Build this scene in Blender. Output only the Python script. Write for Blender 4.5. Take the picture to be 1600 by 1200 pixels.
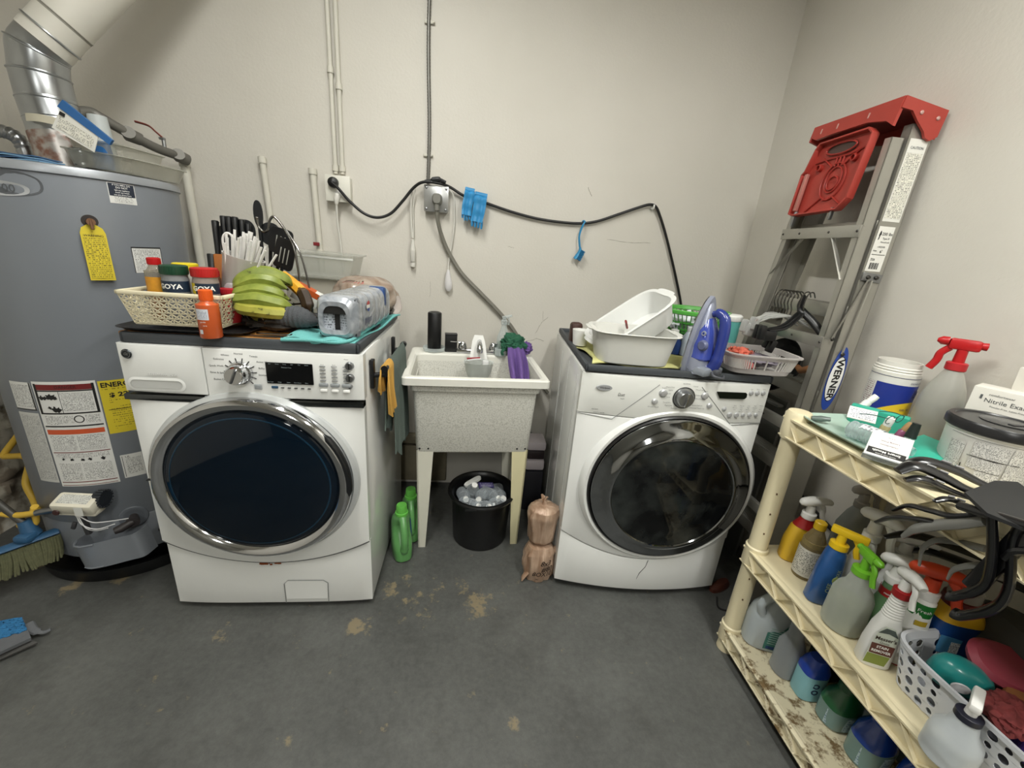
import bpy, bmesh, math, random
from math import sin, cos, pi, radians, sqrt, atan2
from mathutils import Vector, Matrix, noise
for _o in list(bpy.data.objects): bpy.data.objects.remove(_o)
SC = bpy.context.scene
COL = SC.collection
V = Vector
rng = random.Random(7)

# ---------------------------------------------------------------- camera
_p, _yaw, _roll, _f = .3154, .1075, .0809, 634.3
_d = V((sin(_yaw)*cos(_p), cos(_yaw)*cos(_p), -sin(_p)))
_r = V((cos(_yaw), -sin(_yaw), 0)); _u = _r.cross(_d)
_r, _u = cos(_roll)*_r + sin(_roll)*_u, -sin(_roll)*_r + cos(_roll)*_u
cam_data = bpy.data.cameras.new('camera')
cam_data.sensor_width = 36; cam_data.lens = _f/1600*36; cam_data.clip_start = .02
cam = bpy.data.objects.new('camera', cam_data); COL.objects.link(cam)
cam.matrix_world = Matrix(((_r.x,_u.x,-_d.x,-.034),(_r.y,_u.y,-_d.y,-2.136),(_r.z,_u.z,-_d.z,1.337),(0,0,0,1)))
SC.camera = cam
# ---------------------------------------------------------------- world, lights, exposure
SC.view_settings.view_transform = 'Standard'; SC.view_settings.look = 'None'
SC.view_settings.gamma = 1; SC.view_settings.use_curve_mapping = False
SC.view_settings.exposure = 0.75
W = bpy.data.worlds.new('world'); SC.world = W; W.use_nodes = True
W.node_tree.nodes['Background'].inputs[0].default_value = (1,.98,.95,1)
W.node_tree.nodes['Background'].inputs[1].default_value = 0.15
def area(name, loc, rot, sx, sy, power, col=(1,1,1)):
    l = bpy.data.lights.new(name, 'AREA'); l.shape = 'RECTANGLE'; l.size = sx; l.size_y = sy; l.energy = power; l.color = col
    o = bpy.data.objects.new(name, l); COL.objects.link(o); o.location = loc; o.rotation_euler = rot
    return o
area('tube_light', (-.40,-1.40,2.66), (0,0,0), .12, 1.15, 23, (1,.995,.945))
area('tube_light_right', (.78,-2.15,2.66), (0,0,0), .12, 1.15, 27, (1,.995,.945))
area('rear_fill_light', (-.2,-4.3,2.66), (0,0,0), .3, 1.2, 30, (1,.995,.945))  # added fill lamp behind the camera, not a known fixture

# ---------------------------------------------------------------- materials
def hexc(h):
    h = h.lstrip('#'); o = []
    for i in (0,2,4):
        v = int(h[i:i+2],16)/255
        o.append(v/12.92 if v <= .04045 else ((v+.055)/1.055)**2.4)
    return (*o, 1)
MATS = {}
def newmat(name):
    m = bpy.data.materials.new(name); m.use_nodes = True
    return m, m.node_tree.nodes, m.node_tree.links, m.node_tree.nodes['Principled BSDF']
def mat(name, col, rough=.5, metal=0, var=.06, nscale=14, bump=0, bscale=60, coat=0, trans=0, spec=.5, sss=0, emit=0):
    """procedural plain material: base colour with slight noise variation, roughness noise and optional bump"""
    if name in MATS: return MATS[name]
    m, n, l, b = newmat(name)
    c = hexc(col) if isinstance(col, str) else col
    tc = n.new('ShaderNodeTexCoord'); no = n.new('ShaderNodeTexNoise'); no.inputs['Scale'].default_value = nscale; no.inputs['Detail'].default_value = 4
    l.new(tc.outputs['Object'], no.inputs['Vector'])
    mx = n.new('ShaderNodeMix'); mx.data_type = 'RGBA'
    mx.inputs[6].default_value = tuple(x*(1-var) for x in c[:3])+(1,)
    mx.inputs[7].default_value = tuple(min(1,x*(1+var)) for x in c[:3])+(1,)
    l.new(no.outputs['Fac'], mx.inputs[0]); l.new(mx.outputs[2], b.inputs['Base Color'])
    b.inputs['Roughness'].default_value = rough; b.inputs['Metallic'].default_value = metal
    b.inputs['Coat Weight'].default_value = coat; b.inputs['Transmission Weight'].default_value = trans
    b.inputs['Specular IOR Level'].default_value = spec
    if sss: b.inputs['Subsurface Weight'].default_value = sss; b.inputs['Subsurface Radius'].default_value = (.01,.01,.01)
    if bump:
        n2 = n.new('ShaderNodeTexNoise'); n2.inputs['Scale'].default_value = bscale; n2.inputs['Detail'].default_value = 3
        l.new(tc.outputs['Object'], n2.inputs['Vector'])
        bp = n.new('ShaderNodeBump'); bp.inputs['Strength'].default_value = bump; bp.inputs['Distance'].default_value = .004
        l.new(n2.outputs['Fac'], bp.inputs['Height']); l.new(bp.outputs['Normal'], b.inputs['Normal'])
    MATS[name] = m; return m
def clear(name, col='#e8eef0', alpha=.25, rough=.12):
    """thin clear plastic film: part see-through, part glossy"""
    if name in MATS: return MATS[name]
    m, n, l, b = newmat(name)
    c = hexc(col)
    tc = n.new('ShaderNodeTexCoord'); no = n.new('ShaderNodeTexNoise'); no.inputs['Scale'].default_value = 30
    l.new(tc.outputs['Object'], no.inputs['Vector'])
    b.inputs['Base Color'].default_value = c; b.inputs['Roughness'].default_value = rough
    tr = n.new('ShaderNodeBsdfTransparent'); tr.inputs[0].default_value = tuple(.55+.45*x for x in c[:3])+(1,)
    lw = n.new('ShaderNodeLayerWeight'); lw.inputs[0].default_value = .35
    mp = n.new('ShaderNodeMapRange'); mp.inputs[3].default_value = alpha*.8; mp.inputs[4].default_value = min(1, alpha+.45)
    l.new(lw.outputs['Facing'], mp.inputs[0])
    ms = n.new('ShaderNodeMixShader'); l.new(mp.outputs[0], ms.inputs[0]); l.new(tr.outputs[0], ms.inputs[1]); l.new(b.outputs[0], ms.inputs[2])
    l.new(ms.outputs[0], n['Material Output'].inputs['Surface'])
    MATS[name] = m; return m
def print_mat(name, fg, bg, rows=300, k=260, fill=.55, blank=.25):
    """flat print: lines of tiny unreadable type, from the label's own UV map (metres)"""
    if name in MATS: return MATS[name]
    m, n, l, b = newmat(name)
    uv = n.new('ShaderNodeUVMap'); sp = n.new('ShaderNodeSeparateXYZ'); l.new(uv.outputs[0], sp.inputs[0])
    def ma(op, a, bb=None, **k_):
        x = n.new('ShaderNodeMath'); x.operation = op
        for i, q in enumerate((a, bb)):
            if q is None: continue
            if isinstance(q, (int,float)): x.inputs[i].default_value = q
            else: l.new(q, x.inputs[i])
        return x.outputs[0]
    row = ma('MULTIPLY', sp.outputs[1], rows); fr = ma('FRACT', row); rid = ma('FLOOR', row)
    inrow = ma('LESS_THAN', fr, fill)
    cb = n.new('ShaderNodeCombineXYZ'); l.new(ma('MULTIPLY', sp.outputs[0], k), cb.inputs[0]); l.new(ma('MULTIPLY', rid, 7.3), cb.inputs[1])
    no = n.new('ShaderNodeTexNoise'); no.inputs['Scale'].default_value = 2.2; no.inputs['Detail'].default_value = 3; l.new(cb.outputs[0], no.inputs['Vector'])
    word = ma('GREATER_THAN', no.outputs['Fac'], .5)
    cb2 = n.new('ShaderNodeCombineXYZ'); l.new(ma('MULTIPLY', sp.outputs[0], 14), cb2.inputs[0]); l.new(ma('MULTIPLY', rid, 3.1), cb2.inputs[1])
    no2 = n.new('ShaderNodeTexNoise'); no2.inputs['Scale'].default_value = 1; l.new(cb2.outputs[0], no2.inputs['Vector'])
    keep = ma('GREATER_THAN', no2.outputs['Fac'], blank)
    fac = ma('MULTIPLY', ma('MULTIPLY', inrow, word), keep)
    mx = n.new('ShaderNodeMix'); mx.data_type = 'RGBA'; mx.inputs[6].default_value = hexc(bg); mx.inputs[7].default_value = hexc(fg)
    l.new(ma('MULTIPLY', fac, .8), mx.inputs[0]); l.new(mx.outputs[2], b.inputs['Base Color']); b.inputs['Roughness'].default_value = .45
    MATS[name] = m; return m

# ---------------------------------------------------------------- mesh builder
class MB:
    def __init__(s): s.v = []; s.f = []; s.m = []; s.uv = {}; s.mi = 0
    def add(s, vs, fs, M=None, uvs=None):
        o = len(s.v)
        for x in vs: s.v.append(tuple(M @ V(x)) if M else tuple(x))
        for i, f in enumerate(fs):
            if uvs and uvs[i]: s.uv[len(s.f)] = uvs[i]
            s.f.append(tuple(o+k for k in f)); s.m.append(s.mi)
        return s
    def addbm(s, bm, M=None):
        bm.verts.ensure_lookup_table(); vs = [v.co.copy() for v in bm.verts]
        idx = {v: i for i, v in enumerate(bm.verts)}
        s.add(vs, [[idx[v] for v in f.verts] for f in bm.faces], M); bm.free(); return s
    def box(s, c, d, bev=0, M=None, rot=None, seg=2):
        """box with centre c, size d, bevelled edges"""
        bm = bmesh.new(); bmesh.ops.create_cube(bm, size=1)
        for v in bm.verts: v.co = V((v.co.x*d[0], v.co.y*d[1], v.co.z*d[2]))
        if bev: bmesh.ops.bevel(bm, geom=bm.edges[:], offset=min(bev, min(d)*.49), segments=seg, affect='EDGES', profile=.5)
        T = Matrix.Translation(c)
        if rot: T = T @ Matrix.Rotation(rot[2],4,'Z') @ Matrix.Rotation(rot[1],4,'Y') @ Matrix.Rotation(rot[0],4,'X')
        return s.addbm(bm, M @ T if M else T)
    def bx(s, x0, x1, y0, y1, z0, z1, bev=0, M=None): return s.box(((x0+x1)/2,(y0+y1)/2,(z0+z1)/2), (abs(x1-x0),abs(y1-y0),abs(z1-z0)), bev, M)
    def lathe(s, prof, seg=32, M=None, sx=1, sy=1, c=(0,0,0)):
        vs = []; fs = []; n = len(prof)
        for i in range(seg):
            a = 2*pi*i/seg
            for r, z in prof: vs.append((c[0]+r*cos(a)*sx, c[1]+r*sin(a)*sy, c[2]+z))
        for i in range(seg):
            j = (i+1) % seg
            for k in range(n-1): fs.append((i*n+k, j*n+k, j*n+k+1, i*n+k+1))
        if prof[0][0] > 1e-6: fs.append(tuple(i*n for i in range(seg))[::-1]) if False else None
        fs = [f for f in fs if f]
        return s.add(vs, fs, M)
    def loft(s, secs, seg=24, M=None, e=2.0, cap=(1,1)):
        """secs: (cx,cy,z,rx,ry[,exponent]) superellipse sections stacked up z"""
        vs = []; fs = []
        for q in secs:
            cx, cy, z, rx, ry = q[:5]; ee = q[5] if len(q) > 5 else e
            for i in range(seg):
                a = 2*pi*i/seg; ca, sa = cos(a), sin(a)
                vs.append((cx+rx*math.copysign(abs(ca)**(2/ee), ca), cy+ry*math.copysign(abs(sa)**(2/ee), sa), z))
        n = len(secs)
        for k in range(n-1):
            for i in range(seg):
                j = (i+1) % seg; fs.append((k*seg+i, k*seg+j, (k+1)*seg+j, (k+1)*seg+i))
        if cap[0]: fs.append(tuple(range(seg))[::-1])
        if cap[1]: fs.append(tuple((n-1)*seg+i for i in range(seg)))
        return s.add(vs, fs, M)
    def tube(s, pts, r, seg=8, M=None, cap=True, flat=1, closed=False):
        """round tube along points; r a number or one per point; flat squashes one axis"""
        pts = [V(p) for p in pts]; n = len(pts); rs = r if isinstance(r, (list,tuple)) else [r]*n
        vs = []; fs = []; prev = None
        for i, p in enumerate(pts):
            t = (pts[(i+1) % n]-pts[i-1]) if (closed or 0 < i < n-1) else (pts[min(i+1,n-1)]-pts[max(i-1,0)])
            t = t.normalized() if t.length > 1e-9 else V((0,0,1))
            if prev is None: prev = t.orthogonal().normalized() if abs(t.z) > .9 else t.cross(V((0,0,1))).normalized()
            a = (prev - t*prev.dot(t)); a = a.normalized() if a.length > 1e-6 else t.orthogonal().normalized(); prev = a; b = t.cross(a)
            for k in range(seg):
                th = 2*pi*k/seg; vs.append(p + a*cos(th)*rs[i] + b*sin(th)*rs[i]*flat)
        m = n if closed else n-1
        for i in range(m):
            i2 = (i+1) % n
            for k in range(seg):
                j = (k+1) % seg; fs.append((i*seg+k, i*seg+j, i2*seg+j, i2*seg+k))
        if cap and not closed: fs.append(tuple(range(seg))[::-1]); fs.append(tuple((n-1)*seg+k for k in range(seg)))
        return s.add(vs, fs, M)
    def prism(s, poly, z0, z1, M=None, uv=False):
        n = len(poly); vs = [(x,y,z0) for x,y in poly]+[(x,y,z1) for x,y in poly]
        fs = [tuple(range(n))[::-1], tuple(range(n,2*n))]+[(i,(i+1)%n,n+(i+1)%n,n+i) for i in range(n)]
        return s.add(vs, fs, M, [None, list(poly)]+[None]*n if uv else None)
    def grid(s, fn, nu, nv, M=None, closeu=False, thick=0):
        vs = []; fs = []
        P = [[V(fn(i/nu, j/nv)) for j in range(nv+1)] for i in range(nu+1)]
        if thick:
            N = [[None]*(nv+1) for _ in range(nu+1)]
            for i in range(nu+1):
                for j in range(nv+1):
                    du = P[min(i+1,nu)][j]-P[max(i-1,0)][j]; dv = P[i][min(j+1,nv)]-P[i][max(j-1,0)]
                    q = du.cross(dv); N[i][j] = q.normalized() if q.length > 1e-12 else V((0,0,1))
        for i in range(nu+1):
            for j in range(nv+1): vs.append(P[i][j])
        W_ = nv+1; uv = []
        for i in range(nu):
            for j in range(nv): fs.append((i*W_+j,(i+1)*W_+j,(i+1)*W_+j+1,i*W_+j+1)); uv.append([(i/nu,j/nv),((i+1)/nu,j/nv),((i+1)/nu,(j+1)/nv),(i/nu,(j+1)/nv)])
        if thick:
            o = len(vs)
            for i in range(nu+1):
                for j in range(nv+1): vs.append(P[i][j]-N[i][j]*thick)
            for i in range(nu):
                for j in range(nv): fs.append((o+i*W_+j,o+i*W_+j+1,o+(i+1)*W_+j+1,o+(i+1)*W_+j)); uv.append(None)
            for i in range(nu):
                fs += [(i*W_, o+i*W_, o+(i+1)*W_, (i+1)*W_), (i*W_+nv, (i+1)*W_+nv, o+(i+1)*W_+nv, o+i*W_+nv)]; uv += [None,None]
            for j in range(nv):
                fs += [(j, j+1, o+j+1, o+j), (nu*W_+j, o+nu*W_+j, o+nu*W_+j+1, nu*W_+j+1)]; uv += [None,None]
        return s.add(vs, fs, M, uv)
    def rect(s, x0, x1, z0, z1, M=None, h=0, off=(0,0)):
        """flat rectangle in local xy with uv in metres, raised by h"""
        return s.add([(x0,z0,h),(x1,z0,h),(x1,z1,h),(x0,z1,h)], [(0,1,2,3)], M, [[(x0+off[0],z0+off[1]),(x1+off[0],z0+off[1]),(x1+off[0],z1+off[1]),(x0+off[0],z1+off[1])]])
    def patch(s, u0, u1, z0, z1, fn, h=0, n=8):
        """rectangle bent by fn(u, v, h); uv in metres"""
        vs = []; fs = []; uv = []
        for i in range(n+1):
            u = u0+(u1-u0)*i/n; vs += [fn(u,z0,h), fn(u,z1,h)]
        for i in range(n):
            a, b = u0+(u1-u0)*i/n, u0+(u1-u0)*(i+1)/n
            fs.append((2*i,2*i+2,2*i+3,2*i+1)); uv.append([(a,z0),(b,z0),(b,z1),(a,z1)])
        return s.add(vs, fs, None, uv)
    def text(s, txt, size, M=None, fn=None, xs=1, align='CENTER', bold=0, shear=0, h=0):
        cu = bpy.data.curves.new('t','FONT'); cu.body = txt; cu.size = size; cu.align_x = align; cu.align_y = 'CENTER'
        cu.resolution_u = 2; cu.offset = bold*size; cu.shear = shear
        ob = bpy.data.objects.new('t', cu); me = bpy.data.meshes.new_from_object(ob)
        vs = [V((v.co.x*xs, v.co.y, h)) for v in me.vertices]; fs = [tuple(p.vertices) for p in me.polygons]
        if M is not None: vs = [M @ v for v in vs]
        if fn: vs = [V(fn(v.x, v.y, v.z)) for v in vs]
        s.add(vs, fs); bpy.data.objects.remove(ob); bpy.data.curves.remove(cu); bpy.data.meshes.remove(me)
        return s
def mesh_of(name, mb, mats, ang=38, smooth=True):
    me = bpy.data.meshes.new(name); me.from_pydata([tuple(v) for v in mb.v], [], mb.f)
    for m in (mats if isinstance(mats, (list,tuple)) else [mats]): me.materials.append(m)
    me.polygons.foreach_set('material_index', mb.m)
    if mb.uv:
        ul = me.uv_layers.new(name='UVMap')
        for fi, q in mb.uv.items():
            for k, li in enumerate(me.polygons[fi].loop_indices): ul.data[li].uv = q[k]
    if smooth: me.shade_smooth(); me.set_sharp_from_angle(angle=radians(ang))
    me.validate(); return me
def obj(name, mb, mats, parent=None, loc=None, rot=None, ang=38, smooth=True, kind=None, label=None):
    o = bpy.data.objects.new(name, mesh_of(name, mb, mats, ang, smooth)); COL.objects.link(o)
    if parent: o.parent = parent
    if loc: o.location = loc
    if rot: o.rotation_euler = rot
    if kind: o['kind'] = kind
    if label: o['label'] = label
    return o
def tag(o, label, cat, group=None):
    o['label'] = label; o['category'] = cat
    if group: o['group'] = group
    return o
def thing(name, label, cat, loc=(0,0,0), rot=0, group=None):
    o = bpy.data.objects.new(name, None); COL.objects.link(o); o.location = loc
    o.rotation_euler = rot if isinstance(rot, tuple) else (0,0,rot)
    return tag(o, label, cat, group)
def dup(src, parent, loc=None, rot=None):
    c = src.copy(); COL.objects.link(c); c.parent = parent
    if loc is not None: c.location = loc
    if rot is not None: c.rotation_euler = rot
    return c
def struct(name, mb, mats, **k):
    o = obj(name, mb, mats, **k); o['kind'] = 'structure'; return o
FRONT = Matrix(((1,0,0,0),(0,0,-1,0),(0,1,0,0),(0,0,0,1)))      # text plane facing -Y : local z -> -y
def F(x, y, z, rot=0): return Matrix.Translation((x,y,z)) @ FRONT @ Matrix.Rotation(rot,4,'Z')
def rotz(a): return Matrix.Rotation(a,4,'Z')
def T(x, y, z): return Matrix.Translation((x,y,z))
def spline(pts, n=8):
    """Catmull-Rom through the points"""
    P = [V(p) for p in pts]; P = [2*P[0]-P[1]]+P+[2*P[-1]-P[-2]]; out = []
    for i in range(1, len(P)-2):
        for k in range(n):
            t = k/n; a,b,c,d = P[i-1],P[i],P[i+1],P[i+2]
            out.append(.5*((2*b)+(c-a)*t+(2*a-5*b+4*c-d)*t*t+(3*b-a-3*c+d)*t**3))
    out.append(P[-2]); return out

# common materials
enamel = mat('white_enamel', '#e3e4e1', .22, coat=.3, var=.02)
white_pl = mat('white_plastic', '#e6e6e2', .4, var=.03)
black_pl = mat('black_plastic', '#0c0d0f', .35, var=.2)
dark_mat = mat('dark_grey_rubber', '#3c4044', .6, var=.1)
chrome = mat('chrome', '#c9cacc', .08, 1, var=.02)
steel = mat('brushed_steel', '#9b9d9f', .3, 1, var=.08)
ink = mat('black_ink', '#151515', .5)
grey_ink = mat('grey_ink', '#6d6f70', .5)
white_ink = mat('white_ink', '#eeeeea', .5)
red_pl = mat('red_plastic', '#b01318', .35)
yellow_pl = mat('yellow_plastic', '#e8c21d', .35)
green_pl = mat('green_plastic', '#2f7a2e', .4)
paper = mat('white_paper', '#deddd6', .7)
glassy = clear('clear_plastic', '#dfe6e6', .3)
frost = clear('frosted_plastic', '#cfd3cf', .72, .35)

# ================================================================ the room
def wall_material():
    m, n, l, b = newmat('painted_wall')
    tc = n.new('ShaderNodeNewGeometry')
    n1 = n.new('ShaderNodeTexNoise'); n1.inputs['Scale'].default_value = 1.3; n1.inputs['Detail'].default_value = 6; l.new(tc.outputs['Position'], n1.inputs['Vector'])
    cr = n.new('ShaderNodeValToRGB'); cr.color_ramp.elements[0].position = .35; cr.color_ramp.elements[0].color = hexc('#c9c5bb'); cr.color_ramp.elements[1].position = .65; cr.color_ramp.elements[1].color = hexc('#d1cdc4')
    l.new(n1.outputs['Fac'], cr.inputs[0])
    # small scuffs
    n2 = n.new('ShaderNodeTexNoise'); n2.inputs['Scale'].default_value = 9; n2.inputs['Detail'].default_value = 8; n2.inputs['Roughness'].default_value = .7; l.new(tc.outputs['Position'], n2.inputs['Vector'])
    r2 = n.new('ShaderNodeValToRGB'); r2.color_ramp.elements[0].position = .70; r2.color_ramp.elements[1].position = .78; l.new(n2.outputs['Fac'], r2.inputs[0])
    mx = n.new('ShaderNodeMix'); mx.data_type = 'RGBA'; mx.inputs[7].default_value = hexc('#a09c8c'); l.new(cr.outputs[0], mx.inputs[6])
    mm = n.new('ShaderNodeMath'); mm.operation = 'MULTIPLY'; mm.inputs[1].default_value = .5; l.new(r2.outputs[0], mm.inputs[0]); l.new(mm.outputs[0], mx.inputs[0])
    l.new(mx.outputs[2], b.inputs['Base Color']); b.inputs['Roughness'].default_value = .55
    n3 = n.new('ShaderNodeTexNoise'); n3.inputs['Scale'].default_value = 90; n3.inputs['Detail'].default_value = 3; l.new(tc.outputs['Position'], n3.inputs['Vector'])
    n4 = n.new('ShaderNodeTexNoise'); n4.inputs['Scale'].default_value = 3; n4.inputs['Detail'].default_value = 3; l.new(tc.outputs['Position'], n4.inputs['Vector'])
    ad = n.new('ShaderNodeMath'); ad.operation = 'MULTIPLY_ADD'; ad.inputs[1].default_value = 6; l.new(n4.outputs['Fac'], ad.inputs[0]); l.new(n3.outputs['Fac'], ad.inputs[2])
    bp = n.new('ShaderNodeBump'); bp.inputs['Strength'].default_value = .25; bp.inputs['Distance'].default_value = .003
    l.new(ad.outputs[0], bp.inputs['Height']); l.new(bp.outputs[0], b.inputs['Normal'])
    return m
def floor_material():
    m, n, l, b = newmat('painted_concrete')
    g = n.new('ShaderNodeNewGeometry'); pos = g.outputs['Position']
    def noise_(sc, det=5, rough=.55):
        x = n.new('ShaderNodeTexNoise'); x.inputs['Scale'].default_value = sc; x.inputs['Detail'].default_value = det; x.inputs['Roughness'].default_value = rough; l.new(pos, x.inputs['Vector']); return x.outputs['Fac']
    def ma(op, a, c=None, d=None):
        x = n.new('ShaderNodeMath'); x.operation = op
        for i, q in enumerate((a, c, d)):
            if q is None: continue
            if isinstance(q, (int,float)): x.inputs[i].default_value = q
            else: l.new(q, x.inputs[i])
        return x.outputs[0]
    def ramp(x, p0, p1, c0, c1):
        r = n.new('ShaderNodeValToRGB'); r.color_ramp.elements[0].position = p0; r.color_ramp.elements[1].position = p1
        r.color_ramp.elements[0].color = c0; r.color_ramp.elements[1].color = c1; l.new(x, r.inputs[0]); return r.outputs[0]
    base = ramp(ma('ADD', ma('MULTIPLY', noise_(2.2, 7), .55), ma('MULTIPLY', noise_(45, 6, .75), .45)), .36, .64, hexc('#434442'), hexc('#5e5f5c'))
    stain = ramp(noise_(4, 9, .72), .50, .66, (0,0,0,1), (1,1,1,1))
    mx = n.new('ShaderNodeMix'); mx.data_type = 'RGBA'; mx.inputs[7].default_value = hexc('#3b3b38'); l.new(base, mx.inputs[6]); l.new(ma('MULTIPLY', stain, .6), mx.inputs[0])
    # flaked paint: where the coat has come off the concrete shows
    fine = noise_(32, 8, .7); mid = noise_(11, 6, .6)
    tot = None
    for (x, y, r, k) in [(.045,-.875,.085,1.0),(-.02,-.80,.05,.7),(-.40,-.965,.06,.9),(-.317,-.80,.05,.9),(-.246,-.765,.05,.8),(-1.357,-.747,.05,.9),(-1.5,-.78,.04,.7),(.138,-1.31,.03,.8),(-.2,-.86,.12,.5),(-1.12,-.98,.04,.6),(-1.7,-.66,.05,1.0),(.5,-1.1,.05,.4),(-1.5,-1.13,.06,.8),(-.85,-1.0,.05,.5)]:
        vm = n.new('ShaderNodeVectorMath'); vm.operation = 'DISTANCE'; vm.inputs[1].default_value = (x,y,0); l.new(pos, vm.inputs[0])
        mr = n.new('ShaderNodeMapRange'); mr.inputs[1].default_value = 0; mr.inputs[2].default_value = r*1.3; mr.inputs[3].default_value = k; mr.inputs[4].default_value = 0; l.new(vm.outputs['Value'], mr.inputs[0])
        tot = mr.outputs[0] if tot is None else ma('MAXIMUM', tot, mr.outputs[0])
    msk = ma('ADD', ma('MULTIPLY', tot, .22), ma('ADD', ma('MULTIPLY', fine, .55), ma('MULTIPLY', mid, .45)))
    msk2 = ramp(msk, .60, .675, (0,0,0,1), (1,1,1,1))
    mx2 = n.new('ShaderNodeMix'); mx2.data_type = 'RGBA'; l.new(mx.outputs[2], mx2.inputs[6]); mx2.inputs[7].default_value = hexc('#84775c'); l.new(ma('MULTIPLY', msk2, .8), mx2.inputs[0])
    l.new(mx2.outputs[2], b.inputs['Base Color'])
    ro = n.new('ShaderNodeMapRange'); ro.inputs[3].default_value = .38; ro.inputs[4].default_value = .62; l.new(noise_(4), ro.inputs[0]); l.new(ro.outputs[0], b.inputs['Roughness'])
    bp = n.new('ShaderNodeBump'); bp.inputs['Strength'].default_value = .35; bp.inputs['Distance'].default_value = .004
    l.new(ma('SUBTRACT', noise_(18,6), ma('MULTIPLY', msk2, .5)), bp.inputs['Height']); l.new(bp.outputs[0], b.inputs['Normal'])
    return m
wall_m = wall_material(); floor_m = floor_material()
ceil_m = mat('ceiling_paint', '#cfcdc4', .7)
X0, X1, YB, H = -2.02, 1.372, -5.6, 2.75
m = MB(); m.bx(X0-.1, X1+.1, YB-.1, .1, -.1, 0); struct('floor', m, floor_m)
m = MB(); m.bx(X0-.1, X1+.1, 0, .1, 0, H); struct('wall_back', m, wall_m)
m = MB(); m.bx(X1, X1+.1, YB, 0, 0, H); struct('wall_right', m, wall_m)
rear_m = mat('rear_wall_dark', '#77756c', .8)
m = MB(); m.bx(X0-.1, X1+.1, YB-.1, YB, 0, H); struct('wall_rear', m, rear_m)
m = MB(); m.bx(X0-.1, X1+.1, YB-.1, .1, H, H+.1); struct('ceiling', m, ceil_m)
# left wall, its plaster broken away near the floor
def lw(u, v):
    y = -YB*u+YB; z = H*v**1.6
    d = max(0, 1-((y+.42)/.30)**2)*max(0, 1-((z-.30)/.34)**2)
    n_ = noise.noise(V((y*14, z*14, 3)))*.5+noise.noise(V((y*40, z*40, 1)))*.3
    q = .020*min(1, d*3)*(1 if n_ > -.2 else .35)*(1+n_) if d > .02 else 0
    return (X0-q, y, z)
def lwm():
    m, n, l, b = newmat('peeling_plaster')
    g = n.new('ShaderNodeNewGeometry'); vm = n.new('ShaderNodeVectorMath'); vm.operation = 'DISTANCE'; vm.inputs[1].default_value = (X0,-.42,.25); l.new(g.outputs['Position'], vm.inputs[0])
    no = n.new('ShaderNodeTexNoise'); no.inputs['Scale'].default_value = 16; no.inputs['Detail'].default_value = 7; l.new(g.outputs['Position'], no.inputs['Vector'])
    a = n.new('ShaderNodeMath'); a.operation = 'MULTIPLY_ADD'; a.inputs[1].default_value = .5; l.new(no.outputs['Fac'], a.inputs[0]); l.new(vm.outputs['Value'], a.inputs[2])
    r = n.new('ShaderNodeValToRGB'); r.color_ramp.elements[0].position = .5; r.color_ramp.elements[0].color = (1,1,1,1); r.color_ramp.elements[1].position = .56; r.color_ramp.elements[1].color = (0,0,0,1); l.new(a.outputs[0], r.inputs[0])
    c = n.new('ShaderNodeValToRGB'); c.color_ramp.elements[0].position = .4; c.color_ramp.elements[0].color = hexc('#7d7263'); c.color_ramp.elements[1].position = .55; c.color_ramp.elements[1].color = hexc('#b9b2a2'); l.new(no.outputs['Fac'], c.inputs[0])
    mx = n.new('ShaderNodeMix'); mx.data_type = 'RGBA'; mx.inputs[6].default_value = hexc('#c9c5bb'); l.new(c.outputs[0], mx.inputs[7]); l.new(r.outputs[0], mx.inputs[0]); l.new(mx.outputs[2], b.inputs['Base Color']); b.inputs['Roughness'].default_value = .75
    bp = n.new('ShaderNodeBump'); bp.inputs['Strength'].default_value = .5; bp.inputs['Distance'].default_value = .01; l.new(no.outputs['Fac'], bp.inputs['Height']); l.new(bp.outputs[0], b.inputs['Normal'])
    return m
m = MB(); m.grid(lw, 300, 120); m.bx(X0-.12, X0-.05, YB, 0, 0, H); struct('wall_left', m, lwm())
# peeled lumps behind the heater on the back wall foot
for LX_, LY_, LL_ in ((-.40,-1.40,'white ceiling strip light with two tubes above the sink'),(.78,-2.15,'white ceiling strip light with two tubes above the shelf')):
    t = thing('ceiling_light', LL_, 'light', (LX_,LY_,2.75))
    m = MB(); m.bx(-.1,.1,-.62,.62,-.06,0,.01); obj('housing', m, white_pl, t)
tube_m = mat('lit_tube', '#ffffff', .4); tube_m.node_tree.nodes['Principled BSDF'].inputs['Emission Color'].default_value = (1,1,.97,1); tube_m.node_tree.nodes['Principled BSDF'].inputs['Emission Strength'].default_value = 6
for t in [o for o in bpy.data.objects if o.name.startswith('ceiling_light')]:
    for sx in (-.045,.045):
        m = MB(); m.tube([(sx,-.58,-.08),(sx,.58,-.08)], .013, 12); obj('tube', m, tube_m, t)

# ================================================================ wall services
pipe_paint = mat('painted_pipe', '#c9c6ba', .5)
def wall_pipe(name, label, x0, z0, x1, z1, r=.014, y=-.03, cat='pipe', mt=pipe_paint, collars=()):
    t = thing(name, label, cat, (x0, y, z0))
    m = MB(); m.tube([(0,0,0),(x1-x0,0,z1-z0)], r, 14); obj('pipe', m, mt, t)
    for c in collars:
        m = MB(); m.lathe([(r,-.012),(r+.004,-.012),(r+.004,.012),(r,.012)], 16); obj('collar', m, mt, t, loc=((x1-x0)*c,0,(z1-z0)*c))
    return t
wall_pipe('water_pipe', 'painted pipe rising against wall just right of water heater', -1.30,.2,-1.312,1.60, .017, -.05, collars=(.99,.55))
wall_pipe('water_pipe', 'painted capped pipe stub on wall behind the black knives', -.972,.9,-1.003,1.65, .013, -.02, collars=(.98,))
wall_pipe('water_pipe', 'painted capped pipe stub on wall left of white outlet box', -.770,.9,-.789,1.62, .014, -.02, collars=(.985,.5))
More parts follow.
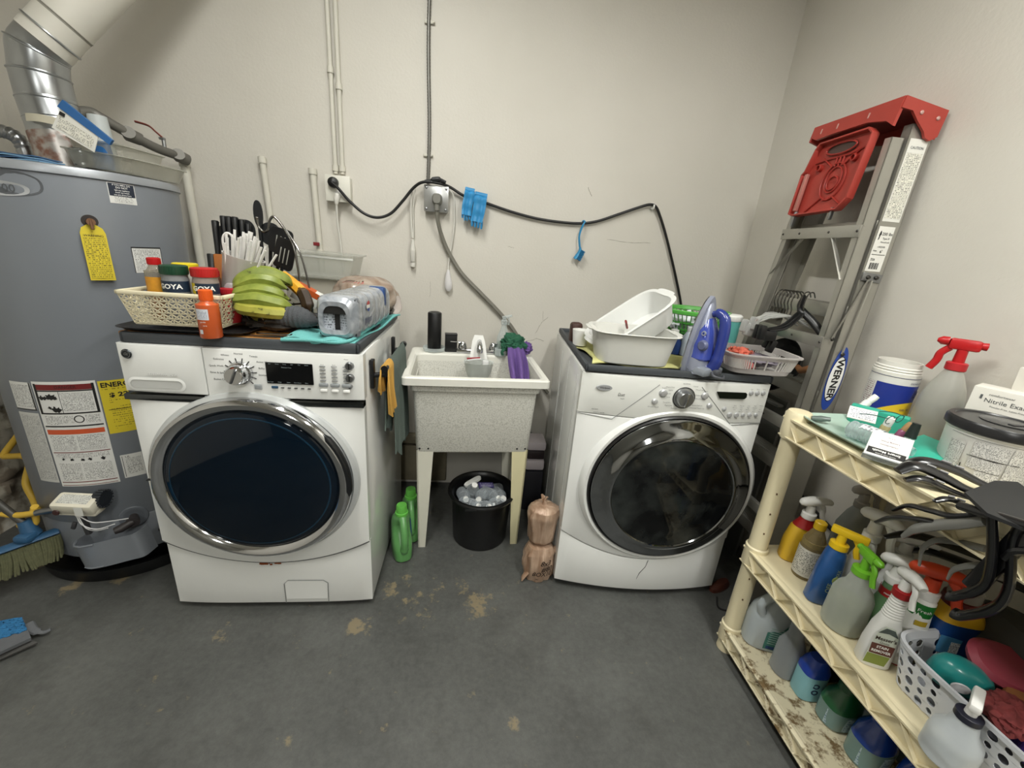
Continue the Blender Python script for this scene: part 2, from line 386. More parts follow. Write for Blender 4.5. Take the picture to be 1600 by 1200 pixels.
grey_cond = mat('conduit_grey', '#7d7c74', .5, .4)
wall_pipe('conduit', 'left painted conduit climbing wall from white outlet box', -.690,1.61,-.689,2.75, .010, -.014, 'conduit', collars=(.02,.35))
wall_pipe('conduit', 'right painted conduit climbing wall from white outlet box', -.660,1.61,-.655,2.75, .010, -.014, 'conduit', collars=(.02,.30))
# spiral metal conduit: ribbed
t = thing('flexible_conduit', 'grey armoured spiral conduit running up wall from steel outlet box', 'conduit', (-.276,-.012,1.605))
m = MB(); pts = []; rs = []
for i in range(191): pts.append((-.0+.004*sin(i*.05),0,i*.006)); rs.append(.0082 if i % 2 else .0066)
m.tube(pts, rs, 10); obj('armour', m, mat('armour_grey', '#706f6a', .4, .6), t)
for z in (.12,.62):
    m = MB(); m.box((0,.004,0),(.045,.006,.012),.002); m.box((.018,.0,0),(.008,.01,.008),.002); obj('strap', m, pipe_paint, t, loc=(0,0,z))
# steel outlet box
t = thing('outlet_box', 'galvanised steel outlet box with large grey plug on wall', 'outlet', (-.233,0,1.541))
m = MB(); m.bx(-.055,.055,-.038,-.001,-.055,.055,.006); obj('box', m, mat('galvanised', '#9a9b9a', .35, .8, var=.2, nscale=40), t)
m = MB(); m.bx(-.057,.057,-.042,-.036,-.057,.057,.004); obj('cover_plate', m, mat('galv_plate', '#b3b4b3', .3, .8, var=.15, nscale=30), t)
for sx in (-1,1):
    for sz in (-1,1):
        m = MB(); m.lathe([(0,.004),(.004,.003),(.006,0)], 12, M=F(sx*.045,-.042,sz*.045)); obj('screw', m, steel, t)
grey_cable = mat('grey_cable', '#6f6d64', .5)
t2 = thing('dryer_cable', 'thick grey flat cord running from steel outlet box down to dryer', 'cord', (0,0,0))
m = MB(); m.loft([(0,0,0,.024,.026,2.6),(0,0,.022,.023,.025,2.6),(0,0,.034,.017,.018,2.4)], 20, M=F(-.228,-.042,1.538)); m.tube([(-.228,-.06,1.53),(-.228,-.058,1.49)], .012, 10); obj('plug', m, mat('plug_grey', '#77766f', .5), t2)
pts = spline([(-.228,-.058,1.50),(-.222,-.05,1.44),(-.20,-.03,1.37),(-.165,-.02,1.30),(-.10,-.02,1.21),(-.0,-.02,1.12),(.11,-.02,1.02),(.19,-.025,.93),(.265,-.03,.80),(.31,-.06,.72),(.35,-.03,.66),(.40,-.02,.60)], 8)
m = MB(); m.tube(pts, .0105, 10, flat=.65); obj('cable', m, grey_cable, t2)
# white outlet box
wp = mat('outlet_white', '#dad8cd', .45)
t = thing('outlet_box', 'white painted double outlet box with black round plug on wall', 'outlet', (-.674,0,1.545))
m = MB(); m.bx(-.052,.052,-.045,-.001,-.052,.052,.004); obj('box', m, wp, t)
m = MB(); m.bx(-.055,.055,-.049,-.043,-.055,.055,.003); obj('cover_plate', m, wp, t)
m = MB(); m.lathe([(0,.002),(.013,.002),(.016,0)], 20, M=F(.0,-.049,-.022)); obj('socket', m, white_pl, t)
t2 = thing('extension_cable', 'long black cord looped along wall from white box over hook to corner', 'cord', (0,0,0))
m = MB(); m.lathe([(0,.03),(.012,.028),(.020,.022),(.0225,.012),(.0225,0),(.021,-.002)], 24, M=F(-.69,-.05,1.568)); obj('plug', m, mat('black_rubber', '#101010', .45), t2)
bc = [(-.690,-.083,1.566),(-.665,-.075,1.545),(-.62,-.06,1.495),(-.56,-.055,1.45),(-.50,-.055,1.437),(-.44,-.05,1.46),(-.385,-.045,1.52),(-.335,-.045,1.58),(-.29,-.052,1.606),(-.225,-.052,1.607),(-.17,-.03,1.597),(-.10,-.02,1.565),(.0,-.018,1.545),(.12,-.016,1.518),(.25,-.016,1.497),(.38,-.016,1.49),(.48,-.016,1.494),(.56,-.016,1.512),(.65,-.016,1.548),(.74,-.018,1.585),(.80,-.02,1.606),(.835,-.02,1.60),(.865,-.02,1.56),(.91,-.02,1.48),(.96,-.018,1.38),(1.02,-.018,1.25),(1.07,-.018,1.13),(1.10,-.02,1.02)]
m = MB(); m.tube(spline(bc, 8), .0065, 10); obj('cable', m, mat('black_rubber2', '#141414', .4), t2)
m = MB(); m.tube(spline([(-.285,-.05,1.61),(-.25,-.052,1.618),(-.22,-.054,1.622),(-.19,-.05,1.612)],5), [.006]*5+[.012]*6+[.008]*5, 8); obj('tape_wrap', m, mat('black_tape', '#1b1c1e', .5), t2)
t = thing('cord_hook', 'small white hook holding up the black cord', 'hook', (.822,0,1.603))
m = MB(); m.box((0,-.004,.0),(.018,.008,.03),.003); m.tube(spline([(0,-.008,-.008),(0,-.02,-.016),(0,-.032,-.010),(0,-.032,.004)],5), .004, 8); obj('hook', m, white_pl, t)
# white cords
wc = mat('white_cord', '#cfcdc5', .5)
t = thing('lamp_cable', 'white cord hanging from white outlet box behind the storage bin', 'cord', (0,0,0))
m = MB(); m.tube([(-.675,-.055,1.522),(-.677,-.062,1.50),(-.68,-.06,1.478)], [.012,.013,.007], 12); obj('plug', m, wc, t)
m = MB(); m.tube(spline([(-.68,-.06,1.48),(-.684,-.045,1.40),(-.678,-.03,1.28),(-.67,-.03,1.1),(-.66,-.03,.95)],6), .005, 8); obj('cable', m, wc, t)
t = thing('lamp_cable', 'white cord with inline connector hanging left of steel box', 'cord', (0,0,0))
m = MB(); m.tube(spline([(-.345,-.03,1.565),(-.352,-.02,1.50),(-.350,-.018,1.42),(-.345,-.018,1.36)],6), .005, 8); m.tube(spline([(-.33,-.03,1.575),(-.342,-.02,1.50),(-.340,-.018,1.42),(-.341,-.018,1.36)],6), .003, 6); obj('cable', m, wc, t)
m = MB(); m.lathe([(0,0),(.0135,0),(.0135,-.052),(.011,-.056),(0,-.056)],16,c=(-.343,-.022,1.305)); m.lathe([(.006,.05),(.011,.02),(.0135,.0)],16,c=(-.343,-.022,1.305)); m.lathe([(0,-.058),(.012,-.058),(.012,-.078),(0,-.08)],16,c=(-.343,-.022,1.305)); obj('connector', m, wc, t)
t = thing('pull_switch', 'thin white cord with rounded white end hanging right of steel box', 'cord', (0,0,0))
m = MB(); m.tube(spline([(-.178,-.03,1.59),(-.155,-.02,1.56),(-.148,-.015,1.48),(-.150,-.015,1.40),(-.168,-.015,1.27),(-.17,-.02,1.22)],6), .0035, 8); obj('cable', m, wc, t)
m = MB(); m.loft([(-.17,-.02,1.225,.006,.006),(-.17,-.02,1.20,.012,.010),(-.168,-.02,1.16,.019,.014),(-.167,-.02,1.135,.018,.014),(-.166,-.02,1.12,.008,.007)],16); obj('pull_end', m, mat('pull_white', '#d8d6d6', .35), t)
# rubber gloves hung over the cord
blue_glove = mat('blue_nitrile', '#2f87bd', .5, var=.15, nscale=25)
def glove(x, z, w, h, label, tilt, seed, grp='blue gloves'):
    r2 = random.Random(seed)
    t = thing('rubber_glove', label, 'glove', (x,-.034,z), (0,tilt,0))
    m = MB()
    m.grid(lambda u,v: ((u-.5)*w*(1-.08*v)+.0015*sin(v*6+seed), -.016*sin(pi*min(1,v*8)/2)*(1 if v<.5 else 1)-.004*sin(u*9+seed)-.002*sin(v*14), .006-v*h), 16, 16, thick=.004)
    m.grid(lambda u,v: ((u-.5)*w*.95, .012-.010*v, .006-v*h*.8), 10, 8, thick=.004)
    m.tube([(-w*.48,-.002,.009),(w*.48,-.002,.009)], .012, 10)
    obj('palm', m, blue_glove, t)
    for k in range(4):
        fx = (-.38+.25*k)*w; L = h*(.06+.12*r2.random())
        m = MB(); m.tube([(fx,-.012,-h+.015),(fx+.002,-.014,-h-.2*L),(fx+.003,-.012,-h-L)], [w*.13,w*.135,w*.09], 8, flat=.5); obj('finger', m, blue_glove, t)
    return t
glove(-.080,1.582,.046,.108,'shorter blue rubber glove draped over black cord, left one', .12, 1)
glove(-.026,1.566,.060,.118,'longer blue rubber glove draped over black cord, right one', .12, 5)
# dish brush
t = thing('dish_brush', 'blue plastic dish brush hanging by its handle from black cord', 'brush', (0,0,0))
bb = mat('brush_blue', '#2c86b5', .4)
m = MB(); m.tube(spline([(.488,-.03,1.50),(.480,-.034,1.488),(.472,-.03,1.46),(.468,-.03,1.43),(.475,-.03,1.39),(.480,-.03,1.37),(.470,-.03,1.345),(.458,-.03,1.325)],6), [.006]*6+[.007]*22+[.010]*8+[.013]*7, 10, flat=.45); m.tube(spline([(.488,-.034,1.50),(.483,-.02,1.506),(.480,-.008,1.50)],4), .004, 6); obj('handle', m, bb, t)
m = MB()
for i in range(9):
    for j in range(3):
        x = .464+i*.0022+.001*j; z = 1.329+i*.005
        m.tube([(x,-.026-.006*j,z),(x+.022,-.026-.006*j,z-.012+.001*(i%3))], .0022, 5)
obj('bristles', m, mat('bristle_blue', '#1f6f9c', .6), t, kind='stuff')
# hairline cracks and scuffs in the plaster
crack_m = mat('crack_shadow', '#8a867a', .8)
def crack(label, pts, w=.0016):
    m = MB(); P = [V((x,-.0006,z)) for x,z in pts]; Q = []
    for a, b in zip(P, P[1:]):
        for k in range(6): q = a.lerp(b, k/6); q.z += rng.uniform(-.002,.002); q.x += rng.uniform(-.002,.002); Q.append(q)
    Q.append(P[-1]); rs = [w*.5*(.3+.7*abs(sin(1.3*i))) for i in range(len(Q))]
    m.tube(Q, rs, 4); return m
for i, pts in enumerate([[(.62,1.43),(.75,1.425),(.85,1.43)],[(.3,.93),(.33,.99),(.36,1.02)],[(.25,.88),(.31,.90),(.35,.89)],[(-.26,1.16),(-.258,1.12),(-.262,1.08)],[(.49,1.66),(.50,1.64),(.512,1.62)],[(.33,1.05),(.335,1.00)],[(.12,1.36),(.15,1.352)]]):
    struct('trim_%d' % (i+1), crack('', pts, .003 if i == 4 else .0018), crack_m)

# ================================================================ washer
def panel(mb, x0, x1, zlo, zhi, yf, t=.01, n=24, M=None, edge=.004):
    """front panel between two height curves, front surface y = yf(x), rounded rim"""
    vs = []; fs = []
    for i in range(n+1):
        x = x0+(x1-x0)*i/n; a, b_ = zlo(x), zhi(x); y = yf(x)
        ex = edge if i in (0, n) else 0
        ring = [(x,y+t,a),(x,y+edge*.4,a),(x,y+ex*.6,a+edge),(x,y+ex*.6,b_-edge),(x,y+edge*.4,b_),(x,y+t,b_)]
        vs += ring
    k = 6
    for i in range(n):
        for j in range(k-1): fs.append((i*k+j,(i+1)*k+j,(i+1)*k+j+1,i*k+j+1))
    fs.append(tuple(range(k))); fs.append(tuple(n*k+j for j in range(k))[::-1])
    return mb.add(vs, fs, M)
cst = lambda c: (lambda x: c)
t = washer = thing('washing_machine', 'white front-loading washer with large dark blue round door, left of sink', 'washing machine', (-.711,-.897,0), .006)
side_m = mat('side_enamel', '#d9dad7', .18, coat=.3, var=.02)
m = MB(); m.bx(-.343,.343,.02,.68,.02,1.0,.012); obj('cabinet', m, side_m, t)
m = MB()
for sx in (-.3,.3):
    for sy in (.06,.62): m.lathe([(0,0),(.02,0),(.02,.02),(.012,.03)],14,c=(sx,sy,0))
obj('foot', m, black_pl, t)
arc = lambda x: .225+.083*(x/.343)**2
yw = lambda x: -.012+.012*(x/.343)**4
panel(m := MB(), -.343,.343, cst(.028), lambda x: arc(x)-.005, lambda x: .006+.01*(x/.343)**4, .02, 32); obj('kick_panel', m, enamel, t)
m = MB(); m.tube([(.342*k/20, -.0065+.010*(k/20)**4, arc(.342*k/20)) for k in range(-20,21)], .0028, 6); obj('arc_seam', m, mat('seam_shade','#4a4c4c',.6), t)  # dark grey tube paints the shade in the gap between the panels
panel(m := MB(), -.343,.343, lambda x: arc(x)+.003, cst(.826), yw, .03, 32); obj('front_panel', m, enamel, t)
m = MB(); m.prism([(-.013+.05,.048),(.183,.048),(.186,.12),(.170,.132),(.05,.132),(.037,.122)], 0, .0015, F(0,.0045,0)); obj('access_cover', m, enamel, t)
sm = mat('seam_shadow_grey', '#7d7f7e', .5)
m = MB(); m.tube([(.034,.003,.03),(.034,.003,.118),(.048,.003,.134),(.172,.003,.134),(.188,.003,.122),(.186,.003,.03)], .0012, 5); obj('cover_seam', m, sm, t)
# trim band
panel(m := MB(), -.345,.345, cst(.830), cst(.847), lambda x: -.013, .03, 20, edge=.002); obj('trim_band', m, mat('smoked_chrome', '#5a5d5f', .12, 1, var=.1), t)
# control console
panel(m := MB(), -.108,.345, cst(.852), cst(1.0), lambda x: -.012+.012*(x/.343)**4, .035, 24); obj('control_panel', m, enamel, t)
# dispenser drawer with recessed grip
panel(m := MB(), -.345,-.111, cst(.854), cst(1.0), lambda x: -.013+.012*(x/.343)**4, .035, 12); d = obj('dispenser_drawer', m, enamel, t)
m = MB()
for r_, y, dz in ((1,-.0135,0),(.86,-.008,.002)): pass
rec = mat('recess_white', '#bfc0bd', .35)
def stadium(w, h, n=10):
    o = []
    for s_ in (1,-1):
        for i in range(n+1):
            a = -pi/2+pi*i/n
            o.append((s_*(w/2-h/2+cos(a)*h/2), s_*sin(a)*h/2))
    return o
out = stadium(.158,.042); inn = stadium(.142,.026)
N_ = len(out)
vs = [(x,y,.0015) for x,y in out]+[(x,y,.003) for x,y in inn]; m.add(vs, [(i,(i+1)%N_,N_+(i+1)%N_,N_+i) for i in range(N_)], F(-.245,-.0135,.882))
obj('grip_rim', m, enamel, d)
m = MB(); m.prism(inn, -.002, .0012, F(-.245,-.0135,.882)); obj('grip_recess', m, rec, d)
m = MB(); m.rect(-.04,.012,-.003,.003, F(-.225,-.0140,.914), .0002); m.rect(.02,.04,-.004,.004, F(-.225,-.0140,.914), .0002); obj('lettering', m, print_mat('print_faint', '#9b9d9c', '#e0e1de', 300, 200), d)
m = MB(); m.lathe([(0,.003),(.012,.003),(.0135,.0015),(.0145,0)], 28, M=F(-.313,-.0120,.971)); bd = obj('badge', m, mat('badge_dark', '#3b3f42', .25, .8), t)
m = MB(); m.lathe([(.0105,.0034),(.0118,.0034)], 28, M=F(-.313,-.0120,.971)); m.text('GE', .010, F(-.313,-.0120,.971) @ T(0,0,.0034), shear=.3); obj('emblem', m, steel, bd)
# program dial
m = MB(); m.lathe([(0,.042),(.024,.042),(.028,.036),(.030,.012),(.034,.010),(.036,0)], 40, M=F(-.008,-.013,.929)); dl = obj('dial', m, chrome, t)
m = MB(); m.box((0,0,.044),(.007,.044,.006),.002, M=F(-.008,-.013,.929,rot=-.4)); obj('grip_bar', m, steel, dl)
m = MB()
for i in range(12):
    a = pi*(1.25 - i*1.5/11)
    m.tube([(-.008+.037*cos(a),-.0135,.929+.037*sin(a)),(-.008+.046*cos(a),-.0135,.929+.046*sin(a))], .0015, 5)
obj('dial_ticks', m, ink, t)
m = MB()
def pt(s, x, z, size=.0078, al='CENTER', **k): m.text(s, size, F(x, -.0127, z) , align=al, h=.0002, **k)
for s_, x, z, al in (('Normal',-.008,.988,'CENTER'),('Whites',-.034,.982,'RIGHT'),('Delicates',-.05,.969,'RIGHT'),('Quick Wash',-.054,.948,'RIGHT'),('Rinse & Spin',-.054,.927,'RIGHT'),('Basket Clean',-.045,.906,'RIGHT'),('Towels',.022,.982,'LEFT'),('Active Wear',.040,.966,'LEFT'),('Bulky',.044,.946,'LEFT'),('Sanitize',.042,.925,'LEFT')): pt(s_, x, z, al=al)
obj('lettering', m, ink, t)
# display
m = MB(); m.prism([(-.066,-.033),(.066,-.033),(.067,-.031),(.067,.031),(.065,.033),(-.065,.033),(-.067,.031),(-.067,-.031)], 0, .003, F(.133,-.0125,.934)); ds = obj('display', m, mat('display_black', '#050608', .08), t)
m = MB()
for i, s_ in enumerate(('Spin','Rinse','Temp','Soil','Dry','Steam')): m.text(s_, .0045, F(.078+i*.021,-.0125,.963) @ T(0,0,.0034))
m.text('Estimated Time', .0045, F(.125,-.0125,.953) @ T(0,0,.0034))
for i, s_ in enumerate(('My Cycle','Delay','Steam','Extra Rinse','Start')): m.text(s_, .0045, F(.076+i*.026,-.0125,.906) @ T(0,0,.0034))
obj('lettering', m, mat('lcd_ink', '#9aa6a8', .4), ds)
bz = mat('button_grey', '#8d9193', .35)
m = MB(); m.box((.086,-.015,.889),(.019,.005,.008),.002); obj('button', m, mat('button_blue', '#2b4a63', .3), t)
m = MB(); m.box((.038,-.015,.888),(.021,.005,.016),.002); obj('button', m, bz, t)
for i in range(5):
    m = MB(); m.box((.108+i*.0195,-.0145,.888),(.009,.004,.003),.001); obj('button', m, mat('button_dark', '#3d4043', .4), t)
for i in range(3):
    for j in range(6):
        m = MB(); m.box((.228+i*.034,-.0125,.962-j*.0115),(.017,.004,.0016),.0005); obj('indicator_bar', m, mat('bar_grey', '#6e7173', .4), t)
    m = MB(); m.box((.228+i*.034,-.0125,.902),(.027,.008,.012),.003); obj('button', m, bz, t)
    m = MB(); m.box((.228+i*.034,-.0125,.884),(.021,.007,.010),.003); obj('button', m, mat('button_white', '#f0f0ee', .3), t)
m = MB()
for i in range(3):
    for j in range(6): m.text(('Heavy','Normal','Light','Extra','More','None','High','Warm','Cold')[(i*3+j) % 9], .0042, F(.228+i*.034,-.0130,.967-j*.0115) @ T(0,0,.0005))
m.text('Power', .005, F(.298,-.008,.985)); m.text('Start / Pause', .0045, F(.298,-.008,.947)); m.text('Loud', .004, F(.298,-.008,.909))
obj('lettering', m, ink, t)
for z, r_ in ((.965,.0125),(.926,.0125),(.898,.0065)):
    m = MB(); m.lathe([(0,.006),(r_*.8,.006),(r_,.003),(r_*1.08,-.006)], 24, M=F(.306,-.009,z)); b_ = obj('round_button', m, steel, t)
    m = MB(); m.box((0,0,.0065),(r_*.3,r_*1.3,.001),0, M=F(.306,-.009,z)); obj('mark', m, ink, b_)
# door: grey dished surround, chrome ring with grip, dark convex glass
DC = F(0,-.012,.569)
m = MB(); m.lathe([(.324,-.006),(.320,.006),(.308,.013),(.302,.006)], 96, M=DC, sy=.93); dr = obj('door', m, mat('door_surround', '#c3c6c6', .3, .35), t)
m = MB(); m.lathe([(.304,.004),(.303,.030),(.297,.040),(.288,.044),(.272,.040),(.262,.030),(.258,.018)], 96, M=DC, sy=.945); obj('chrome_ring', m, chrome, dr)
m = MB(); m.lathe([(.262,.026),(.259,.031),(.252,.034),(.235,.038),(.20,.044),(.15,.050),(.10,.054),(.05,.056),(0,.057)], 96, M=DC, sy=.945)
gm = mat('door_glass', '#03101c', .05, coat=0, var=.02, spec=.35); obj('door_glass', m, gm, dr)
m = MB(); m.lathe([(.243,.0365),(.2405,.0378),(.238,.0375)], 96, M=DC, sy=.945); obj('glass_rim', m, mat('glass_rim_blue', '#0d2a3c', .1), dr)
m = MB()
pts = [(.300*cos(a), -.047, .569+.281*sin(a)) for a in [radians(q) for q in range(-8,42,4)]]
m.tube(pts, [.004]+[.011]*(len(pts)-2)+[.004], 10, flat=.5); obj('door_handle', m, mat('handle_dark', '#17191b', .15), dr)
m = MB(); m.box((-.296,-.04,.58),(.016,.03,.003),.001); obj('ring_joint', m, ink, dr)
m = MB()
for i in range(22): m.box((.0+rng.uniform(-.035,.035),-.007,arc(0)-.003+rng.uniform(-.007,.004)),(rng.uniform(.004,.012),.003,rng.uniform(.002,.006)),.001)
obj('rust_spot', m, mat('rust', '#7a3b14', .9, bump=.5), t)
# bolted-on wall side: towel bar brackets are separate things
# rubber tray on top
t = thing('rubber_tray', 'dark grey raised-edge rubber tray covering the washer top', 'tray', (-.711,-.897,1.0), .006)
m = MB()
m.bx(-.333,.333,.004,.66,.001,.012,.004)
for (a,b_,c_,d_) in ((-.335,.335,.002,.020),(-.335,.335,.645,.662),(-.335,-.318,.002,.662),(.318,.335,.002,.662)): m.bx(a,b_,c_,d_,.001,.032,.006)
obj('tray_body', m, dark_mat, t)
m = MB(); m.bx(.29,.325,.56,.66,.02,.05,.008); obj('corner_lip', m, black_pl, t)

# ================================================================ dryer
t = dryer = thing('clothes_dryer', 'white front-loading dryer with wide chrome-ringed smoky glass door, right of sink', 'dryer', (.700,-.822,0), -.06)
m = MB(); m.bx(-.343,.343,.03,.72,.02,.958,.012); obj('cabinet', m, side_m, t)
m = MB()
for k in range(3): m.bx(-.3455,-.3435,.09+k*.19,.10+k*.19,.05,.92,.001)
obj('side_rib', m, side_m, t)
bow = lambda x: -.035*(1-(x/.343)**2)+.012
darc = lambda x: .190+.095*(x/.343)**2
panel(m := MB(), -.343,.343, cst(.035), lambda x: darc(x)-.003, lambda x: bow(x)*1.15+.004, .04, 32); obj('kick_panel', m, enamel, t)
panel(m := MB(), -.343,.343, lambda x: darc(x)+.003, lambda x: .800, bow, .05, 32); obj('front_panel', m, enamel, t)
panel(m := MB(), -.343,.343, cst(.803), cst(.953), lambda x: bow(x)-.001, .05, 32); cp = obj('control_panel', m, mat('console_white', '#dadbd6', .3, var=.02), t)
m = MB()
for pts in ([(-.343,.800),(-.22,.790),(-.075,.935)], [(.343,.802),(.22,.795),(.075,.937)]):
    P = []
    for a, b_ in zip(pts, pts[1:]):
        for k in range(8): P.append((a[0]+(b_[0]-a[0])*k/8, a[1]+(b_[1]-a[1])*k/8))
    P.append(pts[-1]); m.tube([(x, bow(x)-.0012, z) for x, z in P], .0013, 5)
obj('panel_seam', m, sm, t)
m = MB(); m.tube([(.02,bow(.02)*1.15+.003,darc(.02)-.004),(.015,bow(0)*1.15+.003,.155),(-.005,bow(0)*1.15+.003,.12),(-.012,bow(0)*1.15+.003,.09)], [.0015,.0008,.0012,.0005], 5); obj('scratch', m, mat('scratch_grey', '#4a4a48', .7), t)
# oval badge
m = MB(); m.lathe([(0,.003),(.9,.003),(1,.0)], 36, M=F(-.262,bow(-.262)-.002,.905) @ Matrix.Diagonal((.030,.0115,1,1))); bd = obj('badge', m, mat('badge_silver','#a9abad',.4,.3), t)
m = MB(); m.text('Whirlpool', .0085, F(-.262,bow(-.262)-.002,.905) @ T(0,0,.0035), shear=.25, bold=.01); obj('lettering', m, ink, bd)
m = MB(); 
m.text('Duet', .017, F(-.202,bow(-.202)-.003,.886) @ T(0,0,.001), xs=.7, shear=.2); m.text('steam', .006, F(-.196,bow(-.196)-.003,.872) @ T(0,0,.001))
m.text('6th Sense', .006, F(-.285,bow(-.285)-.003,.822) @ T(0,0,.001), shear=.2); m.text('moisture sensing', .006, F(-.27,bow(-.27)-.004,.811) @ T(0,0,.001))
obj('lettering', m, ink, t)
KY = bow(0)-.003; btn_m = mat('button_silver','#b9babb',.35,.4)
m = MB(); m.lathe([(0,.024),(.025,.024),(.028,.020),(.030,.006),(.035,.004),(.037,0)], 40, M=F(.018,KY,.893)); dl = obj('dial', m, steel, t)
m = MB(); m.box((0,0,.026),(.010,.052,.010),.004, M=F(.018,KY,.893,rot=-.12)); obj('grip_bar', m, chrome, dl)
m = MB(); m.lathe([(.037,.0005),(.0395,.0005),(.040,0)], 40, M=F(.018,KY,.893)); obj('dial_shadow_ring', m, ink, dl)
for x, z, r_ in ((-.058,.906,.0125),(-.082,.872,.0095),(.092,.905,.0115),(.118,.869,.0085)):
    m = MB(); m.lathe([(0,.007),(r_*.75,.006),(r_,.002),(r_*1.15,.001),(r_*1.2,-.004)], 24, M=F(x,bow(x)-.003,z)); obj('round_button', m, btn_m, t)
m = MB()
for s_, x, z, al in (('NORMAL',.018,.945,'CENTER'),('Heavy Duty',-.022,.930,'RIGHT'),('Jeans',-.028,.919,'RIGHT'),('Towels',-.032,.906,'RIGHT'),('Bulky Items',-.032,.893,'RIGHT'),('Timed Dry',-.025,.872,'RIGHT'),('Rapid Dry',-.018,.862,'RIGHT'),('Refresh',0,.852,'RIGHT'),('Casual',.042,.938,'LEFT'),('Mixed Load',.054,.926,'LEFT'),('Delicates',.058,.906,'LEFT'),('Ultra Delicate',.058,.893,'LEFT'),('Quick Refresh',.052,.868,'LEFT'),('Enhanced Touch Up',.045,.858,'LEFT'),('Power',-.058,.925,'CENTER'),('Wrinkle Shield',-.085,.852,'CENTER'),('Start',.092,.922,'CENTER')):
    m.text(s_, .0066, F(x,bow(x)-.0025,z) @ T(0,0,.0012), align=al)
for i in range(5):
    for j in range(4 if i else 3): m.text(('More','Normal','Less','High','Medium','Low')[(i+j) % 6], .005, F(.205+i*.027+.012,bow(.205+i*.027)-.0015,.872-j*.0075) @ T(0,0,.0015))
for i, s_ in enumerate(('Dryness','Temp','Time','Shield','Signal')): m.text(s_, .0048, F(.205+i*.028,bow(.205+i*.028)-.0015,.823) @ T(0,0,.0015))
for i, s_ in enumerate(('Less','More','Time')): m.text(s_, .005, F(.268+i*.025,bow(.268+i*.025)-.0015,.935) @ T(0,0,.0015))
obj('lettering', m, grey_ink, t)
m = MB(); pd = [(-.062,.012),(.05,.012),(.056,.006),(.056,-.006),(.05,-.012),(-.045,-.012)]; m.prism(pd, 0, .003, F(.192,bow(.2)-.006,.912,rot=.0) @ Matrix.Rotation(.09,4,'Y')); obj('display', m, mat('lcd_dark', '#10160f', .15), t)
for i in range(3):
    x = .268+i*.025; m = MB(); m.lathe([(0,.007),(.006,.006),(.009,.001),(.0098,-.004)], 20, M=F(x,bow(x)-.002,.921)); obj('round_button', m, btn_m, t)
for i in range(5):
    x = .205+i*.027; r_ = (.0105,.0105,.008,.0085,.008)[i]; m = MB(); m.lathe([(0,.006),(r_*.7,.005),(r_,.001),(r_*1.1,-.004)], 20, M=F(x,bow(x)-.002,.836)); obj('round_button', m, btn_m, t)
m = MB(); m.lathe([(0,.006),(.005,.005),(.008,.001),(.009,-.004)], 20, M=F(.178,bow(.178)-.003,.858)); obj('round_button', m, btn_m, t)
DC = F(.035,KY+.004,.520)
m = MB(); m.lathe([(.340,-.030),(.334,-.004),(.322,.006),(.312,.004),(.308,-.002)], 96, M=DC, sy=.985); dr = obj('door', m, enamel, t)
m = MB(); m.lathe([(.3085,.0),(.3085,.010),(.303,.014),(.301,.010)], 96, M=DC, sy=.985); obj('gasket_ring', m, mat('gasket_black', '#0b0b0c', .3), dr)
m = MB(); m.lathe([(.302,.008),(.298,.018),(.288,.022),(.27,.026),(.25,.036),(.238,.046),(.230,.047),(.224,.042)], 96, M=DC, sy=.985); obj('chrome_ring', m, mat('smoky_chrome', '#8f9192', .07, 1, var=.03), dr)
m = MB(); m.lathe([(.227,.044),(.215,.046),(.19,.042),(.15,.049),(.10,.055),(.05,.058),(0,.059)], 96, M=DC, sy=.985)
m2, n_, l_, b_ = newmat('smoky_glass')
b_.inputs['Base Color'].default_value = hexc('#0d0f10'); b_.inputs['Roughness'].default_value = .06; b_.inputs['Specular IOR Level'].default_value = .3
tcn = n_.new('ShaderNodeTexCoord'); nn = n_.new('ShaderNodeTexNoise'); nn.inputs['Scale'].default_value = 7; nn.inputs['Detail'].default_value = 5; l_.new(tcn.outputs['Object'], nn.inputs['Vector'])
rr = n_.new('ShaderNodeValToRGB'); rr.color_ramp.elements[0].position = .45; rr.color_ramp.elements[0].color = hexc('#0b0c0d'); rr.color_ramp.elements[1].position = .8; rr.color_ramp.elements[1].color = hexc('#3a3e3c'); l_.new(nn.outputs['Fac'], rr.inputs[0]); l_.new(rr.outputs[0], b_.inputs['Base Color'])
obj('door_glass', m, m2, dr)
t = thing('rubber_mat', 'dark grey raised-edge mat covering the dryer top', 'mat', (.700,-.822,.958), -.06)
m = MB(); m.bx(-.333,.333,.004,.70,.001,.010,.004)
for (a,b_,c_,d_) in ((-.338,.340,.000,.016),(-.338,.340,.69,.705),(-.338,-.322,0,.705),(.322,.340,0,.705)): m.bx(a,b_,c_,d_,.001,.026,.006)
obj('mat_body', m, dark_mat, t)

# ================================================================ utility sink
def tubm():
    m, n, l, b = newmat('speckled_tub')
    tc = n.new('ShaderNodeTexCoord'); no = n.new('ShaderNodeTexNoise'); no.inputs['Scale'].default_value = 220; no.inputs['Detail'].default_value = 2; l.new(tc.outputs['Object'], no.inputs['Vector'])
    r = n.new('ShaderNodeValToRGB'); r.color_ramp.elements[0].position = .38; r.color_ramp.elements[0].color = hexc('#b9b8af'); r.color_ramp.elements[1].position = .52; r.color_ramp.elements[1].color = hexc('#d6d5cd'); l.new(no.outputs['Fac'], r.inputs[0])
    l.new(r.outputs[0], b.inputs['Base Color']); b.inputs['Roughness'].default_value = .5
    return m
tub_m = tubm(); rim_m = mat('tub_rim', '#dcdbd2', .4, var=.04)
t = sink = thing('utility_sink', 'freestanding speckled off-white plastic laundry sink with four tapered legs', 'sink', (-.302,-.614,0), .06)
SW, SD, SH = .596, .500, .845
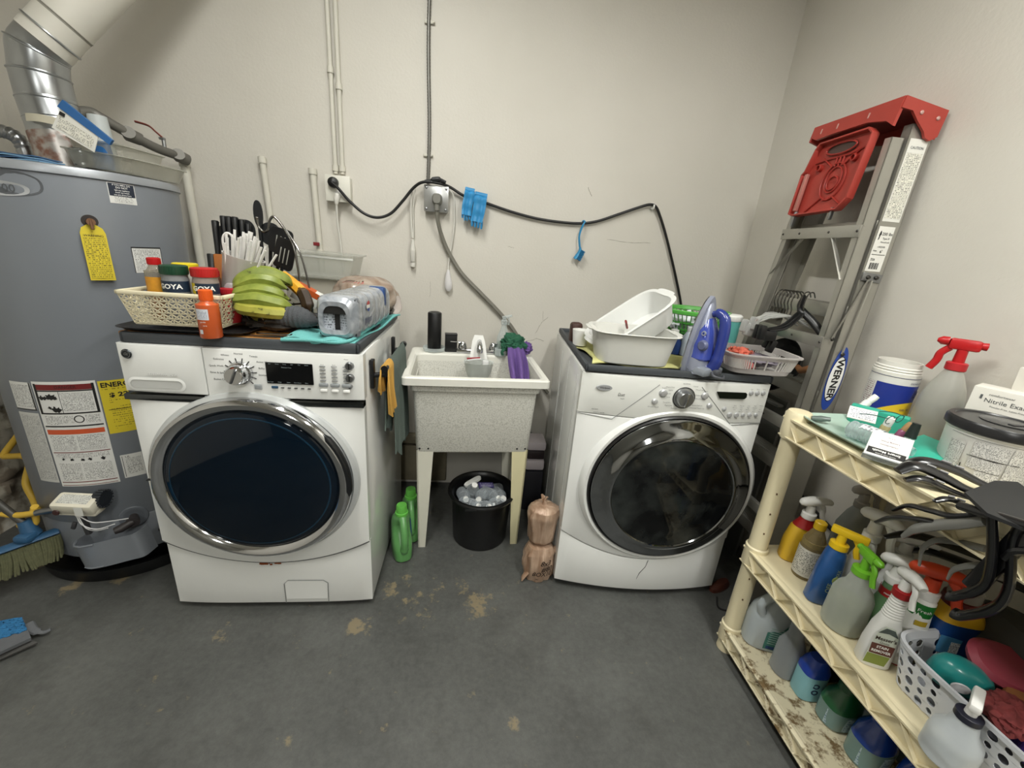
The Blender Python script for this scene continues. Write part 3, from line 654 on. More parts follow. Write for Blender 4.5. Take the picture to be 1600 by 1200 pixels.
# rim: frame with rear ledge
m = MB(); hx0, hx1, hy0, hy1 = .032, SW-.032, .030, SD-.115
def ringloft(m, rings):
    """closed tube of rectangular loops (x0,x1,y0,y1,z,r) rounded corners"""
    vs = []; fs = []; K = 5
    for x0,x1,y0,y1,z,r in rings:
        for cx,cy,a0 in ((x1-r,y0+r,-pi/2),(x1-r,y1-r,0),(x0+r,y1-r,pi/2),(x0+r,y0+r,pi)):
            for k in range(K+1): a = a0+pi/2*k/K; vs.append((cx+r*cos(a),cy+r*sin(a),z))
    n = 4*(K+1)
    for i in range(len(rings)-1):
        for k in range(n): j=(k+1)%n; fs.append((i*n+k,i*n+j,(i+1)*n+j,(i+1)*n+k))
    m.add(vs, fs); return n
ringloft(m, [(.008,SW-.008,.008,SD-.008,SH-.034,.02),(0,SW,0,SD,SH-.034,.02),(0,SW,0,SD,SH-.006,.02),(.005,SW-.005,.005,SD-.005,SH,.02),(hx0-.008,hx1+.008,hy0-.008,hy1+.008,SH,.03),(hx0,hx1,hy0,hy1,SH-.008,.03),(hx0+.004,hx1-.004,hy0+.004,hy1-.004,SH-.05,.03)])
obj('rim', m, rim_m, t)
m = MB()
n = ringloft(m, [(hx0+.003,hx1-.003,hy0+.003,hy1-.003,SH-.035,.03),(.075,SW-.075,.070,SD-.14,SH-.32,.05),(.10,SW-.10,.10,SD-.17,SH-.34,.05)])
m.f.append(tuple(len(m.v)-n+k for k in range(n))); m.m.append(0)
obj('basin', m, tub_m, t)
m = MB()
ringloft(m, [(.034,SW-.034,.022,SD-.05,SH-.05,.02),(.034,SW-.034,.022,SD-.05,SH-.030,.02)]); 
n = ringloft(m, [(.030,SW-.030,.018,SD-.05,SH-.034,.02),(.034,SW-.034,.022,SD-.05,SH-.064,.02),(.042,SW-.042,.036,SD-.06,SH-.068,.02),(.054,SW-.054,.050,SD-.08,SH-.345,.02),(.058,SW-.058,.054,SD-.085,SH-.352,.02)])
m.f.append(tuple(len(m.v)-n+k for k in range(n))[::-1]); m.m.append(0)
obj('tub', m, tub_m, t)
leg_m = mat('tub_leg', '#cfcdbf', .5, var=.06)
leg_y = mat('tub_leg_yellowed', '#d6cfa8', .5, var=.06)
for sx in (0,1):
    for sy in (0,1):
        m = MB()
        X = lambda x: x if not sx else SW-x
        y0, y1 = (.052,.118) if not sy else (SD-.15,SD-.085)
        s_ = 1 if not sy else -1; ye = y0 if not sy else y1
        # L-section leg tapering to the foot
        for (a, b_) in (((.056,.128),(0,.006)),):
            vs = [(X(.056),ye,SH-.34),(X(.128),ye,SH-.34),(X(.098),ye,0),(X(.066),ye,0),(X(.056),ye+s_*.006,SH-.34),(X(.128),ye+s_*.006,SH-.34),(X(.098),ye+s_*.006,0),(X(.066),ye+s_*.006,0)]
            m.add(vs, [(0,1,2,3),(7,6,5,4),(0,4,5,1),(1,5,6,2),(2,6,7,3),(3,7,4,0)])
            vs = [(X(.056),ye,SH-.34),(X(.056),ye+s_*.07,SH-.34),(X(.066),ye+s_*.03,0),(X(.066),ye,0),(X(.062),ye,SH-.34),(X(.062),ye+s_*.07,SH-.34),(X(.072),ye+s_*.03,0),(X(.072),ye,0)]
            m.add(vs, [(0,1,2,3),(7,6,5,4),(0,4,5,1),(1,5,6,2),(2,6,7,3),(3,7,4,0)])
        lg = obj('leg', m, leg_y if (sx and not sy) else leg_m, t, ang=20)
        if sx and not sy: lg['label'] = 'yellowed tapered leg'
        if not sy:
            for q in (.070,.106):
                m = MB(); m.lathe([(0,.003),(.0035,.0025),(.0045,0)], 12, M=F(X(q),.050,SH-.333)); obj('rivet', m, ink, t)
m = MB(); m.tube([(.27,.30,.51),(.27,.30,.40),(.27,.30,.37)], .022, 16); m.tube([(.235,.30,.505),(.235,.30,.43)],.02,12); m.lathe([(.022,0),(.028,.0),(.028,.03),(.022,.03)],18,c=(.27,.30,.47)); obj('drain_pipe', m, mat('old_pvc', '#b9b092', .5), t)
m = MB(); m.lathe([(0,0),(.03,.001),(.034,0)],20,c=(.27,.25,SH-.339)); obj('drain', m, steel, t)
# faucet
f = thing('faucet', 'chrome two-handle faucet on the sink back ledge', 'faucet', (-.006,-.165,.845), .06)
m = MB(); m.box((0,.0,.011),(.21,.05,.020),.006); m.box((0,0,.024),(.05,.045,.02),.008); obj('base', m, chrome, f)
m = MB(); m.lathe([(.017,.02),(.015,.05),(.013,.062)],18); m.tube(spline([(0,0,.05),(0,-.02,.075),(0,-.07,.078),(0,-.12,.066),(0,-.135,.052)],6), [.014]*7+[.012]*18, 14); m.lathe([(0,0),(.014,0),(.014,.02),(.011,.024)],16,c=(0,-.135,.035)); obj('spout', m, chrome, f)
for s_ in (-1,1):
    m = MB(); m.lathe([(.020,.018),(.021,.03),(.017,.045),(.013,.052),(0,.055)],20,c=(s_*.075,0,0)); m.tube([(s_*.075,0,.048),(s_*.10,-.004,.052),(s_*.135,-.008,.054)], [.007,.006,.005], 10, flat=.6); obj('handle', m, chrome, f)
# strainer caddy hanging below the spout
c = thing('soap_caddy', 'clear plastic caddy with white strap hanging from the faucet', 'caddy', (.0,-.335,.80), .06)
m = MB(); m.loft([(0,0,-.035,.030,.026,2.5),(0,0,-.03,.045,.034,2.6),(0,0,0,.058,.042,2.6),(0,0,.042,.066,.048,2.6),(0,0,.045,.068,.05,2.6),(0,0,.042,.063,.045,2.6),(0,0,0,.055,.039,2.6),(0,0,-.028,.042,.031,2.6)], 32, cap=(1,0)); obj('cup', m, clear('caddy_clear','#d8dcd8',.45,.2), c)
m = MB(); m.prism([(-.034,-.03),(.034,-.03),(.045,.04),(.030,.125),(.020,.155),(-.020,.155),(-.030,.125),(-.040,.04)], 0, .004, Matrix.Translation((0,.052,.0)) @ Matrix.Rotation(-.25,4,'X') @ FRONT); obj('strap', m, white_pl, c)
m = MB(); m.tube([(-.052,-.01,.052),(-.02,-.012,.058),(.01,-.01,.060)], .0045, 8); m.box((.03,-.01,.03),(.03,.02,.05),.006); obj('pad', m, mat('pad_white','#cfd0cf',.8,bump=.4,bscale=200), c)
s = thing('razor', 'slim red plastic stick lying in the clear faucet caddy', 'stick', (-.025,-.338,.862)); m = MB(); m.tube([(-.03,0,-.004),(.03,.0,.002)], .0048, 8); obj('shaft', m, mat('stick_red','#8c1220',.4), s)
s['label'] = 'slim red plastic stick lying across the clear faucet caddy'; s.name = 'plastic_stick'
m = MB()
for i in range(26): 
    a = rng.uniform(0,6.28); r_ = rng.uniform(0,.04); m.box((r_*cos(a),r_*sin(a)*.7,-.024+rng.uniform(0,.01)),(.009,.006,.003),.001,rot=(rng.random(),rng.random(),a))
o = obj('food_scraps', m, mat('scraps','#5a4a33',.8), c, kind='stuff')
# speaker and box on the ledge
s = thing('tumbler', 'clear glass dish with rounded sides holding the black cylinder on sink ledge', 'glass', (-.218,-.170,.8455))
m = MB(); m.loft([(0,0,0,.035,.035),(0,0,.003,.052,.052),(0,0,.018,.055,.055),(0,0,.020,.053,.053),(0,0,.006,.048,.048)], 32, cap=(1,1)); obj('dish', m, clear('glass_clear','#e4ebea',.35,.03), s)
s = thing('black_speaker', 'tall black cylinder standing on the sink ledge at left', 'speaker', (-.218,-.170,.852))
m = MB(); m.lathe([(0,0),(.030,0),(.033,.004),(.033,.176),(.030,.181),(0,.181)], 36); obj('body', m, mat('speaker_black','#08080a',.45,bump=.3,bscale=300), s)
m = MB(); m.lathe([(.020,.182),(.026,.183),(.031,.180)], 36); obj('top_ring', m, mat('ring_dark','#26282a',.2), s)
s = thing('black_box', 'small square black box standing on ledge beside the black cylinder', 'box', (-.138,-.165,.8455), .12)
m = MB(); m.bx(-.029,.029,-.018,.018,0,.088,.003); obj('case', m, mat('case_black','#0e0e10',.4), s)
m = MB(); m.bx(-.030,.030,-.019,.019,.080,.090,.003); obj('lid', m, mat('lid_black','#1a1a1c',.3), s)
# clear spray bottle with green liquid
s = thing('spray_bottle', 'clear glass spray bottle with green liquid on right of sink ledge', 'bottle', (.118,-.150,.846))
m = MB(); m.lathe([(0,0),(.030,0),(.033,.004),(.033,.06),(.030,.085),(.018,.12),(.013,.135),(.013,.15)], 28); obj('bottle', m, glassy, s)
m = MB(); m.lathe([(0,.003),(.030,.004),(.031,.008),(.031,.055),(0,.055)], 28); obj('liquid', m, clear('green_liquid','#1f7a44',.75,.1), s)
m = MB(); m.lathe([(.014,.145),(.016,.147),(.016,.165),(.010,.17),(.009,.18)], 20); m.box((.012,0,.185),(.05,.016,.012),.004,rot=(0,-.25,0)); m.tube(spline([(.018,0,.18),(.024,0,.165),(.020,0,.145)],4), .004, 8); obj('trigger_head', m, glassy, s)
s = thing('glass_jar', 'short clear glass jar on sink ledge in front of green spray bottle', 'jar', (.105,-.195,.846))
m = MB(); m.lathe([(0,0),(.026,0),(.028,.004),(.028,.035),(.026,.036),(.026,.005),(0,.004)], 24); obj('jar', m, clear('glass_clear','#e4ebea',.35,.03), s)
# crumpled cloths
def cloth_blob(name, mt, parent, c, r, seed, n=26, amp=.35, fr=9):
    m = MB()
    def fn(u, v):
        a = 2*pi*u; b_ = pi*v-pi/2; d = V((cos(a)*cos(b_), sin(a)*cos(b_), sin(b_)))
        q = 1+amp*noise.noise(d*fr*.35+V((seed,0,0)))+amp*.5*noise.noise(d*fr+V((0,seed,0)))+amp*.35*abs(noise.noise(d*fr*1.6+V((0,0,seed))))
        return (c[0]+d.x*r[0]*q, c[1]+d.y*r[1]*q, c[2]+d.z*r[2]*q)
    m.grid(fn, n*2, n); return obj(name, m, mt, parent)
purple = mat('purple_cloth','#6a5090',.85,bump=.5,bscale=500,var=.12); green_c = mat('green_cloth','#235a42',.85,bump=.5,bscale=500,var=.15)
s = thing('purple_cloth', 'purple cloth hanging from green rag into the sink', 'cloth', (.175,-.20,.84))
m = MB()
m.grid(lambda u,v: ((u-.5)*(.075+.012*sin(v*3)) +.012*v, -.035-.19*v+.012*sin(u*15+v*4)*(.4+v)-.02*v, .055-.075*v-.03*v*v+.014*sin(u*13)*(.3+v)), 30, 24, thick=.004); obj('hanging_fold', m, purple, s)
cloth_blob('bunched_end', purple, s, (.055,.02,.045), (.03,.03,.03), 4)
s = thing('green_rag', 'crumpled dark green rag on the sink back right corner', 'cloth', (.165,-.19,.90))
cloth_blob('rag', green_c, s, (0,0,.008), (.058,.048,.042), 2, 34, .38, 6)
m = MB(); m.tube(spline([(-.04,-.02,-.01),(-.055,-.03,-.03),(-.05,-.03,-.045)],5), [.014]*5+[.010]*6, 8, flat=.6); m.tube(spline([(.03,-.03,0),(.035,-.05,-.03),(.03,-.055,-.06)],5), [.016]*5+[.008]*6, 8, flat=.6); obj('loose_end', m, green_c, s)

# ---------------------------------------------------------------- under and beside the sink
s = thing('bucket', 'round black plastic bucket full of empty bottles under the sink', 'bucket', (.045,-.455,0))
m = MB(); m.lathe([(0,.004),(.122,.004),(.126,.0),(.130,.006),(.142,.235),(.150,.238),(.158,.240),(.162,.250),(.158,.258),(.148,.258),(.141,.250),(.136,.235),(.124,.02),(0,.018)], 56); obj('tub', m, mat('bucket_black','#0b0b0c',.35,bump=.15,bscale=40), s)
m = MB(); m.box((-.05,-.150,.243),(.05,.02,.012),.004); obj('latch', m, black_pl, s)
petm = clear('pet_clear','#cfd6da',.22,.05)
def pet(parent, loc, rot, L=.13, r=.031, capc=white_pl, name_lab=None):
    s = thing('empty_bottle', name_lab, 'bottle', loc, rot, 'empty bottles in the black bucket')
    p = [(0,0),(r*.8,0),(r,.008)]
    k = 9
    for i in range(k): z = .012+(L*.62)*i/k; p += [(r,z),(r*.93,z+L*.035)]
    p += [(r,L*.66),(r*.8,L*.78),(r*.42,L*.88),(r*.38,L*.95)]
    m = MB(); m.lathe(p, 22); obj('bottle', m, petm, s)
    m = MB(); m.lathe([(r*.36,L*.93),(r*.46,L*.93),(r*.46,L*1.03),(0,L*1.03)], 18); obj('cap', m, capc, s)
    return s
labs = ['crushed clear bottle at the bucket left rim', 'clear bottle with white cap near the bucket front left', 'clear bottle lying at the bucket front', 'clear bottle at the bucket front right', 'clear bottle by the right bucket rim', 'clear bottle in the bucket middle', 'clear bottle at the bucket back', 'clear bottle leaning against bucket back right','clear bottle with cap up in bucket left middle','clear bottle lying across the bucket centre right']
sp = [(-.075,.01,.185,1.2,.3,.5),(-.06,-.075,.20,1.1,0,2.4),(.0,-.085,.19,1.4,.2,1.2),(.065,-.07,.195,1.2,-.3,.9),(.09,0,.19,1.3,.2,2.2),(.0,0,.20,1.3,.5,-.4),(-.02,.075,.19,1.2,.2,3.0),(.07,.065,.19,1.0,-.3,2.2),(-.04,-.02,.21,.4,.3,0),(.045,-.02,.215,1.5,0,.2)]
sp = [(-.085,.0,.215,1.3,.2),(-.055,-.070,.215,1.35,.9),(.005,-.085,.212,1.5,1.7),(.065,-.060,.215,1.4,-.7),(.085,.01,.215,1.3,.3),(.0,-.01,.225,1.4,-.3),(-.03,.075,.205,1.45,1.2),(.055,.070,.205,1.4,-1.0),(-.045,.01,.232,.5,.3),(.040,-.015,.232,1.5,.8)]
for lb, q in zip(labs, sp):
    L_ = .105+.015*rng.random(); R_ = (Matrix.Rotation(q[4],4,'Z') @ Matrix.Rotation(q[3],4,'X')); c_ = V((.045+q[0],-.455+q[1],q[2])) - R_ @ V((0,0,L_/2)); pet(None, tuple(c_), tuple(R_.to_euler()), L_, .028+.004*rng.random(), name_lab=lb)
s = thing('white_package', 'small white plastic packet lying on bottles in the bucket', 'packet', (.0,-.40,.258), (.15,-.3,.5))
m = MB(); m.loft([(0,0,-.006,.045,.014,3),(0,0,.006,.045,.014,3)], 24); obj('packet', m, white_pl, s)
s = thing('purple_packet', 'dark purple printed packet on top of bottles in the bucket', 'packet', (.065,-.425,.255), (.2,.1,.2))
m = MB(); m.box((0,0,0),(.075,.035,.006),.002); obj('packet', m, mat('packet_purple','#3a3464',.4), s)
m = MB(); m.rect(-.03,.03,-.012,.012,None,.0034); obj('print', m, print_mat('print_purple','#c9c5dd','#3a3464',160,120), s)
# detergent jugs
detg = mat('detergent_green','#5f9a58',.3,coat=.4,var=.05); detcap = mat('detergent_cap','#63b54a',.35)
def jug(loc, rot, label, sc=1):
    s = thing('detergent_bottle', label, 'bottle', loc, rot, 'green detergent bottles beside the washer'); s.scale = (sc,)*3
    m = MB()
    # side profile loops in yz, body built as loft, with a handle bridge at the front (-y)
    m.loft([(0,.01,0,.040,.068,2.6),(0,.01,.008,.045,.075,2.8),(0,.008,.06,.046,.076,2.8),(0,.012,.10,.045,.066,2.6),(0,.030,.13,.044,.045,2.4),(0,.034,.17,.043,.038,2.4),(0,.022,.20,.040,.044,2.2),(0,.006,.222,.032,.036,2.1),(0,0,.232,.026,.026,2)], 32)
    obj('body', m, detg, s)
    m = MB(); m.tube(spline([(0,-.018,.215),(0,-.042,.198),(0,-.060,.165),(0,-.068,.125),(0,-.066,.09),(0,-.055,.06)],6), [.020,.020,.019,.018]+[.017]*22+[.020]*5, 14); obj('handle', m, detg, s)
    m = MB(); m.lathe([(.026,.228),(.030,.230),(.030,.242),(.025,.244),(.024,.275),(.022,.280),(0,.280)], 28); cp_ = obj('cap', m, detcap, s)
    m = MB()
    for i in range(28): a = 2*pi*i/28; m.tube([(.0242*cos(a),.0242*sin(a),.246),(.0238*cos(a),.0238*sin(a),.274)], .0008, 4)
    obj('cap_rib', m, detcap, cp_)
    m = MB(); Q = [(-.028,.02),(.035,.02),(.038,.10),(.022,.165),(-.002,.17),(-.022,.11)]
    m.prism([(x+.03,z) for x,z in Q], .044, .0475, Matrix(((0,0,1,0),(1,0,0,0),(0,1,0,0),(0,0,0,1)))); lb = obj('label', m, mat('label_navy','#22406e',.4), s)
    m = MB(); m.text('all', .045, Matrix(((0,0,1,.0482),(1,0,0,.035),(0,1,0,.10),(0,0,0,1))), bold=.02); m.rect(-.02,.02,-.01,.01, Matrix(((0,0,1,.0482),(1,0,0,.035),(0,1,0,.045),(0,0,0,1)))); obj('lettering', m, white_ink, lb)
    return s
jug((-.305,-.60,0), .35, 'nearer green detergent bottle on floor between washer and sink', .93)
jug((-.285,-.475,.0), .2, 'farther green detergent bottle on floor, behind the nearer one', .93)
# foil bags
def foilm():
    m, n, l, b = newmat('bronze_wrap')
    tc = n.new('ShaderNodeTexCoord'); mp_ = n.new('ShaderNodeMapping'); mp_.inputs['Scale'].default_value = (14,14,3); l.new(tc.outputs['Object'], mp_.inputs[0])
    no = n.new('ShaderNodeTexNoise'); no.inputs['Scale'].default_value = 1.6; no.inputs['Detail'].default_value = 6; no.inputs['Distortion'].default_value = 1; l.new(mp_.outputs[0], no.inputs['Vector'])
    r = n.new('ShaderNodeValToRGB'); r.color_ramp.elements[0].position = .3; r.color_ramp.elements[0].color = hexc('#86674f'); r.color_ramp.elements[1].position = .75; r.color_ramp.elements[1].color = hexc('#cdb39d'); l.new(no.outputs['Fac'], r.inputs[0]); l.new(r.outputs[0], b.inputs['Base Color'])
    b.inputs['Roughness'].default_value = .33; b.inputs['Metallic'].default_value = .15
    bp = n.new('ShaderNodeBump'); bp.inputs['Strength'].default_value = .8; bp.inputs['Distance'].default_value = .008; l.new(no.outputs['Fac'], bp.inputs['Height']); l.new(bp.outputs[0], b.inputs['Normal'])
    return m
foil = foilm()
def blob_secs(m, secs, seed, seg=40, nz=30, amp=.05, M=None):
    S = secs
    def fn(u, v):
        k = v*(len(S)-1); i = min(int(k), len(S)-2); f_ = k-i; f_ = f_*f_*(3-2*f_)
        q = [S[i][j]*(1-f_)+S[i+1][j]*f_ for j in range(5)]
        a = 2*pi*u; w = 1+amp*noise.noise(V((cos(a)*2.5,sin(a)*2.5,q[2]*14+seed)))*2+amp*noise.noise(V((cos(a)*8,sin(a)*8,q[2]*20+seed)))
        return (q[0]+q[3]*w*cos(a), q[1]+q[4]*w*sin(a), q[2])
    return m.grid(fn, seg, nz, M)
s = thing('wrapped_package', 'lower bronze plastic-wrapped bag on floor with dark scribbled print', 'bag', (.298,-.715,0), .1)
m = MB(); blob_secs(m, [(0,0,0,.001,.001),(0,0,.002,.060,.055),(0,0,.03,.070,.062),(0,0,.09,.070,.062),(0,0,.13,.064,.056),(0,0,.158,.05,.045),(0,0,.164,.001,.001)], 3, amp=.09); obj('bag', m, foil, s)
m = MB(); m.tube([(.055,-.02,.15),(.072,-.03,.12),(.068,-.04,.09),(.078,-.035,.05)],[.014,.010,.012,.004],8,flat=.4); m.tube([(-.055,-.03,.04),(-.075,-.04,.02),(-.08,-.045,.006)],[.012,.01,.003],8,flat=.4); obj('wrap_tail', m, foil, s)
m = MB()
fnb = lambda u,v,h: ((.073+h)*sin(u/.07), -(.066+h)*cos(u/.07), v)
for (x, z, sz, tx) in ((.012,.105,.034,'8x3'),(.02,.075,.034,'#80'),(.0,.05,.03,'BOX10'),(-.02,.026,.022,'~')): m.text(tx, sz, T(x,z,0), fn=fnb, shear=.2, bold=.01, xs=.9)
obj('scribble', m, mat('scribble_black','#2a1a12',.6), s)
s = pk_ = thing('wrapped_package', 'upper bronze wrapped roll with twisted top, standing on lower bag', 'bag', (.298,-.70,.164), .0)
m = MB(); blob_secs(m, [(0,0,0,.001,.001),(0,0,.002,.040,.036),(0,0,.02,.056,.050),(0,0,.08,.062,.056),(-.002,0,.14,.067,.060),(0,0,.165,.061,.056),(0,0,.180,.037,.034),(0,0,.183,.012,.012),(0,0,.2,.006,.006)], 9, amp=.06); obj('bag', m, foil, s)
m = MB(); m.tube([(0,0,.178),(-.004,0,.20),(-.008,0,.212),(-.016,.002,.226)],[.012,.007,.012,.004],8,flat=.6); m.tube([(0,0,.195),(.008,0,.215)],[.006,.008],8,flat=.5); obj('twisted_top', m, foil, s)
# things tucked between sink and dryer
s = thing('paper_pack', 'white wrapped pack on wire stand in gap between sink and dryer', 'pack', (.325,-.20,.0))
m = MB(); m.box((0,0,.385),(.10,.12,.05),.012); m.box((0,0,.275),(.10,.12,.06),.012); obj('white_packet', m, mat('packet_white','#cfc6cb',.5), s)
m = MB(); m.box((0,0,.333),(.09,.11,.05),.008); obj('dark_packet', m, mat('packet_dark','#2b2226',.5), s)
m = MB(); m.box((0,0,.12),(.10,.12,.24),.01); obj('carton', m, mat('carton_navy','#25252c',.6), s)
# silver dryer duct curled behind the sink
s = thing('dryer_vent_hose', 'crinkled silver foil vent hose on wall side under the sink', 'hose', (0,0,0))
P = spline([(.10,-.09,.50),(.13,-.14,.44),(.20,-.16,.42),(.28,-.12,.36),(.31,-.10,.22),(.31,-.09,.10)],14); m = MB(); m.tube(P, [.052 if i % 2 else .046 for i in range(len(P))], 20); obj('hose', m, mat('foil_silver','#8e8f90',.28,1,bump=.8,bscale=60), s)
s = thing('supply_hose', 'black rubber hose looping low against wall behind the sink', 'hose', (0,0,0))
m = MB(); m.tube(spline([(-.30,-.04,.33),(-.22,-.05,.26),(-.15,-.05,.27),(-.10,-.04,.36),(-.10,-.03,.48)],8), .010, 10); m.tube(spline([(-.42,-.03,.20),(-.33,-.03,.22),(-.26,-.03,.30),(-.24,-.03,.50)],8),.009,8); obj('hose', m, mat('hose_black','#17181a',.5), s)
s = thing('foundation_ledge', 'low dirty painted ledge at the wall foot behind the washer', 'ledge', (-.40,-.03,0))
m = MB(); m.box((.08,0,.30),(.34,.05,.05),.006); m.box((.08,.0,.15),(.34,.04,.22),.006); obj('ledge', m, mat('ledge_dirty','#77705c',.8,var=.3,nscale=20,bump=.4), s)

# ================================================================ water heater
HX, HY, HR = -1.47, -.43, .300
t = heater = thing('water_heater', 'tall grey cylindrical gas water heater with warning labels, far left', 'water heater', (HX,HY,0))
tank_m = mat('heater_grey', '#7f848b', .38, .15, var=.04, nscale=4)
m = MB(); m.lathe([(0,.085),(HR-.01,.085),(HR,.09),(HR,.24),(HR-.003,.245),(HR,.25),(HR,1.452)], 96); obj('tank', m, tank_m, t)
m = MB(); m.lathe([(HR,1.449),(HR+.005,1.451),(HR+.005,1.470),(HR+.002,1.476),(HR-.01,1.479),(.0,1.486)], 96); lid = obj('lid', m, mat('lid_grey','#989ca1',.35,.3,var=.04), t)
m = MB(); m.lathe([(HR+.0045,1.4505),(HR+.006,1.452),(HR+.0045,1.4535)], 96); obj('lid_groove', m, mat('lid_shadow','#5c6066',.4), lid)
m = MB(); m.lathe([(0,.03),(HR-.03,.03),(HR-.03,.088),(0,.088)], 64); obj('base_shade_ring', m, black_pl, t)  # black ring stands in for the dark shadow under the tank
def cy(deg): 
    a = radians(deg)
    return lambda u, v, h: ((HR+h)*cos(a+u/HR), (HR+h)*sin(a+u/HR), v)
def arcw(d0, d1): return HR*radians(d1-d0)
# big white warning label
wl = mat('label_white','#d6d6d2',.45,var=.02); rd = mat('label_red','#a5332a',.5); og = mat('label_orange','#c2522c',.5); dkr = mat('label_maroon','#6e1d1d',.5)
pr = print_mat('print_black','#333333','#d6d6d2',240,240)
f1 = cy(-92.5); Wd = arcw(-92.5,-60.3)
m = MB(); m.patch(0,Wd,.405,.805,f1,.0008,14); L = obj('warning_label', m, wl, t, smooth=True)
m = MB(); m.patch(.006,Wd-.006,.775,.795,f1,.0014,12); obj('banner', m, dkr, L)
m = MB(); m.patch(.006,Wd-.006,.612,.630,f1,.0014,12); obj('banner', m, og, L)
m = MB()
for z0,z1 in ((.770,.774),(.688,.693),(.640,.645)): m.patch(.005,Wd-.005,z0,z1,f1,.0014,12)
for u0 in (.004,Wd-.012): m.patch(u0,u0+.007,.688,.797,f1,.0015,2)
m.patch(.068,.0695,.693,.77,f1,.0015,1)
m.lathe([(.011,0),(.014,0)],24,M=T(0,0,0)); n0 = len(m.v)-48
for k in range(n0, n0+48): x,y,z = m.v[k]; m.v[k] = f1(.105+x, .668+y, .0016)
m.text('DANGER', .014, T(.09,.785,.0), fn=lambda u,v,h: f1(u,v,.0018))
obj('rule_lines', m, ink, L)
m = MB()
for z0 in (.565,.425): pass
m.patch(.005,Wd-.005,.540,.543,f1,.0014,12); m.patch(.005,Wd-.005,.421,.424,f1,.0014,12); m.patch(.005,Wd-.005,.409,.411,f1,.0014,12); obj('rule_lines', m, dkr, L)
m = MB()
for (u0,u1,z0,z1) in ((.072,Wd-.016,.700,.765),(.012,.058,.650,.683),(.06,.09,.655,.683),(.122,Wd-.01,.652,.683),(.010,.08,.548,.608),(.085,Wd-.01,.548,.608),(.012,.075,.430,.500),(.080,Wd-.01,.430,.500),(.010,Wd-.01,.520,.536)): m.patch(u0,u1,z0,z1,f1,.0013,6)
obj('fine_print', m, pr, L)
# little pictograms: flames, hand
m = MB()
for k,(u,z,s_) in enumerate(((.018,.748,.007),(.028,.747,.006),(.040,.752,.009),(.050,.75,.010),(.056,.748,.006),(.035,.712,.005),(.048,.706,.009),(.058,.704,.008),(.030,.516,.004),(.055,.514,.005),(.085,.512,.005),(.105,.513,.005),(.14,.512,.006))):
    P = [(u+s_*cos(a)*(1+.4*sin(5*a+k)), z+s_*sin(a)*(1+.4*cos(4*a+k))) for a in [2*pi*i/14 for i in range(14)]]
    m.add([f1(x,y,.0017) for x,y in P], [tuple(range(14))])
obj('pictogram', m, ink, L)
f1b = cy(-108); m = MB(); m.patch(0,arcw(-108,-93.6),.70,.80,f1b,.0008,5); L2 = obj('side_label', m, wl, t)
m = MB(); m.patch(.004,arcw(-108,-93.6)-.006,.71,.79,f1b,.0013,4); obj('fine_print', m, pr, L2)
m = MB(); m.patch(arcw(-108,-93.6)-.005,arcw(-108,-93.6)-.001,.70,.80,f1b,.0014,1); m.patch(0,arcw(-108,-93.6),.70,.704,f1b,.0014,4); obj('border', m, ink, L2)
m = MB(); m.patch(0,arcw(-108,-93.6),.42,.69,f1b,.0008,5); L3 = obj('side_label', m, mat('label_grey','#c3c3be',.5), t)
m = MB(); m.patch(.004,arcw(-108,-93.6)-.004,.43,.68,f1b,.0013,4); obj('fine_print', m, print_mat('print_grey','#6a6a6a','#c3c3be',240,240), L3)
# yellow energy label
ye = mat('label_yellow','#cdb92c',.45,var=.02); f2 = cy(-59.5); W2 = arcw(-59.5,-36)
m = MB(); m.patch(0,W2,.600,.800,f2,.0008,8); L = obj('energy_label', m, ye, t)
m = MB()
m.text('ENERGYGUIDE', .024, T(.005,.783,0), fn=lambda u,v,h: f2(u,v,.0014), xs=1.0, align='LEFT', bold=.03)
m.text('$ 227', .022, T(.022,.745,0), fn=lambda u,v,h: f2(u,v,.0014), xs=1.25, align='LEFT', bold=.03)
m.patch(.012,W2-.01,.690,.692,f2,.0014,6)
obj('lettering', m, ink, L)
m = MB(); m.patch(.018,W2-.01,.615,.735,f2,.0012,6); m.patch(.005,W2-.01,.764,.771,f2,.0012,6); obj('fine_print', m, print_mat('print_yellow','#5a5216','#cdb92c',120,160,.4,.42), L)
f3 = cy(-57.5); m = MB(); m.patch(0,.06,.415,.51,f3,.0008,4); L = obj('small_label', m, wl, t)
m = MB(); m.patch(.012,.055,.43,.495,f3,.0012,4); obj('fine_print', m, pr, L)
m = MB(); m.patch(.004,.0055,.42,.505,f3,.0014,1); m.text('UL', .012, T(.02,.50,0), fn=lambda u,v,h: f3(u,v,.0014)); obj('lettering', m, ink, L)
# top notice
f4 = cy(-34.2); W4 = arcw(-34.2,-20.3); m = MB(); m.patch(0,W4,1.386,1.448,f4,.0008,4); L = obj('notice_label', m, wl, t)
m = MB(); m.patch(.002,W4-.002,1.408,1.446,f4,.0012,4); P_ = obj('notice_panel', m, mat('label_navy2','#1a2333',.5), L)
m = MB()
for s_, z, sz in (('IF YOU SMELL GAS',1.4415,.0058),('DO NOT',1.434,.008),('light any appliance',1.4262,.0055),('touch any switch',1.4195,.0055),('use any phone here',1.4125,.0058)): m.text(s_, sz, T(W4/2,z,0), fn=lambda u,v,h: f4(u,v,.0016), bold=.01)
obj('lettering', m, white_ink, L)
m = MB(); m.patch(.012,W4-.01,1.389,1.406,f4,.0012,4); obj('fine_print', m, pr, L)
f5 = cy(-28.8); W5 = arcw(-28.8,-10.6); m = MB(); m.patch(0,W5,1.165,1.250,f5,.0008,5); L = obj('notice_label', m, wl, t)
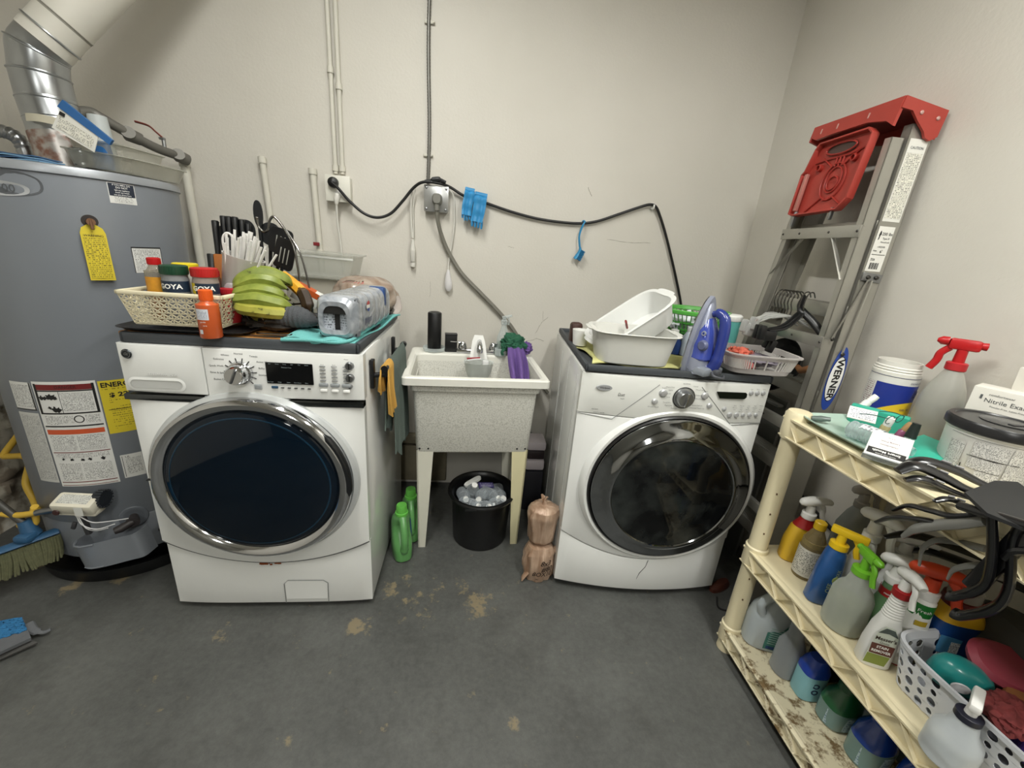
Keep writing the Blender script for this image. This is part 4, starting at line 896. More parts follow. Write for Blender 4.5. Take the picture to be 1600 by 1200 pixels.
m = MB(); m.patch(0,W5,1.247,1.251,f5,.0013,5); m.patch(0,.002,1.165,1.25,f5,.0013,1); m.patch(W5-.002,W5,1.165,1.25,f5,.0013,1); obj('border', m, ink, L)
m = MB(); m.patch(.006,W5-.006,1.17,1.243,f5,.0012,5); obj('fine_print', m, pr, L)
# big oval emblem at the left edge with 100
f6 = cy(-86); m = MB()
def oval(cx, cz, a, b_, h): 
    n = 40; vs = [f6(cx,cz,h)]+[f6(cx+a*math.copysign(abs(cos(q))**.7,cos(q)), cz+b_*math.copysign(abs(sin(q))**.8,sin(q)), h) for q in [2*pi*i/n for i in range(n)]]
    return vs, [(0,1+i,1+(i+1)%n) for i in range(n)]
m.add(*oval(.02,1.413,.110,.036,.001)); L = obj('emblem_patch', m, mat('emblem_dark','#55585c',.5), t)
m = MB(); m.add(*oval(.0,1.397,.100,.021,.0016)); obj('emblem_oval', m, mat('emblem_grey','#a7a9ab',.4), L)
m = MB(); m.text('100', .030, T(.048,1.398,0), fn=lambda u,v,h: f6(u,v,.0022)); obj('lettering', m, mat('emblem_ink','#505356',.5), L)
# relief valve opening and its yellow tag
f7 = cy(-45.5)
m = MB(); n = 28; vs = [f7(0,1.325,-.02)]+[f7(.019*cos(q),1.324+.018*sin(q),.0008) for q in [2*pi*i/n for i in range(n)]]; m.add(vs,[(0,1+i,1+(i+1)%n) for i in range(n)]); vs = [f7(0,1.325,.0005)]+[f7(.020*cos(q),1.324+.019*sin(q),.0009) for q in [2*pi*i/n for i in range(n)]]; m.add(vs,[(0,1+i,1+(i+1)%n) for i in range(n)]); obj('valve_opening', m, mat('opening_dark','#2a2422',.7), t)
m = MB(); m.tube([f7(0,1.322,-.01),f7(0,1.322,.028)], .011, 12); m.tube([f7(0,1.330,.025),f7(.0,1.300,.034)], .004, 8); obj('relief_valve', m, mat('brass_old','#7d5c46',.4,.7), t)
tg = thing('valve_tag', 'yellow printed tag hanging from the water heater relief valve', 'tag', (HX,HY,0))
m = MB(); P = [(-.028,0),(-.023,.016),(-.010,.026),(.010,.026),(.023,.016),(.028,0),(.028,-.145),(-.028,-.145)]
P = [(u,1.288+z) for u,z in P]; m.add([f7(u,v,.016+.03*max(0,(1.288-v))) for u,v in P], [tuple(range(8))]); m.add([f7(u,v,.0145+.03*max(0,(1.288-v))) for u,v in P], [tuple(range(8))[::-1]]); m.add([f7(u,v,h_+.03*max(0,(1.288-v))) for u,v in P for h_ in (.0145,.016)], [(2*i,2*((i+1)%8),2*((i+1)%8)+1,2*i+1) for i in range(8)])
obj('card', m, ye, tg, smooth=False)
m = MB(); fg = lambda u,v,h: f7(u,v,h+.0164+.03*max(0,(1.288-v))); m.patch(-.024,.024,1.150,1.275,fg,.0005,3); obj('fine_print', m, print_mat('print_tag','#4a4410','#cdb92c',170,200,.6,.3), tg)
m = MB(); m.text('WARNING', .009, T(0,1.281,0), fn=lambda u,v,h: fg(u,v,.001)); obj('lettering', m, ink, tg)
# drain valve
f8 = cy(-58)
m = MB(); 
def cone(rs, f, u0, z0, n=24):
    vs = []; fs = []
    for r_, h in rs: vs += [f(u0+r_*cos(2*pi*i/n), z0+r_*sin(2*pi*i/n), h) for i in range(n)]
    for k in range(len(rs)-1): fs += [(k*n+i,k*n+(i+1)%n,(k+1)*n+(i+1)%n,(k+1)*n+i) for i in range(n)]
    fs.append(tuple((len(rs)-1)*n+i for i in range(n))); return vs, fs
m.add(*cone([(.045,.0005),(.042,.004),(.030,.004),(.026,.001)], f8, 0, .245)); obj('valve_collar', m, mat('collar_grey','#6b7077',.4), t)
m = MB(); m.add(*cone([(.014,.0),(.014,.03),(.019,.03),(.019,.045)], f8, 0, .245)); m.tube([f8(0,.245,.035),f8(-.03,.235,.05),f8(-.045,.232,.055)], [.013,.015,.012], 12); obj('drain_valve', m, mat('valve_dark','#3a3636',.45), t)
m = MB(); m.box((0,0,0),(.02,.006,.012),.002,M=Matrix.Translation(V(f8(.07,.155,.002)))@rotz(radians(-45)+pi/2)); obj('slot', m, ink, t)
# drain pan
p = thing('drain_pan', 'round black drain pan on floor under the water heater', 'pan', (HX,HY,0))
m = MB(); m.lathe([(0,.006),(.325,.006),(.333,.055),(.343,.055),(.343,.050),(.338,.048),(.331,.0),(0,0)], 96); obj('pan', m, mat('pan_black','#0f1011',.35,bump=.2,bscale=30), p)
# flue pipe with elbow
galv = mat('galvanised_duct','#a9acae',.28,.95,var=.25,nscale=8)
fl = thing('flue_pipe', 'galvanised flue pipe with segmented elbow rising from water heater', 'duct', (0,0,0))
P0, P1, P2, P3, P4 = V((-1.455,-.43,1.475)), V((-1.481,-.43,1.69)), V((-1.484,-.43,1.765)), V((-1.474,-.43,1.832)), V((-1.430,-.42,1.882))
dn = V((.58,.22,.72)).normalized()
def seg(a, b_, r0=.076, r1=.074): m = MB(); d0 = (b_-a).normalized()*.014; m.tube([a-d0, a, b_, b_+d0], [r0*.97, r0, r1, r1*.97], 40, cap=False); return m
obj('straight_section', seg(P0, P1), galv, fl); obj('elbow_segment', seg(P1, P2, .073, .072), galv, fl)
obj('elbow_segment', seg(P2, P3, .071,.071), galv, fl); obj('elbow_segment', seg(P3, P4, .070, .070), galv, fl)
for c_, d_ in ((P0.lerp(P1,.75),P1-P0),(P1,P2-P1),(P2,P3-P1),(P3,P4-P2),(P4,dn)):
    m = MB(); q = d_.normalized().to_track_quat('Z','Y').to_matrix().to_4x4(); m.lathe([(.070,-.004),(.0745,-.002),(.0755,0),(.0745,.002),(.070,.004)], 44, M=Matrix.Translation(c_) @ q); obj('seam_bead', m, galv, fl)
m = MB(); m.tube([P4-dn*.035, P4+dn*.05, P4+dn*1.0], .071, 44, cap=False); obj('painted_section', m, mat('duct_painted','#cfccc2',.45,.1), fl)
m = MB(); m.tube([P4+dn*.055,P4+dn*.06],[.0715,.0715],44,cap=False); m.lathe([(.0715,0),(.074,.002),(.0715,.004)],44,M=Matrix.Translation(P4+dn*.06)@dn.to_track_quat('Z','Y').to_matrix().to_4x4()); obj('seam_bead', m, mat('duct_seam','#8d8a80',.5), fl)
m = MB(); m.lathe([(.0785,0),(.0778,.11),(.0775,.115)], 40, M=Matrix.Translation(P0+V((0,0,.005)))@(P1-P0).to_track_quat('Z','Y').to_matrix().to_4x4())
tm, n_, l_, b_ = newmat('foil_tape'); g_ = n_.new('ShaderNodeTexCoord'); no_ = n_.new('ShaderNodeTexNoise'); no_.inputs['Scale'].default_value = 25; no_.inputs['Detail'].default_value = 5; l_.new(g_.outputs['Object'], no_.inputs['Vector']); r_ = n_.new('ShaderNodeValToRGB'); r_.color_ramp.elements[0].position=.42; r_.color_ramp.elements[0].color=hexc('#8c6a5d'); r_.color_ramp.elements[1].position=.58; r_.color_ramp.elements[1].color=hexc('#b8b4b0'); l_.new(no_.outputs['Fac'], r_.inputs[0]); l_.new(r_.outputs[0], b_.inputs['Base Color']); b_.inputs['Metallic'].default_value=.8; b_.inputs['Roughness'].default_value=.35
obj('foil_tape', m, tm, fl)
# fittings and clutter on the heater lid
def clampring(parent, c, r): m = MB(); m.lathe([(r,-.006),(r+.003,-.005),(r+.003,.005),(r,.006)],24,c=c); return obj('hose_clamp', m, steel, parent)
s = thing('water_connector', 'short bent silver water connector on heater lid left of flue', 'pipe', (0,0,0))
m = MB(); m.tube(spline([(-1.60,-.42,1.48),(-1.60,-.42,1.54),(-1.615,-.42,1.575),(-1.66,-.42,1.59),(-1.75,-.42,1.585)],6), [.022 if i%2 else .019 for i in range(25)], 16); obj('pipe', m, steel, s); clampring(s,(-1.60,-.42,1.50),.024)
s = thing('water_connector', 'corrugated silver water connector on heater lid right of flue', 'pipe', (0,0,0))
m = MB(); m.tube([(-1.345,-.52,1.48+i*.006) for i in range(12)], [.020 if i%2 else .0175 for i in range(12)], 16); m.box((-1.345,-.52,1.484),(.05,.05,.012),.004); obj('pipe', m, steel, s); clampring(s,(-1.345,-.52,1.52),.021)
s = thing('gas_pipe', 'grey bent gas pipe with valve above the heater running to wall', 'pipe', (0,0,0))
m = MB(); P = spline([(-1.42,-.44,1.50),(-1.43,-.42,1.60),(-1.438,-.38,1.672),(-1.425,-.34,1.690),(-1.405,-.33,1.680),(-1.375,-.28,1.655),(-1.335,-.19,1.622),(-1.30,-.10,1.608),(-1.29,-.06,1.606)],6); m.tube(P, .017, 14); obj('pipe', m, mat('pipe_grey','#6c6a64',.5,.4), s)
for c_ in ((-1.366,-.26,1.644),(-1.30,-.10,1.608)):
    m = MB(); m.tube([V(c_)-V((.012,.02*-1,.006))*-1, V(c_), V(c_)+V((.016,.03,-.008))], [.022,.025,.022], 14); obj('coupling', m, mat('pipe_grey','#6c6a64',.5,.4), s)
m = MB(); m.tube([(-1.318,-.15,1.62),(-1.318,-.15,1.655)], .007, 10); m.box((-1.322,-.15,1.66),(.02,.016,.01),.003); vb = obj('valve', m, steel, s)
m = MB(); m.tube(spline([(-1.318,-.15,1.662),(-1.335,-.16,1.68),(-1.36,-.16,1.70),(-1.40,-.17,1.708)],5), .0065, 8, flat=.5); obj('valve_handle', m, mat('handle_rust','#7a3a30',.5), vb)
s = thing('folded_cloth', 'flat pale blue folded papers lying on heater lid front edge', 'cloth', (-1.44,-.635,1.482), .03)
for k in range(4):
    m = MB(); z = k*.005; m.grid(lambda u,v: ((u-.5)*.22-.02*k*.3, (v-.5)*.10, z+.002*sin(u*9+k)+.001*sin(v*6)), 14, 4, thick=.003); obj('fold', m, mat('cloth_blue%d' % (k%2), ('#6f96b4','#39587a')[k%2], .7), s)
s = thing('envelope', 'white and blue paper envelope propped above heater lid by flue', 'envelope', (-1.262,-.60,1.592), (0,.42,0))
m = MB(); m.prism([(-.065,-.045),(.055,-.040),(.05,.012),(-.06,.028)], 0, .002, FRONT); obj('sheet', m, paper, s, rot=(0,.12,0))
m = MB(); m.rect(-.055,.045,-.035,.0,FRONT,.003); obj('fine_print', m, print_mat('print_env','#4a4a4a','#dedcd0',220,160,.5,.4), s, rot=(0,.12,0))
m = MB(); m.prism([(-.065,.030),(.085,-.005),(.09,.012),(-.055,.055)], -.004, .004, FRONT); obj('blue_strip', m, mat('env_blue','#2a5f98',.4), s, rot=(0,-.02,0))
m = MB(); m.box((-.05,-.004,.012),(.014,.002,.01),0); obj('stamp', m, ink, s, rot=(0,.05,0))
s = thing('paper_strip', 'cream paper strip stuck across the front of the flue pipe', 'paper', (-1.40,-.535,1.615), (0,.10,0))
m = MB(); m.grid(lambda u,v: ((u-.5)*.17, .02*(2*u-1)**2, (v-.5)*.022+.004*sin(u*4)), 14, 3, thick=.002); obj('strip', m, mat('strip_cream','#cfc9b4',.7), s)
s = thing('blue_bag', 'blue plastic pouch with pale front crumpled beside the flue', 'bag', (-1.275,-.52,1.49))
m = MB(); m.loft([(0,0,0,.026,.020,2.6),(0,0,.045,.028,.020,2.6),(.0,0,.075,.026,.012,2.6),(-.004,0,.085,.022,.004,2.6)],24); obj('pouch', m, mat('pouch_blue','#23609c',.3,bump=.5,bscale=40,var=.25,nscale=30), s)
s = thing('plastic_cup', 'upturned translucent white cup standing on heater lid behind flue', 'cup', (-1.36,-.40,1.505))
m = MB(); m.lathe([(.036,0),(.038,.004),(.026,.165),(0,.167)], 32); obj('cup', m, mat('cup_white','#ccd2d2',.4,trans=.3), s)
# wide clear shallow containers on the lid right
s = thing('storage_tray', 'scratched clear shallow plastic trays stacked on heater lid right side', 'container', (-1.272,-.42,1.488), (.0,.07,-.05))
s['label'] = 'scratched clear shallow plastic tray on heater lid right side, lower of two'
m = MB(); m.loft([(0,0,0,.10,.125,5),(0,0,.045,.115,.14,5),(0,0,.046,.122,.147,5),(0,0,.05,.122,.147,5),(0,0,.05,.112,.137,5),(0,0,.006,.097,.122,5)],40,cap=(1,1)); obj('tray', m, clear('scratched_plastic','#cfcec4',.34,.3), s)
s = thing('storage_tray', 'clear shallow lidded plastic tray resting on the lower tray', 'container', (-1.29,-.43,1.538), (.0,.05,-.02))
m = MB(); m.loft([(0,0,0,.08,.10,5),(0,0,.03,.088,.105,5),(0,0,.032,.094,.112,5),(0,0,.036,.094,.112,5),(0,0,.037,.0,.0,5)],40); obj('tray', m, clear('scratched_plastic','#cfcec4',.34,.3), s)
# gas control valve
s = thing('gas_control_valve', 'cream gas control valve with black dial on front of water heater', 'valve', (-1.395,-.785,.372), (0,0,.05)); s.scale = (.84,)*3
cream = mat('valve_cream','#d8d3c2',.4)
m = MB(); m.box((0,0,0),(.15,.075,.058),.012, rot=(.35,.08,0)); m.box((0,.01,-.035),(.14,.06,.03),.008,rot=(0,.08,0)); obj('housing', m, cream, s)
m = MB(); m.rect(-.055,.055,-.022,.022, Matrix.Rotation(.08,4,'Y') @ Matrix.Rotation(.35,4,'X') @ T(0,0,.0292), .0005); obj('label', m, print_mat('print_valve','#2c2c2c','#cfcfc8',200,200,.55,.35), s)
m = MB(); m.lathe([(0,.012),(.034,.012),(.036,.0),(.036,-.02)], 36, M=Matrix.Translation((.072,.03,.004))@Matrix.Rotation(pi/2,4,'Y')); kn = obj('dial', m, mat('dial_blackblue','#22262c',.4), s)
m = MB()
for i in range(18): a = 2*pi*i/18; m.box((.072,.03+.036*cos(a),.004+.036*sin(a)),(.028,.008,.008),.002,rot=(a,0,0))
obj('dial_grip', m, mat('dial_blackblue','#22262c',.4), kn)
m = MB(); m.lathe([(0,.004),(.011,.004),(.013,.0)], 20, M=F(-.055,-.036,-.018)); obj('port', m, mat('port_maroon','#3b1f1c',.5), s)
m = MB(); m.bx(.02,.05,-.047,-.045,-.03,.01,0); obj('side_label', m, print_mat('print_valve','#2c2c2c','#cfcfc8',200,200,.55,.35), s)
wire = mat('wire_white','#d8d8d8',.4)
m = MB()
for k, P in enumerate(([(.0,-.02,-.05),(.02,-.03,-.085),(.06,-.02,-.115),(.10,.02,-.12)],[(.01,-.02,-.05),(.05,-.02,-.08),(.10,-.01,-.085),(.15,.03,-.10)],[(.005,-.02,-.045),(.03,-.03,-.10),(.05,-.01,-.13),(.07,.02,-.14)])): m.tube(spline(P,6), .0022, 6)
obj('wire', m, wire, s)
m = MB(); m.tube([(.01,-.01,-.05),(.01,-.0,-.15)], .012, 8); m.box((-.02,-.02,-.095),(.016,.01,.035),.003,rot=(0,.4,0)); obj('wire_bundle', m, mat('bundle_dark','#38383a',.5), s)
# burner access cover (grey curved box)
s = thing('burner_cover', 'grey bent sheet-metal burner cover hanging loose at heater foot', 'cover', (-1.335,-.765,.175), (0,-.16,.10))
bcm = mat('cover_grey','#858a91',.35,.25)
m = MB(); 
prof = [(-.095,.04),(-.105,.0),(-.095,-.028),(-.07,-.042),(-.03,-.045),(.06,-.03),(.10,-.02),(.115,.03)]
P = spline([(x,y,0) for x,y in prof],5)
m.grid(lambda u,v: (P[min(int(round(u*(len(P)-1))),len(P)-1)].x, P[min(int(round(u*(len(P)-1))),len(P)-1)].y, -.055+.105*v), len(P)-1, 4, thick=.002); obj('curved_panel', m, bcm, s)
m = MB(); m.tube([(-.104,0,.0465),(-.09,-.034,.0465),(-.06,-.047,.0465),(-.02,-.046,.0465)],.0025,6); obj('bead', m, bcm, s)
m = MB(); m.tube([(-.104,0,-.05),(-.09,-.034,-.05),(-.06,-.047,-.05),(-.02,-.046,-.05)],.0025,6); obj('bead', m, bcm, s)
m = MB(); m.bx(-.09,.10,-.02,.03,-.055,-.050,.002); obj('bottom_flange', m, bcm, s)
# yellow gas hose
yh = mat('hose_yellow','#c9a53c',.5,var=.1)
s = thing('gas_hose', 'yellow coated flexible gas hose kinked down left wall to the valve', 'hose', (0,0,0))
m = MB(); m.tube(spline([(-1.755,-.50,.575),(-1.80,-.52,.50),(-1.855,-.54,.42),(-1.825,-.55,.418),(-1.765,-.56,.425),(-1.745,-.57,.395),(-1.745,-.60,.33),(-1.715,-.62,.27),(-1.67,-.66,.255),(-1.625,-.70,.275),(-1.615,-.715,.305)],6), .0115, 12); obj('hose', m, yh, s)
m = MB(); m.tube(spline([(-1.70,-.74,.292),(-1.66,-.74,.285),(-1.62,-.74,.290),(-1.585,-.74,.298)],5), .011, 12); m.tube(spline([(-1.615,-.72,.30),(-1.61,-.73,.25),(-1.635,-.735,.235),(-1.67,-.73,.235)],5), .010, 12); obj('hose_end', m, yh, s)
m = MB(); m.tube([(-1.585,-.74,.298),(-1.55,-.745,.31),(-1.45,-.76,.34)], .012, 12); obj('fitting', m, steel, s)
# push broom
s = thing('push_broom', 'blue-headed push broom with olive bristles leaning at left wall', 'broom', (0,0,0))
hb = mat('broom_blue','#2d5577',.45,var=.15)
A, B = V((-1.83,-.92,.155)), V((-1.56,-.71,.20))
dirb = (B-A).normalized()
m = MB(); m.tube([A-dirb*.2, A, B], [.024,.024,.022], 14, flat=.45); c_ = V((-1.62,-.745,.205)); m.tube([c_, c_+V((-.012,0,.06))], [.028,.018], 14); m.box(tuple(c_+V((.0,-.02,.006))),(.05,.05,.03),.01); obj('head_block', m, hb, s)
m = MB(); m.tube([c_+V((-.008,0,.04)), V((-1.97,-.70,.62))], .012, 14); obj('handle', m, mat('handle_dark_wood','#3d3b36',.5), s)
bm_ = mat('bristle_olive','#626348',.8,var=.35,nscale=90); m = MB(); nrm = dirb.cross(V((0,0,1))).normalized()
for i in range(75):
    for j in range(7):
        p0 = A-dirb*.2+dirb*((B-A).length+.2)*(i+rng.random()*.6)/75 + nrm*(-.024+.008*j); L_ = .085+.012*rng.random()
        sp_ = (j-3)*.006; gap = .010*sin(i*.42)
        m.tube([p0+V((0,0,-.008)), p0+nrm*sp_*.5+V((0,0,-L_*.5)), p0+nrm*(sp_*1.5)+dirb*gap+V((0,0,-L_))], [.0042,.0045,.0030], 4, cap=False)
obj('bristles', m, bm_, s, kind='stuff')
# blue rug corner
s = thing('bath_rug', 'corner of blue pile rug with grey underside at lower left', 'rug', (0,0,0))
m = MB()
def rg(u, v):
    a, b_, c_, d_ = V((-1.49,-.965,0)), V((-1.405,-1.03,0)), V((-1.75,-1.55,0)), V((-1.99,-1.25,0))
    top = a.lerp(b_, u); bot = d_.lerp(c_, u); p_ = top.lerp(bot, v); p_.z = .018+.045*sin(pi*min(1,v*1.3+.12))*(.4+.6*(1-u)) ; return p_
m.grid(rg, 20, 30, thick=.012); obj('backing', m, mat('rug_grey','#5d5f62',.9,bump=.6,bscale=60,var=.2), s)
m = MB(); m.grid(lambda u,v: V(rg(u*.62,v))+V((0,0,.010+.004*noise.noise(V((u*60,v*80,0))))), 50, 70, thick=.006); obj('pile', m, mat('rug_blue','#2f75a8',.9,bump=1,bscale=400,var=.2,nscale=120), s)
m = MB(); m.tube(spline([(-1.46,-.975,.035),(-1.43,-.995,.028),(-1.405,-.995,.018),(-1.39,-.985,.02)],5), [.012]*8+[.006]*8, 8, flat=.5); obj('loop_tab', m, mat('rug_grey','#5d5f62',.9), s)
s = thing('grey_mat', 'dark grey rumpled cloth half under the blue rug at lower left', 'cloth', (0,0,0))
m = MB(); m.grid(lambda u,v: (-1.47+.08*u-.5*v, -1.00-.03*u-.42*v-.06*u*v, .006+.016*abs(sin(v*7+u*5))*(1-u*.7)), 24, 40, thick=.006); obj('cloth', m, mat('mat_dark','#4b4a48',.9,bump=.7,bscale=50), s)

# ================================================================ things on the washer
WZ = 1.0125
s = thing('baking_sheet', 'black shallow metal tray lying under the cream basket', 'tray', (-.885,-.775,WZ+.020), .01)
m = MB(); m.loft([(0,0,0,.155,.105,8),(0,0,.002,.165,.112,8),(0,0,.012,.178,.122,8),(0,0,.014,.182,.126,8),(0,0,.012,.182,.126,8),(0,0,.004,.165,.112,8)],48,cap=(1,1)); obj('tray', m, mat('tray_black','#1b1b1d',.35), s)
s = thing('cutting_board', 'thin tan wooden board on washer under the tray and basket', 'board', (-.83,-.77,WZ), .0)
m = MB(); m.bx(-.225,.235,-.115,.16,0,.019,.004); obj('board', m, mat('board_wood','#b07a3e',.5,var=.2,nscale=6), s)
# cream lattice basket: real triangular holes
bk = thing('lattice_basket', 'cream plastic basket with triangular lattice sides full of spice jars', 'basket', (-.905,-.785,WZ+.036), .015)
creamp = mat('basket_cream','#e2d9bb',.4,var=.03)
BW, BD, BH, TP = .255, .165, .098, .017      # half sizes handled below
m = MB()
def lattice_side(m, A, B, C_, D_, nx, nz, w=.0015, th=.0012):
    """A,B bottom corners, C_,D_ top corners (above B, A); six-way lattice of bars"""
    A,B,C_,D_ = map(V,(A,B,C_,D_))
    def P(u,v): return A.lerp(B,u).lerp(D_.lerp(C_,u),v)
    nrm = (B-A).cross(D_-A).normalized()
    def bar(u0,v0,u1,v1,ww=w):
        a,b_ = P(u0,v0),P(u1,v1); d = (b_-a).normalized(); sd = d.cross(nrm).normalized()*ww
        m.add([a-sd-nrm*th,b_-sd-nrm*th,b_+sd-nrm*th,a+sd-nrm*th,a-sd+nrm*th,b_-sd+nrm*th,b_+sd+nrm*th,a+sd+nrm*th],[(0,3,2,1),(4,5,6,7),(0,1,5,4),(1,2,6,5),(2,3,7,6),(3,0,4,7)])
    for i in range(nx+1): bar(i/nx,0,i/nx,1,w*.8)
    for j in range(nz+1): bar(0,j/nz,1,j/nz,w*.7)
    for i in range(-nz,nx+nz+1):
        for sgn in (1,-1):
            # diagonal through the cell corners
            u0 = i/nx; u1 = (i+sgn*nz)/nx; v0,v1 = 0.,1.
            du = u1-u0
            t0 = 0; t1 = 1
            for lo in (0,1):
                pass
            if du > 0: t0 = max(t0,(0-u0)/du); t1 = min(t1,(1-u0)/du)
            else: t0 = max(t0,(1-u0)/du); t1 = min(t1,(0-u0)/du)
            if t1-t0 > .02: bar(u0+du*t0,t0,u0+du*t1,t1)
b0x, b0y, t0x, t0y = .118, .072, .137, .088
lattice_side(m, (-b0x,-b0y,.004),(b0x,-b0y,.004),(t0x,-t0y,BH-.008),(-t0x,-t0y,BH-.008), 11, 5)
obj('front_lattice', m, creamp, bk, smooth=False)
m = MB(); lattice_side(m, (b0x,-b0y,.004),(b0x,b0y,.004),(t0x,t0y,BH-.008),(t0x,-t0y,BH-.008), 6, 4); obj('side_lattice', m, creamp, bk, smooth=False)
m = MB(); lattice_side(m, (-b0x,b0y,.004),(-b0x,-b0y,.004),(-t0x,-t0y,BH-.008),(-t0x,t0y,BH-.008), 6, 4); obj('side_lattice', m, creamp, bk, smooth=False)
m = MB(); lattice_side(m, (b0x,b0y,.004),(-b0x,b0y,.004),(-t0x,t0y,BH-.008),(t0x,t0y,BH-.008), 9, 4); obj('back_lattice', m, creamp, bk, smooth=False)
m = MB(); m.bx(-b0x,b0x,-b0y,b0y,0,.004,.001)
for a,b_ in (((-t0x,-t0y),(t0x,-t0y)),((t0x,-t0y),(t0x,t0y)),((t0x,t0y),(-t0x,t0y)),((-t0x,t0y),(-t0x,-t0y))):
    m.box(((a[0]+b_[0])/2,(a[1]+b_[1])/2,BH-.004),(abs(a[0]-b_[0])+.010,abs(a[1]-b_[1])+.010,.012),.003)
obj('rim', m, creamp, bk)
def jar(loc, label, r, h, bodym, capm, capr, caph, lab=None, neck=None, liquid=None, group=None, rot=0, name='spice_jar', cat='jar', sq=2.0):
    s = thing(name, label, cat, loc, rot, group)
    secs = [(0,0,0,r*.92,r*.92,sq),(0,0,.003,r,r,sq),(0,0,h*.88,r,r,sq)]
    secs += [(0,0,h*.95,r*.93,r*.93,2),(0,0,h,capr*.92,capr*.92,2)] if not neck else [(0,0,h*.86,r*.9,r*.9,2),(0,0,h*.95,capr*.95,capr*.95,2),(0,0,h,capr*.9,capr*.9,2)]
    m = MB(); m.loft(secs, 28); obj('body', m, bodym, s)
    if liquid: m = MB(); m.loft([(0,0,.003,r*.95,r*.95,sq),(0,0,h*.72,r*.95,r*.95,sq)],28); obj('contents', m, liquid, s)
    m = MB(); m.lathe([(capr*.98,h-.002),(capr,h),(capr,h+caph-.002),(capr-.003,h+caph),(0,h+caph)], 30); c_ = obj('cap', m, capm, s)
    m = MB()
    for i in range(30): a = 2*pi*i/30; m.tube([(capr*cos(a),capr*sin(a),h+.001),(capr*cos(a),capr*sin(a),h+caph-.003)], .0006, 3, cap=False)
    obj('cap_ridges', m, capm, c_)
    if lab: lab(s, r, h)
    return s
def bandlabel(bg, z0, z1, a0=-150, a1=-30, txt=None, tcol=None, size=.012, bold=.01, shear=0, tz=None, extra=None, px=.55):
    def f_(s, r, h):
        c0 = radians((a0+a1)/2); fn = lambda u,v,hh: ((r+hh)*cos(c0+u/r),(r+hh)*sin(c0+u/r),v)
        w = r*radians(a1-a0)/2
        m = MB(); m.patch(-w,w,z0*h,z1*h,fn,.0006,10); L = obj('label', m, bg, s)
        if txt: m = MB(); m.text(txt, size, T(0,(tz or (z0+z1)/2)*h,0), fn=lambda u,v,hh: fn(u,v,.0012), bold=bold, shear=shear, xs=px/.55); obj('lettering', m, tcol or ink, L)
        if extra: extra(L, fn, w, h)
    return f_
BZ = WZ+.042
jar((-.985,-.795,BZ), 'oil bottle with red cap and orange label in cream basket', .027,.165, clear('oil_clear','#b7b0a0',.35,.1), red_pl, .0165,.018, bandlabel(mat('label_orange2','#c78a24',.45,var=.3,nscale=60),.45,.78,-175,-5), neck=1, liquid=mat('oil_orange','#c07a1e',.3), name='oil_bottle', cat='bottle', rot=.1)
jar((-.945,-.725,BZ), 'yellow-capped jar behind the green-lidded spice jar', .033,.150, mat('jar_grey','#a8a49a',.4), mat('cap_yellow','#d8c423',.4), .034,.018, rot=.2)
navy = mat('label_navy3','#16283c',.45)
def gx(L, fn, w, h):
    m = MB(); m.patch(-w,-w*.62,.64*h,.86*h,lambda u,v,hh: fn(u,v,.0010),0,3); obj('label_patch', m, mat('label_mint','#a9cdb9',.5), L)
    m = MB(); m.patch(-w*.62,-w*.45,.64*h,.72*h,lambda u,v,hh: fn(u,v,.0011),0,2); obj('label_patch', m, mat('label_grn','#2d6a4a',.5), L)
jar((-.922,-.812,BZ), 'spice jar with dark green lid and navy label', .0335,.143, mat('jar_pepper','#77797a',.45,var=.2,nscale=80), mat('cap_green','#17402b',.4), .0345,.024, bandlabel(navy,.64,.86,-185,0,'GOYA',white_ink,.019,.03,px=.6,extra=gx), rot=.15)
def gx2(L, fn, w, h):
    m = MB(); m.patch(-w,-w*.35,.64*h,.86*h,lambda u,v,hh: fn(u,v,.0010),0,3); obj('label_patch', m, mat('label_yel','#dcc21f',.5), L)
jar((-.842,-.805,BZ), 'spice jar with red lid beside the green-lidded one', .0335,.141, mat('jar_red_spice','#8c7f78',.45,var=.2,nscale=80), mat('cap_red','#b3201f',.4), .0345,.024, bandlabel(navy,.64,.86,-185,0,' GOYA',white_ink,.019,.03,px=.6,extra=gx2), rot=.25)
jar((-.862,-.730,BZ), 'small bottle with dark red cap at basket back', .020,.135, mat('jar_dark','#5a3a2c',.4), mat('cap_crimson','#9c1420',.4), .017,.018)
jar((-.795,-.775,BZ), 'low red jar at the basket right end', .024,.092, mat('jar_red','#a81f22',.35), mat('cap_crimson','#9c1420',.4), .026,.014)
# orange bottle in front
s = jar((-.787,-.905,1.033), 'orange plastic bottle with orange cap standing in front of basket', .028,.108, mat('orange_pl','#c4582a',.32,var=.04), mat('orange_cap','#db5a1c',.32), .0165,.028, bandlabel(mat('label_pale','#c9ccd2',.5),.50,.78,-130,-60,None), neck=1, name='orange_bottle', cat='bottle')
m = MB()
fnc = lambda u,v,hh: ((.0288)*cos(-pi/2+u/.028-.05),(.0288)*sin(-pi/2+u/.028-.05),v)
m.patch(-.012,.012,.058,.080,lambda u,v,h: (.0292*cos(-pi/2-.05+u/.028),.0292*sin(-pi/2-.05+u/.028),v),0,4); obj('fine_print', m, print_mat('print_orange','#62708a','#c9ccd2',300,240,.6,.2), s)
m = MB(); m.text('gentle', .006, T(0,.048,0), fn=fnc); m.text('care', .006, T(.004,.038,0), fn=fnc); obj('lettering', m, white_ink, s)
m = MB(); m.patch(-.014,-.004,.014,.026,lambda u,v,h: (.0288*cos(-pi/2+u/.028),.0288*sin(-pi/2+u/.028),v),0,2); obj('label_square', m, mat('label_pale','#c9ccd2',.5), s)
